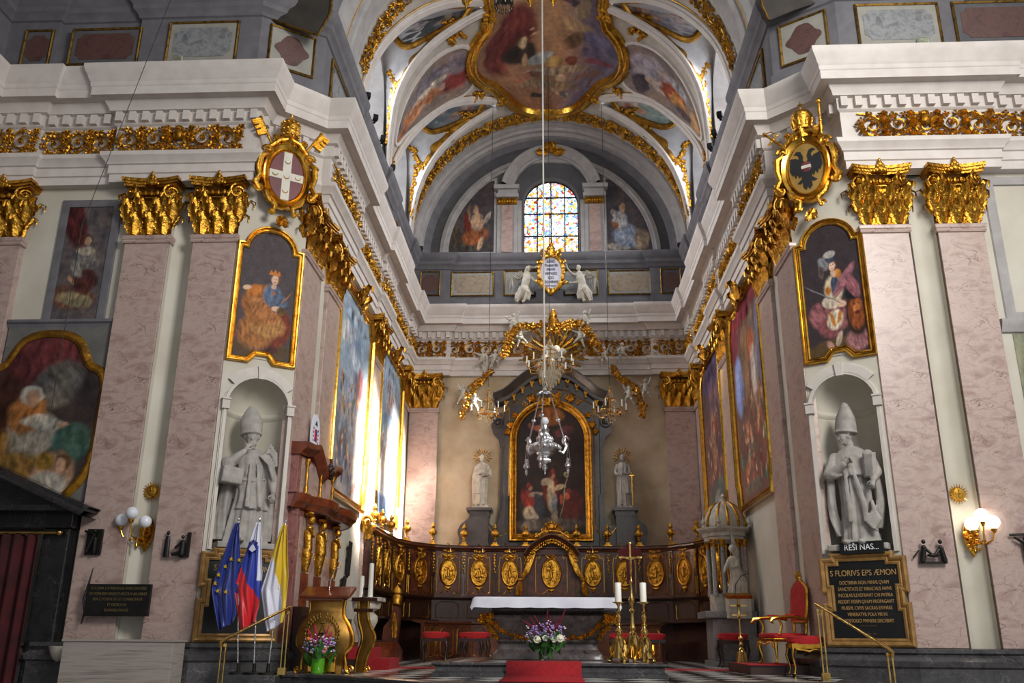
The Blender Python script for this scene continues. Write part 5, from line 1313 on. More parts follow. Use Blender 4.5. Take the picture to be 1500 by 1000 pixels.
def med_thing(parent, p, rz, w, big=False, k=0):
    k1 = 1.15 if big else 1.0
    mb = MB(); zc = 2.40; a = .215 * k1; b = .34 * k1
    ring = [(a * cos(2 * PI * i / 28), zc + b * sin(2 * PI * i / 28)) for i in range(28)]
    mb.frame(ring[::-1] if False else ring, [(-.015, -.02), (0, -.06), (.03, -.07), (.05, -.05), (.06, 0)])
    mb.lathe([(1e-4, -.045), (a, -.025)], 24, 1, 1) if False else None
    mb.add([(0, -.03, zc)] + [(x, -.02, z) for x, z in ring], [(0, 1 + i, 1 + (i + 1) % 28) for i in range(28)])
    R = random.Random(k * 7 + 1)
    for i in range(26):
        r = R.random() ** .5 * .75; q = R.random() * 6.28; s_ = R.uniform(.02, .05)
        mb.ell((a * r * cos(q), -.035, zc + b * r * sin(q) - .04), (s_, .025, s_ * R.uniform(.8, 2.0)), 7, 5)
    mb.cap((0, -.05, zc - b * .3), .05, (R.uniform(-.03, .03), -.05, zc + b * .2), .035, 8); mb.ell((0, -.05, zc + b * .38), .035, 8, 6)
    o = mb.build('gilded_medallion', 'gold', parent, angle=45); o.location = (p[0], p[1], 0); o.rotation_euler = (0, 0, rz)
    m2 = MB()
    for (x, z, r) in ((0, b + .14, .06), (-.07, b + .12, .045), (.07, b + .12, .045), (0, b + .25, .05), (-.09, b + .27, .04), (.09, b + .27, .04), (-.15, b + .28, .03), (.15, b + .28, .03), (0, b + .34, .03), ):
        m2.ell((x, -.04, zc + z), (r, r * .6, r), 8, 6)
    for s in (-1, 1): m2.leaf((s * .03, -.03, zc + b + .05), .1, .18, .3, tilt=s * .9, nu=4, nv=6)
    o2 = m2.build('gilt_crest', 'gold', o)
    m2 = MB()
    for (x, z, r) in ((0, -b - .11, .05), (-.06, -b - .09, .035), (.06, -b - .09, .035), (0, -b - .19, .03)): m2.ell((x, -.04, zc + z), (r, r * .6, r), 8, 6)
    m2.build('gilt_pendant', 'gold', o)
    m3 = MB(); h = w / 2 - .14; z0, z1 = 1.80, 2.93
    pl = smooth_pts([(-h, z0 + .05), (-h, z1 - .15), (-h + .10, z1 - .12), (-h + .12, z1 - .02), (-h + .2, z1)], 10) + smooth_pts([(h - .2, z1), (h - .12, z1 - .02), (h - .10, z1 - .12), (h, z1 - .15), (h, z0 + .05)], 10)
    m3.tube([(x, -.01, z) for x, z in pl], .011, 5)
    pl = smooth_pts([(-h, z0 + .05), (-h + .08, z0), (-h * .5, z0 + .03), (-.1, z0 + .13), (0, z0 + .1), (.1, z0 + .13), (h * .5, z0 + .03), (h - .08, z0), (h, z0 + .05)], 24); m3.tube([(x, -.01, z) for x, z in pl], .011, 5)
    m3.tube([(x * .9, .45 * 0 - .03, z) for x, z in [(-h, .6), (-h, .92), (-h * .5, .97), (0, .93), (h * .5, .97), (h, .92), (h, .6)]], .008, 4)
    m3.tube([(x, -.03, z) for x, z in [(-h, 1.12), (-h, 1.48), (-h * .6, 1.56), (h * .6, 1.56), (h, 1.48), (h, 1.12), (-h, 1.12)]], .010, 4)
    o3 = m3.build('gilt_panel_lines', 'goldsmooth', o)
URN = [(.10, 0), (.10, .03), (.075, .05), (.08, .10), (.055, .16), (.03, .19), (.03, .22), (.06, .24), (.05, .26), (.09, .33), (.105, .38), (.09, .43), (.05, .46), (.035, .49), (.06, .52), (.062, .56), (.03, .60), (.02, .64), (1e-4, .67)]
urn0 = None; ui = 0
for i, (a, b) in enumerate(zip(ST[:-1], ST[1:])):
    a = Vector(a); b = Vector(b); d = (b - a).normalized(); nn = Vector((d.y, -d.x)); rz = math.atan2(d.y, d.x); c = (a + b) / 2 + nn * .0
    W = (b - a).length
    if W > .8: med_thing(st, (c.x, c.y), rz, min(W, 1.3) if W < 1.3 else 1.2, W > 1.3, i)
nlab = len(ST)
ords = ['left end', 'second from left', 'third from left', 'fourth from left', 'fifth from left', 'sixth from left', 'seventh from left', 'eighth from left', 'just left of the red-backed canopy', 'just right of the canopy', 'eighth from right', 'seventh from right', 'sixth from right', 'fifth from right', 'fourth from right', 'third from right', 'second from right', 'right end']
for i, p in enumerate(ST):
    a = Vector(ST[max(i - 1, 0)]); b = Vector(ST[min(i + 1, nlab - 1)]); d = (b - a).normalized(); nn = Vector((d.y, -d.x)); rz = math.atan2(d.y, d.x)
    m3 = MB(); m3.bx(-.07, .07, -.05, 0, 1.72, 3.0); o = m3.build('dividing_strip', 'wooddark', st, smooth=False); o.location = (p[0], p[1], 0); o.rotation_euler = (0, 0, rz)
    m3 = MB()
    for q in range(7): m3.ell((.01 * (-1) ** q, -.07, 2.92 - q * .085), (.042 - .003 * q, .03, .05), 7, 5)
    m3.tube([(-.04, -.055, 1.78), (-.04, -.055, 2.25)], .008, 4); m3.tube([(.04, -.055, 1.78), (.04, -.055, 2.25)], .008, 4)
    g = m3.build('gilt_husks', 'gold', o)
    if i in (0, nlab - 1): continue
    loc = (p[0] - nn.x * .05, p[1] - nn.y * .05, zt_)
    if urn0 is None:
        urn0 = thing('gilded_urn', '', 'urn', loc, 0, 'gilded urns along the top of the choir stalls')
        mb = MB(); mb.box((0, 0, .02), (.24, .24, .04)); mb.box((0, 0, .08), (.16, .16, .09), top=(.7, .7)); mb.build('foot', 'gold', urn0, smooth=False)
        mb = MB(); mb.lathe([(r * 1.05, z) for r, z in URN[4:]], 14)
        for q in range(8):
            m_ = 2 * PI * q / 8; mb.ell((.095 * cos(m_), .095 * sin(m_), .37), (.03, .03, .06), 6, 5)
        mb.build('vase_body', 'gold', urn0); u = urn0
    else: u = dup(urn0, loc)
    u['label'] = 'gilded urn on the choir stall cornice, %s' % ords[min(i, len(ords) - 1)]
# reading lamps
lamp0 = None
for i, (px, py, bay) in enumerate(((668, 805, -2.95), (712, 805, -2.0), (751, 805, -1.22), (868, 812, 1.22), (910, 808, 2.1))):
    if lamp0 is None:
        lamp0 = thing('reading_lamp', '', 'lamp', (bay, 27.12, 3.17), 0, 'small gooseneck lamps on the choir stall cornice')
        mb = MB(); mb.tube([(-.16, -.02, .02), (-.12, -.1, .08), (-.06, -.25, .02), (.0, -.32, -.14)], .010, 6); mb.build('gooseneck', 'brass', lamp0)
        mb = MB(); mb.lathe([(.012, .04), (.03, 0), (.035, -.05)], 10, c=(.0, -.33, -.16)); mb.build('lamp_shade', 'brass', lamp0); l = lamp0
    else: l = dup(lamp0, (bay, 27.12, 3.17))
    l['label'] = 'small brass gooseneck lamp above the stall medallion, %s' % ('far left one', 'second from left', 'just left of the canopy', 'just right of the canopy', 'rightmost one')[i]
# bishop canopy in the middle
cn = thing('stall_canopy', 'arched dark wood canopy with gilded drapery over the central stall medallion', 'canopy', (0.02, 27.2, 0))
ca = smooth_pts([(-.80, 2.92), (-.66, 3.12), (-.45, 3.28), (-.2, 3.42), (0, 3.47), (.2, 3.42), (.45, 3.28), (.66, 3.12), (.80, 2.92)], 30)
mb = MB(); mb.frame(ca, [(.16, .1), (.16, -.20), (.10, -.30), (.04, -.34), (0, -.42), (-.03, -.42), (-.03, .1)], closed=False); mb.prism([(x, z) for x, z in ca[::-1]][::-1], -.06, .1); mb.build('arched_cornice', 'wood', cn, angle=35)
mb = MB()
for i in range(31):
    x, z = ca[i]; mb.ell((x * .88, -.30, z - .20 - .02 * (i % 2)), (.032, .03, .05), 7, 5); mb.ell((x * .9, -.28, z - .13), (.035, .04, .04), 7, 5)
for s in (-1, 1):
    for q in range(5): mb.tube([(s * (.60 - q * .035), -.22, 3.02 - q * -.01), (s * (.68 - q * .03), -.26, 2.75), (s * (.80 - q * .03), -.27, 2.42), (s * (.93 - q * .02), -.22, 2.22)], [.028, .04, .035, .02], 7)
    mb.ell((s * .93, -.24, 2.20), (.09, .06, .05), 10, 7)
    for q in range(5): mb.tube([(s * .93, -.24, 2.2), (s * (.88 + q * .035), -.22, 1.98), (s * (.90 + q * .035), -.2, 1.76)], [.02, .035, .02], 6)
mb.build('gilt_drapery', 'gold', cn)
mb = MB()
for s in (-1, 1):
    mb.spiral((s * .22, 0, 3.62), .11, 1.3, .03, sgn=s, y=-.2); mb.spiral((s * .42, 0, 3.5), .08, 1.2, .025, sgn=s, y=-.2); mb.leaf((s * .06, -.2, 3.56), .16, .3, .3, tilt=s * .4); mb.tube([(s * .5, -.2, 3.42), (s * .25, -.2, 3.58), (0, -.2, 3.62)], .03, 6)
mb.ell((0, -.2, 3.72), (.1, .07, .11), 10, 8); mb.ell((0, -.2, 3.86), (.05, .04, .05), 8, 6)
for q in range(5): mb.ell((-.16 + q * .08, -.2, 3.80 + .03 * (2 - abs(q - 2))), .03, 7, 5)
mb.build('gilt_crest', 'gold', cn)
# end bracket of the stalls
for s in (-1,):
    t = thing('gilded_bracket', 'gilded winged bracket at the near left end of the choir stalls', 'bracket', (s * 4.55, 22.3, 2.85))
    mb = MB(); mb.leaf((0, 0, 0), .3, .5, .4, rz=0); mb.spiral((.02, 0, .42), .14, 1.4, .05, y=-.08); mb.ell((-.02, 0, .3), (.12, .12, .16), 10, 8); mb.build('carving', 'gold', t)
# kneeling desks in front of the stalls
def desk(label, path, top=1.0):
    t = thing('kneeling_desk', label, 'pew')
    mb = MB(); mb.sweep(path, [(0, 0), (0, top - .1), (.06, top - .06), (.06, top - .02), (-.30, top), (-.30, top - .05), (-.06, top - .1), (-.06, 0)]); mb.build('desk_front', 'wood', t, smooth=False)
    mb = MB()
    for a, b in zip(path[:-1], path[1:]):
        a = Vector(a); b = Vector(b); L = (b - a).length; d = (b - a) / L; m = max(1, round(L / .5)); rz = math.atan2(d.y, d.x)
        for i in range(m):
            p = a + d * (L / m * (i + .5)); mb.at((p.x, p.y, 0), rz); h = L / m * .38; mb.tube([(-h, -.01, .15), (-h, -.01, top - .25), (-h * .6, -.01, top - .17), (h * .6, -.01, top - .17), (h, -.01, top - .25), (h, -.01, .15), (h * .6, -.01, .1), (-h * .6, -.01, .1), (-h, -.01, .15)], .009, 4)
    mb.at(); mb.build('gilt_panel_lines', 'goldsmooth', t)
desk('curved wooden kneeling desk with gilt lines on the left, behind the altar', [(-3.2, 23.4), (-3.0, 24.9), (-2.2, 25.7), (-.9, 25.8)])
desk('curved wooden kneeling desk with gilt lines on the right, behind the altar', [(.9, 25.8), (2.2, 25.7), (2.9, 25.1)])
# stall end with gilded lantern finial and steps at left
t = thing('stall_bench_end', 'carved stall end with gilded urn head beside the red stall steps', 'bench end', (-3.75, 22.6, 0))
mb = MB(); mb.prism([(-.25, 0), (.18, 0), (.18, .25), (.06, .45), (.10, .9), (.08, 1.25), (-.06, 1.3), (-.12, 1.0), (-.28, .8), (-.30, .5)], -.12, .12); mb.build('carved_end', 'wood', t, smooth=False)
mb = MB(); mb.lathe([(.05, 1.28), (.12, 1.34), (.13, 1.5), (.09, 1.56), (.13, 1.6), (.1, 1.68), (.03, 1.74), (1e-4, 1.8)], 14); mb.leaf((0, -.13, .55), .12, .6, .4); mb.build('gilt_urn_head', 'gold', t)
t = thing('stall_steps', 'dark wooden steps with red carpet leading up to the left stalls', 'steps', (-4.1, 21.6, 0))
mb = MB()
for i in range(3): mb.bx(-.5, .45, -.6 + i * .3, .75, i * .15, (i + 1) * .15)
mb.build('treads', 'woodred', t, smooth=False)
t = thing('carpeted_steps', 'low red carpeted steps behind the golden ambo', 'steps', (-3.2, 17.6, 0))
mb = MB(); mb.bx(-.9, .3, -.5, .5, 0, .17); mb.bx(-.9, -.05, -.3, .5, .17, .36); mb.build('treads', 'wooddark', t, smooth=False)
mb = MB(); mb.bx(-.12, .32, -.52, .52, 0.0, .19); mb.bx(-.5, -.03, -.32, .52, .17, .38); mb.build('carpet', 'carpet', t, smooth=False)
for lab, b in (('red carpet strip on the tiles left of the altar platform', (-3.4, -1.9, 17.9, 18.5)), ('red carpet strip on the tiles right of the altar platform', (1.95, 4.0, 18.2, 18.8))):
    mb = MB(); mb.bx(*b, 0.0, .012); tag(mb.build('carpet_strip', 'carpet'), lab, 'carpet')

# ================================================================== ALTAR
mb = MB(); AP = [(-1.72, 14.15), (1.80, 14.15), (1.80, 18.4), (-1.72, 18.4)]
mb.sweep(AP[::-1][3:] + AP[::-1][:3] if False else [(-1.72, 18.4), (-1.72, 14.15), (1.80, 14.15), (1.80, 18.4)], [(-.5, 0), (.0, 0), (.0, .05), (-.05, .08), (-.05, .14), (0.0, .17), (.0, .2), (-.5, .2)])
struct(mb.build('trim_platform', 'darkmarble', angle=30))
mb = MB(); mb.bx(-1.45, 1.55, 14.4, 18.2, 0.0, .2005); struct(mb.build('floor_altar_platform', 'tiles', smooth=False))
al = thing('altar', 'dark marble altar with gilded vine garland standing on the tiled platform', 'altar', (0.0, 16.15, 0.2))
prof = [(.93, 0), (.95, .02), (.93, .10), (.86, .17), (.84, .26), (.88, .30), (.86, .33), (.93, .40), (1.02, .50), (1.10, .60), (1.17, .68), (1.18, .72), (1.10, .75), (.98, .77), (.96, .80), (.96, .93), (1.08, .96), (1.10, 1.0)]
def salt(r, a, k=0.36):
    c, s_ = cos(a), sin(a); n_ = 8
    q = 1 / ((abs(c) ** n_ + abs(s_) ** n_) ** (1 / n_)); return (r * c * q, (r - (1 - k) + -.1) * s_ * q * .9)
mb = MB()
mb.grid(lambda u, v: (salt(prof[round(v * (len(prof) - 1))][0], 2 * PI * u)[0], salt(prof[round(v * (len(prof) - 1))][0], 2 * PI * u)[1], prof[round(v * (len(prof) - 1))][1]), 64, len(prof) - 1, cu=True)
mb.build('stone_body', 'altarstone', al, angle=30)
fy = lambda z: -((.93 + (.25 * (z - .33) / .35)) - .74) * .9 - .03
mb = MB()
gp = smooth_pts([(-1.08, .70), (-.95, .62), (-.8, .50), (-.6, .40), (-.35, .36), (0, .35), (.35, .36), (.6, .40), (.8, .50), (.95, .62), (1.08, .70)], 60)
R = random.Random(4)
for i, (x, z) in enumerate(gp): mb.star_leaf((x + R.uniform(-.02, .02), z + R.uniform(-.02, .02)), R.uniform(.035, .062), 4, fy(z), .02, R.random() * 3)
for s in (-1, 1):
    for i in range(16): z = .36 + i * .022; x = s * (.86 + .0185 * i * .9); mb.star_leaf((x + R.uniform(-.03, .03), z), .06, 4, fy(z) - .02, .02, R.random() * 3)
    for i in range(8): mb.star_leaf((s * (1.02 + R.uniform(-.08, .12)), .66 + R.uniform(-.04, .06)), .07, 4, fy(.68) - .01, .02, R.random() * 3)
mb.build('gilt_garland', 'gold2', al)
# cloth
cl = thing('altar_cloth', 'white linen altar cloth with scalloped hem on the marble altar', 'tablecloth', (-.02, 16.15, 1.2))
def cloth():
    mb = MB(); X, Y = 1.24, .56; n = 60
    def fn(u, v):
        a = 2 * PI * u; c, s_ = cos(a), sin(a); q = 1 / ((abs(c) ** 14 + abs(s_) ** 14) ** (1 / 14)); x = X * c * q; y = Y * s_ * q
        if v <= .34: k = v / .34; return (x * k, y * k, .012)
        k = (v - .34) / .66; w_ = sin(u * 90) * .008 * k + sin(u * 41) * .01 * k; front = max(0, -s_)
        drop = .17 * k * (1 + (.05 * abs(sin(u * 70)) if v > .99 else 0)); sc_ = 1 + .05 * k * .6
        if abs(c * q) > .97 and abs(s_ * q) > .9: drop *= 1.25
        return (x * sc_ + w_ * abs(c), y * (sc_ + .06 * k) + w_ * 2, .012 - drop)
    mb.grid(fn, 200, 9, cu=True); return mb
cloth().build('linen', 'linen', cl, angle=60)
# red runner on the platform step
mb = MB(); w_ = .54
pr = [(12.3, .016), (14.08, .016), (14.10, .03), (14.13, .21), (14.18, .218), (15.2, .218)]
mb.add([(x, y, z) for y, z in pr for x in (-.60, .52)], [(2 * i, 2 * i + 1, 2 * i + 3, 2 * i + 2) for i in range(len(pr) - 1)])
o = mb.build('carpet_runner', 'carpet', solid=.012); tag(o, 'red carpet runner climbing the step in front of the altar', 'carpet')
# candlesticks
def candlestick(loc, label):
    t = thing('altar_candlestick', label, 'candlestick', loc, .3, 'tall brass candlesticks on the altar platform')
    mb = MB()
    for k in range(3):
        a = 2 * PI * k / 3 - PI / 2; mb.at((0, 0, 0), a); mb.ell((.17, 0, .03), (.04, .03, .03), 8, 6); mb.tube([(.17, 0, .05), (.13, 0, .10), (.12, 0, .18), (.09, 0, .30), (.05, 0, .36)], [.03, .035, .03, .035, .03], 7); mb.leaf((.13, 0, .06), .10, .22, .3, rz=PI / 2, nu=4, nv=6)
    mb.at(); mb.lathe([(.13, .07), (.12, .12), (.09, .2), (.08, .3), (.05, .36)], 3 * 4); mb.build('tripod_foot', 'brass', t)
    mb = MB(); mb.lathe([(.05, .34), (.07, .37), (.03, .40), (.05, .43), (.062, .47), (.03, .51), (.022, .54), (.05, .56), (.022, .58), (.035, .63), (.045, .68), (.022, .72), (.04, .74), (.02, .76), (.018, .84), (.03, .86), (.04, .88), (.1, .895), (.1, .905), (.02, .91)], 16); mb.build('stem', 'brass', t)
    mb = MB(); mb.lathe([(.052, .9), (.052, 1.19), (.045, 1.2), (1e-4, 1.198)], 18); mb.tube([(0, 0, 1.19), (0, 0, 1.21)], .004, 5); mb.build('candle', 'candle', t)
    return t
c0 = candlestick((1.13, 14.75, .2), 'brass candlestick with thick white candle, left of the standing cross')
c1 = dup(c0, (1.52, 14.72, .2), 0.1, 'brass candlestick with thick white candle, right of the standing cross')
cx_ = thing('processional_cross', 'tall brass standing cross with crucified figure on a tripod foot between two candles', 'cross', (1.36, 15.0, .2))
mb = MB()
for k in range(3):
    a = 2 * PI * k / 3 - PI / 2; mb.at((0, 0, 0), a); mb.ell((.2, 0, .03), (.045, .03, .03), 8, 6); mb.tube([(.2, 0, .05), (.15, 0, .12), (.13, 0, .22), (.1, 0, .34), (.05, 0, .4)], [.03, .035, .03, .035, .03], 7)
mb.at(); mb.lathe([(.15, .08), (.13, .15), (.1, .25), (.08, .36), (.05, .42)], 12); mb.build('tripod_foot', 'brass', cx_)
mb = MB(); mb.lathe([(.05, .4), (.07, .44), (.03, .48), (.05, .52), (.03, .6), (.025, .75), (.05, .78), (.025, .82), (.035, .9), (.055, .95), (.02, 1.02), (.016, 1.2), (.03, 1.23), (.012, 1.27), (.012, 1.4)], 14); mb.build('stem', 'brass', cx_)
mb = MB(); mb.bx(-.012, .012, -.01, .01, 1.36, 1.83); mb.bx(-.17, .17, -.01, .01, 1.60, 1.622)
for x, z in ((-.17, 1.61), (.17, 1.61), (0, 1.84)): mb.ell((x, 0, z), (.022, .012, .022), 8, 6)
mb.build('cross_arms', 'brass', cx_, smooth=False)
mb = MB(); mb.cap((-.14, -.02, 1.63), .008, (-.02, -.025, 1.58), .012, 6); mb.cap((.14, -.02, 1.63), .008, (.02, -.025, 1.58), .012, 6); mb.cap((0, -.025, 1.58), .022, (0, -.025, 1.47), .018, 8); mb.cap((0, -.025, 1.47), .018, (.01, -.035, 1.40), .012, 7); mb.cap((.01, -.035, 1.40), .012, (0, -.022, 1.32), .008, 6); mb.ell((0, -.03, 1.62), (.017, .018, .022), 8, 6); mb.build('figure', 'brass', cx_)
mb = MB(); mb.lathe([(.17, 0)], 3) if False else None
MT['darkred'] = plain('dark_red_cloth', '#5e0c14', '#4a0810', .8)
t = thing('wooden_crucifix', 'red-draped crucifix behind the brass cross', 'crucifix', (2.11, 24.6, 0))
mb = MB(); mb.bx(-.10, .10, -.03, .03, 1.95, 2.98); mb.bx(-.29, .29, -.036, .036, 2.58, 2.86); mb.build('red_cross', 'darkred', t, smooth=False)
mb = MB(); mb.bx(-.03, .03, -.03, .03, 0, 1.95); mb.bx(-.2, .2, -.2, .2, 0, .05); mb.build('pole', 'wooddark', t, smooth=False)
# flowers
def bouquet(name, label, loc, s, vase, vh, vr, kinds, n, spikes, spikemat, seed, rx=.35, rz_=.30, green=14):
    t = thing(name, label, 'flowers', loc)
    mb = MB(); mb.lathe([(vr * .8, 0), (vr * .95, .02), (vr, vh), (vr * .93, vh), (vr * .86, .03), (1e-4, .02)], 20); mb.build('vase', vase, t)
    R = random.Random(seed); mb = MB(); hc = vh + rz_ * .75
    for i in range(green):
        a = R.uniform(0, 2 * PI); L = R.uniform(.12, .26) * s; e = (cos(a) * L, sin(a) * L * .7, vh + R.uniform(-.08, .22) * s); mb.tube([(cos(a) * .02, sin(a) * .02, vh * .5), (e[0] * .5, e[1] * .5, vh + .05), e], .006, 5)
        mb.at(e, a + PI / 2); mb.leaf((0, 0, -.08 * s), .07 * s, .2 * s, .6, lobes=1, nu=2, nv=5, thick=.03, tilt=R.uniform(-.6, .6)); mb.at()
    mb.build('leaves_and_stems', 'leafgreen', t)
    for kname, km, cnt, sz, spread in kinds:
        mb = MB()
        for i in range(cnt):
            a = R.uniform(0, 2 * PI); r = R.random() ** .5 * spread; z = hc + R.uniform(-.6, .9) * rz_ * (1 - r * .5)
            c = (cos(a) * r * rx, sin(a) * r * rx * .8 - .02, z); q = sz * R.uniform(.7, 1.2)
            if sz > .04: c = ((-.11, .02, .16, .26)[i % 4] - .02, -.20, vh + .16 + .02 * (i % 2))
            mb.ell(c, (q, q, q * .8), 7, 5)
            if sz > .03:
                for k in range(10): b_ = k / 10 * 2 * PI; mb.ell((c[0] + cos(b_) * q * .8, c[1] - q * .4, c[2] + sin(b_) * q * .8), (q * .35, q * .3, q * .35), 5, 4)
        q = mb.build(kname, km, t)
        if cnt > 20: q['kind'] = 'stuff'
    mb = MB()
    for (x0, z0, x1, z1) in spikes:
        pts = [(x0 + (x1 - x0) * k / 8 + R.uniform(-.008, .008), -.05 + R.uniform(-.01, .01), z0 + (z1 - z0) * k / 8) for k in range(9)]; mb.tube(pts, [.02 * (1.1 - k / 10) + .006 * (k % 2) for k in range(9)], 7)
    mb.build('amaranth_spikes', spikemat, t)
    return t
bouquet('flower_arrangement', 'bouquet of white, lilac and burgundy flowers in a clear vase before the altar', (-.03, 15.25, .215), 1.0, 'glass', .16, .09,
        [('lilac_florets', 'lilac', 190, .019, 1.0), ('pale_florets', 'whitepetal', 50, .014, 1.0), ('white_dahlias', 'whitepetal', 4, .048, .55)], 1, [(-.12, .45, -.38, .62), (-.1, .4, -.24, .66), (-.04, .45, -.18, .70), (.02, .45, .04, .78), (.06, .5, .08, .70), (.1, .45, .22, .68), (.16, .45, .34, .80), (.03, .30, .06, .52), (-.12, .3, -.2, .44)], 'burgundy', 3, .33, .30, 26)
bouquet('flower_arrangement', 'mixed pink and lilac bouquet in a bright green vase before the golden ambo', (-3.56, 14.62, .012), 1.0, 'greenglass', .22, .105,
        [('lilac_florets', 'lilac', 130, .018, 1.0), ('white_florets', 'whitepetal', 60, .018, .9), ('pink_roses', 'pinkpetal', 9, .03, .8), ('orange_blooms', 'orangepetal', 5, .03, 1.0)], 1, [(-.1, .45, -.18, .66), (-.03, .45, -.08, .72), (.06, .45, .16, .72), (.12, .4, .2, .62)], 'magenta', 6, .26, .24, 20)

# ================================================================== AMBO
am = thing('ambo', 'golden vase-shaped ambo with laurel wreath and a wooden reading desk', 'lectern', (-3.56, 15.0, 0), .0)
so = smooth_pts([(.30, 0), (.31, .10), (.30, .18), (.34, .30), (.42, .42), (.43, .56), (.37, .72), (.28, .86), (.26, .98), (.275, 1.12)], 40)
o = so + [(-x, z) for x, z in so[::-1]]
mb = MB(); n = len(so)
vs = [];
for x, z in so:
    b = -.10 - .14 * sin(PI * min(1, max(0, (z - .12) / .85)))
    vs += [(-x, -.02, z), (-x * .98, b * .7, z), (-x * .5, b, z), (0, b * 1.05, z), (x * .5, b, z), (x * .98, b * .7, z), (x, -.02, z)]
mb.add(vs, [(i * 7 + j, i * 7 + j + 1, (i + 1) * 7 + j + 1, (i + 1) * 7 + j) for i in range(n - 1) for j in range(6)])
mb.build('front_panel', 'ambo', am, angle=50)
for s in (-1, 1):
    mb = MB(); sp = smooth_pts([(.46, .02), (.42, .0), (.36, .05), (.36, .14), (.34, .30), (.44, .42), (.45, .56), (.39, .72), (.30, .86), (.28, .98), (.295, 1.12)], 50)
    mb.tube([(s * x, -.03, z) for x, z in sp], .024, 8); mb.spiral((s * .42, 0, .06), .06, 1.2, .02, sgn=s, y=-.03); mb.build('scrolled_edge', 'goldsmooth', am)
mb = MB(); mb.bx(-.22, .22, -.17, -.10, .02, .24); mb.build('name_plate', 'goldsmooth', am, smooth=False, bevel=.01)
mb = MB()
for s in (-1, 1):
    for i in range(13):
        a = rad(-60 + i * 11.5); x = s * .25 * cos(a); z = .60 + .27 * sin(a); t_ = a + PI / 2
        for q in (-1, 1): mb.at((x, -.255, z), 0, 0, 0); mb.ell((s * q * .022 * cos(a), 0, q * .022 * sin(a)), (.014, .006, .03), 6, 5)
    mb.at(); mb.tube([(s * .25 * cos(rad(a)), -.25, .60 + .27 * sin(rad(a))) for a in range(-60, 90, 8)], .005, 5)
mb.build('laurel_wreath', 'dullgold', am)
mb = MB(); mb.tube([(-.10, -.262, .46), (0, -.262, .74), (.10, -.262, .46)], .009, 5); mb.tube([(-.05, -.262, .60), (.05, -.262, .60)], .008, 5); mb.tube([(0, -.262, .62), (0, -.262, .44)], .008, 5); mb.tube([(-.04, -.262, .75), (.04, -.262, .75)], .008, 5); mb.tube([(-.09, -.262, .52), (.09, -.262, .52)], .006, 5)
mb.build('monogram', 'bronze', am)
mb = MB(); mb.at((0, -.02, 1.24), 0, rad(20)); mb.box((0, 0, 0), (.82, .50, .05)); mb.at(); mb.bx(-.30, .30, -.22, .05, 1.10, 1.17); mb.prism([(-.36, 1.20), (-.26, 1.10), (.26, 1.10), (.36, 1.20)], -.2, .12); mb.build('reading_desk', 'woodred', am, smooth=False, bevel=.01)
mb = MB(); mb.bx(-.2, .2, -.235, -.2, 1.145, 1.175); mb.build('book_ledge', 'goldsmooth', am, smooth=False)
mb = MB(); mb.bx(-.2, .22, -.1, .25, 0, .2); mb.bx(-.16, .16, -.05, .18, .2, 1.1); mb.build('core', 'wood', am, smooth=False)
mb = MB(); mb.tube([(0, 0, 1.26), (0.01, .02, 1.42), (.05, 0, 1.56), (.12, -.04, 1.62)], .008, 6); mb.ell((.13, -.045, 1.625), (.02, .015, .012), 8, 6); mb.build('microphone', 'silver', am)
# rear wing of the ambo
t = thing('ambo_wing', 'narrow golden curved panel standing right of the ambo with a wooden cap', 'lectern', (-3.08, 15.45, 0), rad(-10))
mb = MB(); so2 = [(.10, 0), (.11, .12), (.16, .3), (.24, .45), (.25, .58), (.16, .74), (.11, .88), (.10, 1.12)]; so2 = smooth_pts(so2, 30)
mb.prism([(x, z) for x, z in so2] + [(-.06 + (x - .1) * .6, z) for x, z in so2[::-1]], -.05, .05); mb.build('curved_panel', 'ambo', t, angle=40)
mb = MB(); mb.tube([(x + .005, -.05, z) for x, z in so2], .02, 7); mb.tube([(-.06 + (x - .1) * .6, -.05, z) for x, z in so2], .02, 7); mb.spiral((.14, 0, .05), .06, 1.2, .02, y=-.05); mb.build('scrolled_edge', 'goldsmooth', t)
mb = MB(); mb.bx(-.16, .2, -.12, .12, 1.12, 1.18); mb.bx(-.12, .14, -.1, .1, .95, 1.0); mb.lathe([(.03, 1.18), (.01, 1.25), (.015, 1.33), (1e-4, 1.38)], 8); mb.build('cap', 'wooddark', t, smooth=False)
# white balustrade pedestal against the left wall
t = thing('marble_pedestal', 'white marble scrolled pedestal table near the stalls on the left', 'pedestal', (-4.0, 20.2, 0))
mb = MB(); mb.lathe([(.28, 0), (.28, .1), (.2, .18), (.14, .3), (.13, .5), (.2, .75), (.27, .9), (.25, 1.0), (.16, 1.08), (.3, 1.15), (.32, 1.25), (.3, 1.3)], 4 * 6, sy=.8); mb.bx(-.36, .36, -.3, .3, 1.3, 1.38); mb.build('body', 'stonewhite', t)
for i, (dx, h_) in enumerate(((-.12, .45), (.08, .72))):
    t2 = thing('white_candle', 'white candle on the scrolled marble pedestal, %s' % ('shorter one', 'taller one')[i], 'candle', (-4.0 + dx, 20.15, 1.38)); mb = MB(); mb.lathe([(.06, 0), (.055, .05), (.05, h_), (1e-4, h_ + .02)], 14); mb.build('wax', 'candle', t2)
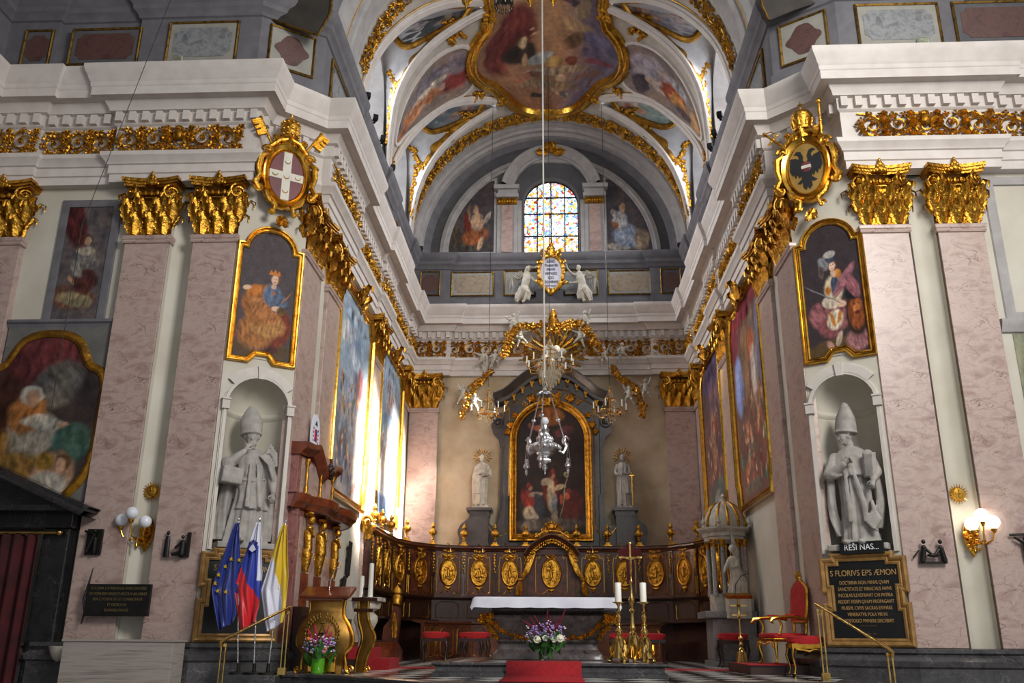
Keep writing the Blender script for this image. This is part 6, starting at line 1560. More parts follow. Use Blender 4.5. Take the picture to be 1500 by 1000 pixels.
# ================================================================== FURNITURE AND FITTINGS
# cathedra canopy of red marble on the left
ct = thing('marble_choir_loft', 'red marble wall canopy with polished wooden cornices and golden figures, left of the ambo', 'canopy', (-4.72, 0, 0))
mb = MB(); mb.bx(0, .26, 15.75, 18.3, 2.75, 3.7); mb.bx(0, .30, 15.85, 18.9, 0.0, 2.75); mb.build('marble_back', 'redmarble', ct, smooth=False, bevel=.01)
mb = MB(); mb.bx(.26, .275, 15.95, 18.2, 3.0, 3.65); mb.bx(.30, .315, 16.0, 18.75, .2, 2.6); mb.build('marble_panels', 'pink', ct, smooth=False)
def ycurve(pts, w, h, z0):     # moulding following y with height varying
    pass
up = smooth_pts([(15.7, 3.74), (16.2, 3.78), (16.6, 3.84), (17.0, 3.62), (17.35, 3.46), (17.7, 3.62), (18.0, 3.72), (18.4, 3.72)], 36)
mb = MB(); vs = []
pf_ = [(0, -.06), (.30, -.06), (.32, -.02), (.36, .02), (.42, .06), (.44, .12), (.44, .16), (0, .17)]
for y, z in up:
    for x, dz in pf_: vs.append((x, y, z + dz))
k = len(pf_); m = len(up)
mb.add(vs, [(i * k + j, i * k + j + 1, (i + 1) * k + j + 1, (i + 1) * k + j) for i in range(m - 1) for j in range(k - 1)] + [tuple(range(k)), tuple(range((m - 1) * k, m * k))[::-1]])
mb.build('upper_cornice', 'woodred', ct, angle=35)
sh = smooth_pts([(.30, 15.7), (.42, 15.9), (.42, 16.2), (.62, 16.6), (.66, 17.1), (.60, 17.5), (.70, 18.1), (.66, 18.8), (.4, 19.3), (.1, 19.5)], 40)
mb = MB(); vs = []
for x, y in sh:
    for g, z in ((-.10, 2.72), (-.06, 2.74), (-.03, 2.80), (.03, 2.84), (.05, 2.92), (.05, 2.98), (-.02, 3.0)): vs.append((x + g, y, z))
k = 7; m = len(sh)
mb.add(vs, [(i * k + j, i * k + j + 1, (i + 1) * k + j + 1, (i + 1) * k + j) for i in range(m - 1) for j in range(k - 1)] + [tuple(range(k))])
pl = [(x, y) for x, y in sh] + [(0, 19.5), (0, 15.7)]
for z, g in ((2.73, -.08), (2.995, -.01)): mb.add([(x + g * (x > .05), y, z) for x, y in pl], [tuple(range(len(pl)))])
mb.build('lower_cornice', 'woodred', ct, angle=35)
for i, y in enumerate((16.15, 17.15, 18.1)):
    mb = MB(); mb.lathe([(.05, 3.0), (.03, 3.05), (.045, 3.12), (.02, 3.2), (.03, 3.35), (.02, 3.5), (.045, 3.58), (.05, 3.66)], 10, c=(.32, y, 0)); mb.build('gilt_colonnette', 'gold', ct)
mb = MB()
for (dy, dz, r) in ((0, 0, .09), (.05, .1, .07), (-.08, .05, .07), (.06, -.08, .06), (0, .14, .05)): mb.ell((.44, 17.35 + dy, 3.62 + dz), (r, r, r), 9, 7)
mb.build('carved_boss', 'wooddark', ct)
for i, y in enumerate((16.3, 17.2, 18.35)):
    mb = MB(); big = i == 1; x = .38
    mb.cap((x, y, 2.35), .11 if big else .08, (x + .03, y, 2.05), .10 if big else .07, 10); mb.ell((x + .05, y, 2.56), (.075, .07, .09), 10, 8); mb.cap((x + .05, y - .09, 2.42), .04, (x + .10, y + .02, 2.28), .03, 8); mb.cap((x + .05, y + .09, 2.42), .04, (x + .10, y, 2.30), .03, 8)
    mb.lathe([(.12 if big else .09, 2.05), (.10, 1.9), (.07, 1.75), (.05, 1.65)], 12, c=(x, y, 0)); mb.leaf((x, y - .02, 1.6), .14, .4, .4, rz=PI / 2); mb.ell((x, y, 2.68), (.1, .14, .05), 10, 6)
    mb.build('golden_atlas_figure', 'gold' if i != 0 else 'gold', ct)
    mb = MB(); mb.bx(x - .06, x + .05, y - .06, y + .06, .5, 1.62); mb.build('wooden_post', 'woodred', ct, smooth=False)
mb = MB(); mb.bx(.0, .7, 16.0, 18.9, .0, .9); mb.bx(0, .45, 16.0, 18.9, .9, 1.05); mb.build('parapet', 'wooddark', ct, smooth=False)
# oval heraldic board above it
t = thing('oval_shield', 'white oval board with a small coat of arms hung above the wooden cornice', 'sign', (-4.55, 16.95, 4.28), PI / 2)
mb = MB(); out = [(.30 * cos(2 * PI * i / 32), .42 * sin(2 * PI * i / 32)) for i in range(32)]; mb.prism(out, -.03, 0); mb.build('board', 'linen', t, smooth=False)
MT['blue'] = plain('flag_blue', '#16348f', '#122b7a', .5, bs=0); MT['red'] = plain('flag_red', '#d0141e', '#b8101a', .5, bs=0); MT['yellow'] = plain('flag_yellow', '#d9b51e', '#c9a414', .5, bs=0); MT['flagwhite'] = plain('flag_white', '#dfe0ee', '#d2d3e6', .5, bs=0); MT['green'] = plain('dark_green_paint', '#1c4a30', '#1c4a30', .6, bs=0)
mb = MB(); mb.bx(-.09, 0, -.036, -.03, -.06, .12); mb.bx(0, .09, -.036, -.03, -.12, 0.0); mb.build('arms_red', 'red', t, smooth=False)
mb = MB(); mb.bx(0, .09, -.036, -.03, 0, .12); mb.bx(-.09, 0, -.036, -.03, -.12, -.06); mb.build('arms_blue', 'blue', t, smooth=False)
mb = MB(); mb.prism([(-.1, .2), (.1, .2), (0, .3)], -.036, -.03)
for s in (-1, 1):
    for q in range(4): mb.bx(s * .17 - .02, s * .17 + .02, -.036, -.03, .1 - q * .08, .14 - q * .08)
mb.build('hat_and_tassels', 'green', t, smooth=False)
mb = MB(); mb.tube([(-.12, -.035, -.2), (0, -.035, -.22), (.12, -.035, -.2)], .008, 4); mb.build('motto_line', 'letterblack', t)
# bronze reliefs on the white wall
for i, (y, z, h_, lab) in enumerate(((19.4, 2.45, .2, 'small dark bronze relief, topmost on the white left wall'), (19.3, 1.9, .62, 'tall dark bronze relief on the white left wall below the canopy'), (20.9, 2.25, .8, 'ladder-like dark bronze relief on the white left wall'), (20.5, 1.65, .38, 'lowest dark bronze relief on the white left wall'))):
    t = MB(); R = random.Random(i)
    for q in range(4): t.cap((-.12 + q * .07, -.05, -h_ / 2 + R.random() * .1), .03, (-.1 + q * .07 + R.uniform(-.04, .04), -.07, h_ / 2 - R.random() * .1), .025, 7)
    for q in range(3): t.box((0, -.04, -h_ / 3 + q * h_ / 3), (.22, .05, .04))
    o = t.build('bronze_relief', 'bronze'); o.location = (-4.67, y, z); o.rotation_euler = (0, 0, PI / 2); tag(o, lab, 'relief')
# boards with inscriptions
def board(name, label, loc, rz, x0, x1, z0, z1, lines, fm='boardgold', name2='frame'):
    t = thing(name, label, 'plaque', loc, rz); cx = (x0 + x1) / 2; W = x1 - x0
    mb = MB(); mb.bx(x0 + .18, x1 - .18, -.10, -.02, z0 + .1, z1 - .12); mb.bx(x0 + .11, x1 - .11, -.0995, -.02, z0 + .1, z0 + .56); mb.bx(x0 + .11, x1 - .11, -.0995, -.02, z1 - .53, z1 - .19); mb.build('black_field', 'black', t, smooth=False)
    path = [(x0 + .12, z0 + .12), (x1 - .12, z0 + .12), (x1 - .12, z0 + .55), (x1 - .19, z0 + .55), (x1 - .19, z1 - .52), (x1 - .12, z1 - .52), (x1 - .12, z1 - .20), (x1 - .30, z1 - .20), (x1 - .30, z1 - .13)] + [(x0 + .30, z1 - .13), (x0 + .30, z1 - .20), (x0 + .12, z1 - .20), (x0 + .12, z1 - .52), (x0 + .19, z1 - .52), (x0 + .19, z0 + .55), (x0 + .12, z0 + .55)]
    mb = MB(); mb.frame(path, [(-.01, -.10), (-.01, -.13), (.02, -.14), (.04, -.13), (.06, -.15), (.09, -.16), (.12, -.14), (.125, -.05)]); mb.build(name2, 'boardgold', t, smooth=False)
    for s, sz, z, sx in lines: text(s, sz, 'lettergold', t, (cx, -.105, z), sx=sx)
    return t
MT['boardgold'] = plain('worn_gilt_wood', '#a9824a', '#8a6534', .4, .35, scale=8, bs=.1)
LS = .085
right_l = ['DOCTRINA NON MINVS QVAM', 'SANCTITATE ET MIRACVLIS HVIVS', 'INCOLAS ILLVSTRAVIT CVI PATRIA', 'REDDIT FIDEM QVAM PROPAGAVIT', 'PRÆSVL CVIVS SACRAS EXVVIAS', 'VENERATVR POLA VIII IN', 'APOSTOLICI MVNERE DECVBVIT']
def lines(first, rest, z1):
    o = [(first, .13, z1 - .33, .82)]
    for i, r in enumerate(rest): o.append((r, .078, z1 - .48 - i * .098, .70))
    return o
board('inscription_board', 'black board with gilt stepped frame and the words S FLORIVS EPS ÆMON', CR_LOC, CR_RZ, -.05, 1.30, .46, 1.92, lines('S FLORIVS EPS ÆMON', right_l, 1.92) + [('— — — —', .05, .78, 1), ('—  —  —', .05, .66, 1)])
board('inscription_board', 'black board with gilt stepped frame behind the three flags', CL_LOC, CL_RZ, -.02, 1.33, .46, 1.95, lines('S MAXIMVS ÆMON', ['HVIVSA' + ' ' * 22 + 'NVM', 'PATRI' + ' ' * 22 + 'IAM', 'MAGN' + ' ' * 24 + 'VN', 'MAIOR' + ' ' * 22 + 'TV', 'ASSER' + ' ' * 22 + 'BVS', 'HIBNT' + ' ' * 22 + 'AM'], 1.95))
t = thing('small_sign', 'small black sign reading REŠI NAS... on top of the right inscription board', 'sign', CR_LOC, CR_RZ)
mb = MB(); mb.bx(.33, 1.02, -.21, -.16, 1.89, 2.08); mb.build('panel', 'black', t, smooth=False); text('REŠI NAS...', .13, 'letterwhite', t, (.675, -.215, 1.985), sx=.9)
t = thing('bronze_plaque', 'dark bronze plaque with worn gilt lettering low on the left pilasters', 'plaque', (-6.92, 14.8, 0))
mb = MB(); mb.bx(-.53, .53, -.12, -.06, .84, 1.34); mb.bx(-.45, -.3, -.06, .1, .9, 1.25); mb.bx(.3, .45, -.06, .1, .9, 1.25); mb.build('plate', 'bronze', t, smooth=False, bevel=.008)
MT['dimgold'] = plain('dim_gilt', '#6b5a36', '#54462a', .6, bs=0)
for i, s in enumerate(('ECCLESIA CATHEDRALIS HVIVS DIOCESIS', 'IN HONOREM SANCTI NICOLAI AB ANNO', 'MDCC POSITA EST ET CONSECRATA', 'ET DEDICATA', 'IOANNES PAVLVS')): text(s, .062, 'dimgold', t, (0, -.125, 1.27 - i * .085), sx=.8)
mb = MB(); mb.tube([(-.56, -.08, .72), (-.52, -.1, .9), (-.57, -.1, 1.1), (-.53, -.1, 1.3), (-.50, -.08, 1.6)], [.01, .02, .02, .02, .006], 6); mb.build('twisted_rod', 'bronze', t)
# grey cabinet in front of the left plinth
t = thing('wooden_cabinet', 'grey wood-grain cabinet standing against the left pier', 'cabinet', (-6.55, 14.35, NZ))
mb = MB(); mb.bx(-.86, .86, -.22, .25, 0, 1.53); mb.build('carcass', 'oak', t, smooth=False, bevel=.006)
mb = MB(); mb.bx(-.88, .88, -.24, .26, 1.53, 1.56); mb.build('top_board', 'oak', t, smooth=False)
# doorway with curtain at far left
MT['door'] = marble('black_marble', '#161617', '#242426', '#4a4642', 1.8, .2, .02); MT['curtain'] = plain('dark_red_curtain', '#4a0d12', '#2c070a', .9, bs=.1)
t = thing('marble_portal', 'black marble doorway with triangular pediment at the left edge', 'doorway', (-9.35, 14.85, NZ))
mb = MB(); mb.bx(1.0, 1.45, -.15, .15, 0, 3.3); mb.bx(-1.45, -1.0, -.15, .15, 0, 3.3); mb.bx(-1.5, 1.5, -.2, .15, 3.3, 3.62); mb.build('jambs_and_lintel', 'door', t, smooth=False, bevel=.02)
mb = MB(); mb.prism([(-1.85, 3.62), (1.85, 3.62), (0, 4.35)], -.30, .15); mb.build('tympanum', 'door', t, smooth=False)
mb = MB(); mb.frame([(1.85, 3.6), (0.0, 4.38), (-1.85, 3.6)][::-1], [(.0, .1), (0, -.42), (.05, -.50), (.10, -.52), (.13, -.56), (.15, -.56), (.15, .1)], closed=False); mb.bx(-1.8, 1.8, -.5, .1, 3.55, 3.64); mb.build('pediment_moulding', 'door', t, smooth=False)
t = thing('door_curtain', 'dark red curtain hanging from a brass rod in the left doorway', 'curtain', (-9.35, 14.62, NZ))
mb = MB(); mb.grid(lambda u, v: (-1.0 + 2.0 * u, .05 * sin(u * 60) + .02 * sin(u * 23), .02 + 3.17 * v), 160, 4); mb.build('cloth', 'curtain', t, solid=.01)
mb = MB(); mb.tube([(-1.2, 0, 3.22), (1.28, 0, 3.22)], .03, 10); mb.ell((1.32, 0, 3.22), .055, 10, 8)
for i in range(12): mb.tube([(-1 + i * .18 + .045 * cos(a), 0.0, 3.2 + .045 * sin(a)) for a in [k * PI / 4 for k in range(8)]], .006, 5, closed=True)
mb.build('brass_rod', 'brass', t)
t = thing('holy_water_font', 'small white stone holy water basin on the wall beside the left doorway', 'font', (-7.72, 14.62, .25))
mb = MB(); mb.lathe([(.02, -.1), (.08, -.06), (.13, .02), (.16, .10), (.17, .13), (.14, .13), (.10, .05), (1e-4, .03)], 18, sy=.8); mb.build('basin', 'stonewhite', t)
# sconces
def sconce(label, loc, flip, lit):
    t = thing('wall_sconce', label, 'lamp', loc)
    mb = MB(); R = random.Random(2)
    mb.prism([(0, -.30), (.10, -.12), (.13, .06), (.08, .24), (0, .30), (-.08, .24), (-.13, .06), (-.10, -.12)], -.04, 0)
    for i in range(34): mb.ell((R.uniform(-.09, .09), -.06 - R.uniform(0, .05), R.uniform(-.2, .24)), (R.uniform(.015, .035),) * 3, 6, 5)
    mb.build('gilt_backplate', 'goldsmooth', t)
    cen = [(flip * -.30, -.30, .16), (flip * -.10, -.42, .22), (flip * .06, -.26, .12)]
    if not lit: cen = [(-.36, -.24, .10), (-.12, -.40, .20), (.04, -.22, .08)]
    else: cen = [(.24, -.32, .12), (-.06, -.24, .10), (.06, -.36, .22)]
    mb = MB()
    for c in cen:
        mb.tube([(0, -.08, -.04), (c[0] * .4, c[1] * .6, -.12), (c[0] * .85, c[1] * .95, -.06), (c[0], c[1], c[2] - .04)], .014, 7); mb.lathe([(.02, -.07), (.045, -.03), (.05, 0.0)], 12, c=c); mb.star_leaf((c[0] * .6, -.1), .04, 5, c[1] * .6)
    mb.lathe([(.01, -.26), (.03, -.22), (.015, -.16), (.03, -.1)], 10, c=(cen[1][0] * .4, cen[1][1] * .6, 0)); mb.build('branched_arms', 'goldsmooth', t)
    for c in cen:
        mb = MB(); mb.ell((c[0], c[1], c[2] + .10), .105, 20, 14); mb.build('glass_globe', 'globe' if lit else 'globeoff', t)
    return t
sconce('gilt wall sconce with three unlit glass globes on the left pier', (-6.76, 15.08, 2.18), -1, False)
sconce('gilt wall sconce with three bright lit globes on the right pier', (6.86, 15.08, 2.14), 1, True)
for s, x, z in ((-1, -6.76, 2.90), (1, 6.75, 2.85)):
    t = thing('consecration_cross', 'small gilded sunburst disc with a cross, above the %s wall sconce' % ('left' if s < 0 else 'right'), 'ornament', (x, 15.06, z))
    mb = MB(); mb.at((0, 0, 0), 0, PI / 2); mb.lathe([(1e-4, .06), (.09, .05), (.11, .03), (.115, 0)], 24); mb.at(); mb.build('disc', 'goldsmooth', t)
    mb = MB()
    for k in range(20): a = 2 * PI * k / 20; mb.tube([(.10 * cos(a), -.015, .10 * sin(a)), (.175 * cos(a), -.012, .175 * sin(a))], [.014, .002], 4)
    mb.build('rays', 'goldsmooth', t)
    mb = MB(); mb.box((0, -.06, 0), (.12, .02, .016)); mb.box((0, -.06, 0), (.016, .02, .12)); mb.build('cross', 'goldflat', t, smooth=False)
# bronze station figures on pilasters
def relief(label, loc, kind):
    t = MB()
    if kind == 0:
        t.box((0, -.03, 0), (.26, .05, .42)); t.cap((-.08, -.09, -.16), .03, (.02, -.1, .12), .025, 8); t.cap((.02, -.1, .12), .025, (-.14, -.1, .17), .018, 8); t.ell((.03, -.11, .17), .03, 8, 6); t.cap((.05, -.09, -.18), .03, (.05, -.1, .05), .03, 8); t.tube([(-.05, -.08, -.1), (.02, -.08, .0), (.06, -.08, -.12), (-.05, -.08, -.1)], .012, 6)
    elif kind == 1:
        t.lathe([(.055, -.22), (.05, -.1), (.045, .06), (.03, .12)], 10, sy=.6, c=(0, -.05, 0)); t.ell((0, -.05, .17), (.028, .03, .035), 8, 6)
    elif kind == 2:
        t.cap((.02, -.07, -.16), .06, (.03, -.08, .02), .045, 10); t.ell((0.02, -.09, .12), .03, 8, 6); t.cap((.02, -.08, .05), .03, (-.08, -.1, -.05), .02, 8); t.cap((-.02, -.08, -.14), .04, (-.12, -.1, -.16), .03, 8); t.box((.10, -.03, 0), (.05, .05, .40))
    elif kind == 3:
        for s in (-1, 1): t.cap((s * .17, -.08, -.16), .045, (s * .13, -.09, .04), .04, 9); t.ell((s * .13, -.1, .13), .035, 8, 6); t.cap((s * .13, -.09, .04), .025, (s * .03, -.1, -.06), .02, 7)
        t.box((0, -.05, -.19), (.42, .08, .03)); t.ell((0, -.09, -.08), (.10, .04, .03), 10, 6); t.tube([(-.2, -.06, .0), (-.30, -.05, -.12)], .012, 6)
    else:
        t.tube([(-.16, -.06, .18), (.2, -.06, .2)], .02, 7); t.cap((.06, -.08, -.18), .05, (.05, -.08, .05), .04, 9); t.ell((.05, -.09, .12), .035, 8, 6); t.cap((.05, -.08, .05), .025, (-.1, -.08, .14), .018, 7); t.box((.14, -.04, 0), (.06, .05, .4))
    o = t.build('bronze_relief', 'bronze'); o.location = loc; return tag(o, label, 'relief', None)
relief('square dark bronze relief on the pilaster left of the unlit sconce', (-7.52, 14.85, 2.02), 0)
relief('slim standing dark bronze figure on the pilaster right of the unlit sconce', (-6.27, 14.85, 2.0), 1)
relief('seated dark bronze figure nearest the left bishop niche', (-6.02, 14.85, 1.98), 2)
relief('dark bronze relief of two figures facing, left of the lit sconce', (6.10, 14.85, 1.92), 3)
relief('dark bronze relief cut by the right edge, right of the lit sconce', (7.50, 14.85, 1.98), 4)
# flags
def flag(label, top, bot, stand, seed, kind):
    t = thing('flag', label, 'flag', (0, 0, 0)); T = Vector(top); S = Vector(stand)
    mb = MB(); mb.tube([tuple(S), tuple(T)], .012, 8); mb.build('pole', 'silver', t)
    mb = MB(); mb.ell(tuple(T + Vector((0, 0, .03))), (.018, .018, .035), 8, 6); mb.build('finial', 'silver', t)
    mb = MB(); mb.lathe([(.14, 0), (.14, .03), (.03, .05), (.025, .16)], 18, c=tuple(S)); mb.build('base', 'bronze', t)
    W = .36; H_ = bot
    nu, nv = 36, 70
    def prof(v):      # v 0 top .. 1 bottom; returns left, right, z offsets
        l = -.03 - .27 * min(1, v / .62) ** .9 + .17 * max(0, (v - .62) / .38) ** 1.2; r = .03 + .10 * min(1, v / .5) - .03 * max(0, (v - .8) / .2)
        return l, r
    def pf(u, v):
        l, r = prof(v); x = l + (r - l) * u; z = -H_ * v - (.10 * u * 0) + .12 * max(0, v - .8) / .2 * (u - .2) * 1.2
        y = -.035 - .05 * sin(u * 9 + v * 4 + seed) * (.3 + .7 * v) - .02 * sin(u * 21 - v * 5)
        return (T.x + x, T.y + y, T.z - .03 + z)
    def cf(u, v):
        if kind == 'eu': c = '#1a2c7c'
        elif kind == 'si':
            d = v * 1.0 + (u - .5) * .42
            c = '#dcdcea' if d < .40 else ('#2338a0' if d < .40 + .24 + .05 * u else '#cc1620')
            d2 = v - (.5 - u) * .55
            c = '#dcdcea' if (u > .80 and v < .55) or v < .22 else ('#23389f' if v < .42 + .32 * u else '#cc1620')
        else:
            c = '#d8b420' if v < .30 + .55 * u ** 1.5 or u > .86 else '#dcdcea'
        return list(hx(c)[:3]) + [1.0]
    o = colormesh('cloth', pf, nu, nv, cf, MT['fabric'], t)
    md = o.modifiers.new('s', 'SOLIDIFY'); md.thickness = .006
    def at_uv(u, v): p = Vector(pf(u, v)); return p
    if kind == 'eu':
        for (u, v) in ((.95, .36), (.55, .35), (.28, .42), (.12, .50), (.08, .58), (.22, .65), (.58, .66)):
            c = at_uv(u, v); r = .032; pts = []
            for k in range(10): a = PI / 2 + k * PI / 5; q = r if k % 2 == 0 else r * .42; pts.append((c.x + q * cos(a), c.z + q * sin(a)))
            mb = MB(); mb.prism(pts, c.y - .05, c.y - .012); mb.build('gold_star', 'yellow', t, smooth=False)
    if kind == 'si':
        c = at_uv(.45, .23); mb = MB(); mb.prism([(c.x - .07, c.z + .06), (c.x - .06, c.z - .06), (c.x, c.z - .11), (c.x + .06, c.z - .06), (c.x + .07, c.z + .06), (c.x, c.z + .1)][::-1][::-1], c.y - .04, c.y - .0); sh_ = mb.build('shield', 'blue', t, smooth=False)
        mb = MB(); mb.prism([(c.x - .055, c.z - .05), (c.x, c.z - .09), (c.x + .055, c.z - .05), (c.x + .03, c.z + .0), (c.x, c.z + .035), (c.x - .03, c.z)], c.y - .046, c.y - .03); mb.build('white_mountain', 'flagwhite', sh_, smooth=False)
        mb = MB()
        for dx, dz in ((0, .045), (-.025, .065), (.025, .065)): mb.ell((c.x + dx, c.y - .045, c.z + dz), (.008, .004, .008), 6, 4)
        mb.build('gold_stars', 'yellow', sh_)
    return t
def fabric():
    m, nt, b = newmat('flag_fabric'); a = N(nt, 'ShaderNodeVertexColor'); a.layer_name = 'Col'; nt.links.new(a.outputs['Color'], b.inputs['Base Color']); b.inputs['Roughness'].default_value = .38; b.inputs['Sheen Weight'].default_value = .3
    return m
MT['fabric'] = fabric()
flag('dark blue flag with a ring of gold stars, left of the three flags', (-4.93, 14.3, 2.30), 1.62, (-4.70, 14.3, .0), 0.0, 'eu')
flag('white, blue and red flag with a blue shield, middle of the three flags', (-4.58, 14.28, 2.30), 1.62, (-4.45, 14.28, .0), 1.3, 'si')
flag('yellow and white flag, right of the three flags beside the ambo', (-4.16, 14.3, 2.27), 1.60, (-4.24, 14.3, .0), 2.2, 'va')
mb = MB(); mb.bx(-4.95, -4.05, 14.05, 14.55, -.30, 0.0); tag(mb.build('flag_plinth', 'darkmarble', smooth=False, bevel=.02), 'dark stone block under the feet of the three flags', 'plinth')
# handrails
def rail(label, a, b, za, zb_, z1, z2):
    t = thing('brass_handrail', label, 'handrail')
    a = Vector(a); b = Vector(b); mb = MB()
    d = (b - a).normalized(); mb.tube([a - d * .05 + Vector((0, 0, -.03)), a - d * .10, a, b, b + d * .08 + Vector((0, 0, -.02)), b + d * .06 + Vector((0, 0, -.08))], .022, 10); mb.build('rail', 'brass', t)
    for p, zz in ((a, za), (b, zb_)):
        for k in (-1, 1):
            mb = MB(); mb.tube([(p.x + k * .03, p.y, zz), (p.x + k * .03, p.y, p.z - .08)], .014, 8); mb.build('post', 'brass', t)
        mb = MB(); mb.bx(p.x - .06, p.x + .06, p.y - .04, p.y + .04, zz, zz + .10); mb.build('foot', 'brass', t, smooth=False); mb = MB(); mb.bx(p.x - .05, p.x + .05, p.y - .02, p.y + .02, p.z - .09, p.z - .05); mb.build('collar', 'brass', t, smooth=False)
rail('brass handrail at the right edge of the sanctuary before the inscription board', (4.12, 14.3, 1.05), (4.55, 12.75, .45), 0.0, NZ + .3, 0, 0)
rail('brass handrail at the left, in front of the three flags', (-4.02, 14.3, .97), (-4.48, 12.95, .50), 0.0, NZ + .3, 0, 0)
# stools behind the altar
def stool(label, loc, s=1.0, gilt=False, rz=0):
    t = thing('red_stool', label, 'stool', loc, rz, None, s)
    mb = MB()
    mb.grid(lambda u, v: ((.25 if v > .1 else .22) * (1 - .0) * (lambda c, s_: c / (abs(c) ** 4 + abs(s_) ** 4) ** .25)(cos(2 * PI * u), sin(2 * PI * u)) * (1 if v < .6 else (1 - v) / .4), .2 * (lambda c, s_: s_ / (abs(c) ** 4 + abs(s_) ** 4) ** .25)(cos(2 * PI * u), sin(2 * PI * u)) * (1 if v < .6 else (1 - v) / .4), .44 + .10 * min(1, v / .6) + (.02 if v > .6 else 0)), 32, 10, cu=True)
    mb.build('cushion', 'redcloth', t)
    mb = MB(); mb.bx(-.24, .24, -.19, .19, .38, .45); mb.build('seat_rail', 'goldsmooth' if gilt else 'wooddark', t, smooth=False)
    if gilt:
        mb = MB(); mb.tube([(-.2, -.2, .3), (-.18, -.2, .37), (-.06, -.2, .36), (0, -.2, .34), (.06, -.2, .36), (.18, -.2, .37), (.2, -.2, .3)], .014, 6); mb.build('gilt_apron', 'goldsmooth', t)
    for sx in (-1, 1):
        for sy in (-1, 1):
            mb = MB(); mb.tube([(sx * .21, sy * .16, .40), (sx * .235, sy * .18, .28), (sx * .20, sy * .15, .12), (sx * .22, sy * .17, .03), (sx * .25, sy * .19, .01)], [.03, .028, .017, .017, .025], 8); lg = mb.build('leg', 'wooddark', t)
            if gilt: mb = MB(); mb.tube([(sx * .22, sy * .16 - .02, .40), (sx * .245, sy * .18 - .02, .28), (sx * .21, sy * .15 - .02, .12), (sx * .23, sy * .17 - .02, .03)], .010, 5); mb.build('gilt_line', 'goldsmooth', lg)
    return t
s0 = stool('red velvet stool left of the altar, foremost left one', (-2.75, 22.5, 0), 1.25)
dup(s0, (-2.05, 24.0, 0), label='red velvet stool behind the altar, half hidden between two others')
dup(s0, (-1.75, 22.3, 0), label='red velvet stool just left of the altar edge')
dup(s0, (1.72, 22.6, 0), label='red velvet stool just right of the altar, behind the candlesticks')
dup(s0, (2.45, 22.9, 0), label='red velvet stool right of the two candlesticks')
dup(s0, (3.95, 20.6, 0), label='dark red stool in front of the domed shrine pedestal')
stool('gilt-edged stool with bright red seat in front of the armchair', (4.26, 15.85, 0), 1.12, True)
# armchair
mb = MB(); mb.bx(3.4, 4.55, 16.15, 18.2, 0, .15); tag(mb.build('dais', 'wooddark', smooth=False), 'low dark dais under the red armchair', 'platform')
mb = MB(); mb.bx(3.35, 4.2, 16.1, 17.6, .15, .165); tag(mb.build('carpet_strip', 'carpet', smooth=False), 'red carpet on the dais of the armchair', 'carpet')
t = thing('red_armchair', 'gilded armchair with tall red velvet back facing left on the dais', 'chair', (4.08, 16.65, .165), -PI / 2 + .25)
mb = MB(); mb.box((0, 0, .46), (.62, .60, .09)); mb.build('seat', 'redcloth', t, bevel=.03)
mb = MB(); mb.box((0, 0, .39), (.66, .64, .06))
mb.tube([(-.3, -.33, .28), (-.2, -.33, .36), (0, -.33, .32), (.2, -.33, .36), (.3, -.33, .28)], .02, 6); mb.build('seat_frame', 'goldsmooth', t, bevel=.01)
ob = smooth_pts([(-.24, .70), (-.27, 1.0), (-.25, 1.25), (-.12, 1.36), (0, 1.42), (.12, 1.36), (.25, 1.25), (.27, 1.0), (.24, .70)], 30)
mb = MB(); mb.at((0, .30, 0), 0, rad(-6)); mb.prism(ob, -.05, .03); mb.build('backrest', 'redcloth', t, bevel=.015)
mb = MB(); mb.at((0, .30, 0), 0, rad(-6)); mb.tube([(x, -.02, z) for x, z in ob + [ob[0]]], .032, 8); mb.leaf((0, -.03, 1.40), .2, .18, .3); mb.ell((0, -.03, 1.45), (.06, .04, .05), 8, 6)
for sx in (-1, 1): mb.tube([(sx * .2, 0, .45), (sx * .22, 0, .72)], .025, 7)
mb.build('gilt_back_frame', 'goldsmooth', t)
for sx in (-1, 1):
    mb = MB(); mb.tube([(sx * .30, .28, .74), (sx * .34, .05, .78), (sx * .35, -.2, .76), (sx * .36, -.34, .74), (sx * .36, -.38, .69), (sx * .36, -.33, .67)], [.025, .035, .03, .035, .03, .02], 8); mb.tube([(sx * .35, -.22, .75), (sx * .34, -.16, .62), (sx * .32, -.2, .48)], .022, 7); a_ = mb.build('armrest', 'goldsmooth', t)
    mb = MB(); mb.box((sx * .34, .04, .805), (.06, .22, .03)); mb.build('arm_pad', 'redcloth', a_, bevel=.01)
    for sy in (-1, 1):
        mb = MB(); mb.tube([(sx * .28, sy * .27, .40), (sx * .31, sy * .29, .28), (sx * .27, sy * .26, .12), (sx * .28, sy * .28, .03), (sx * .31, sy * .31, .01)], [.035, .035, .02, .02, .03], 8); mb.build('leg', 'goldsmooth' if sy < 0 else 'wooddark', t)
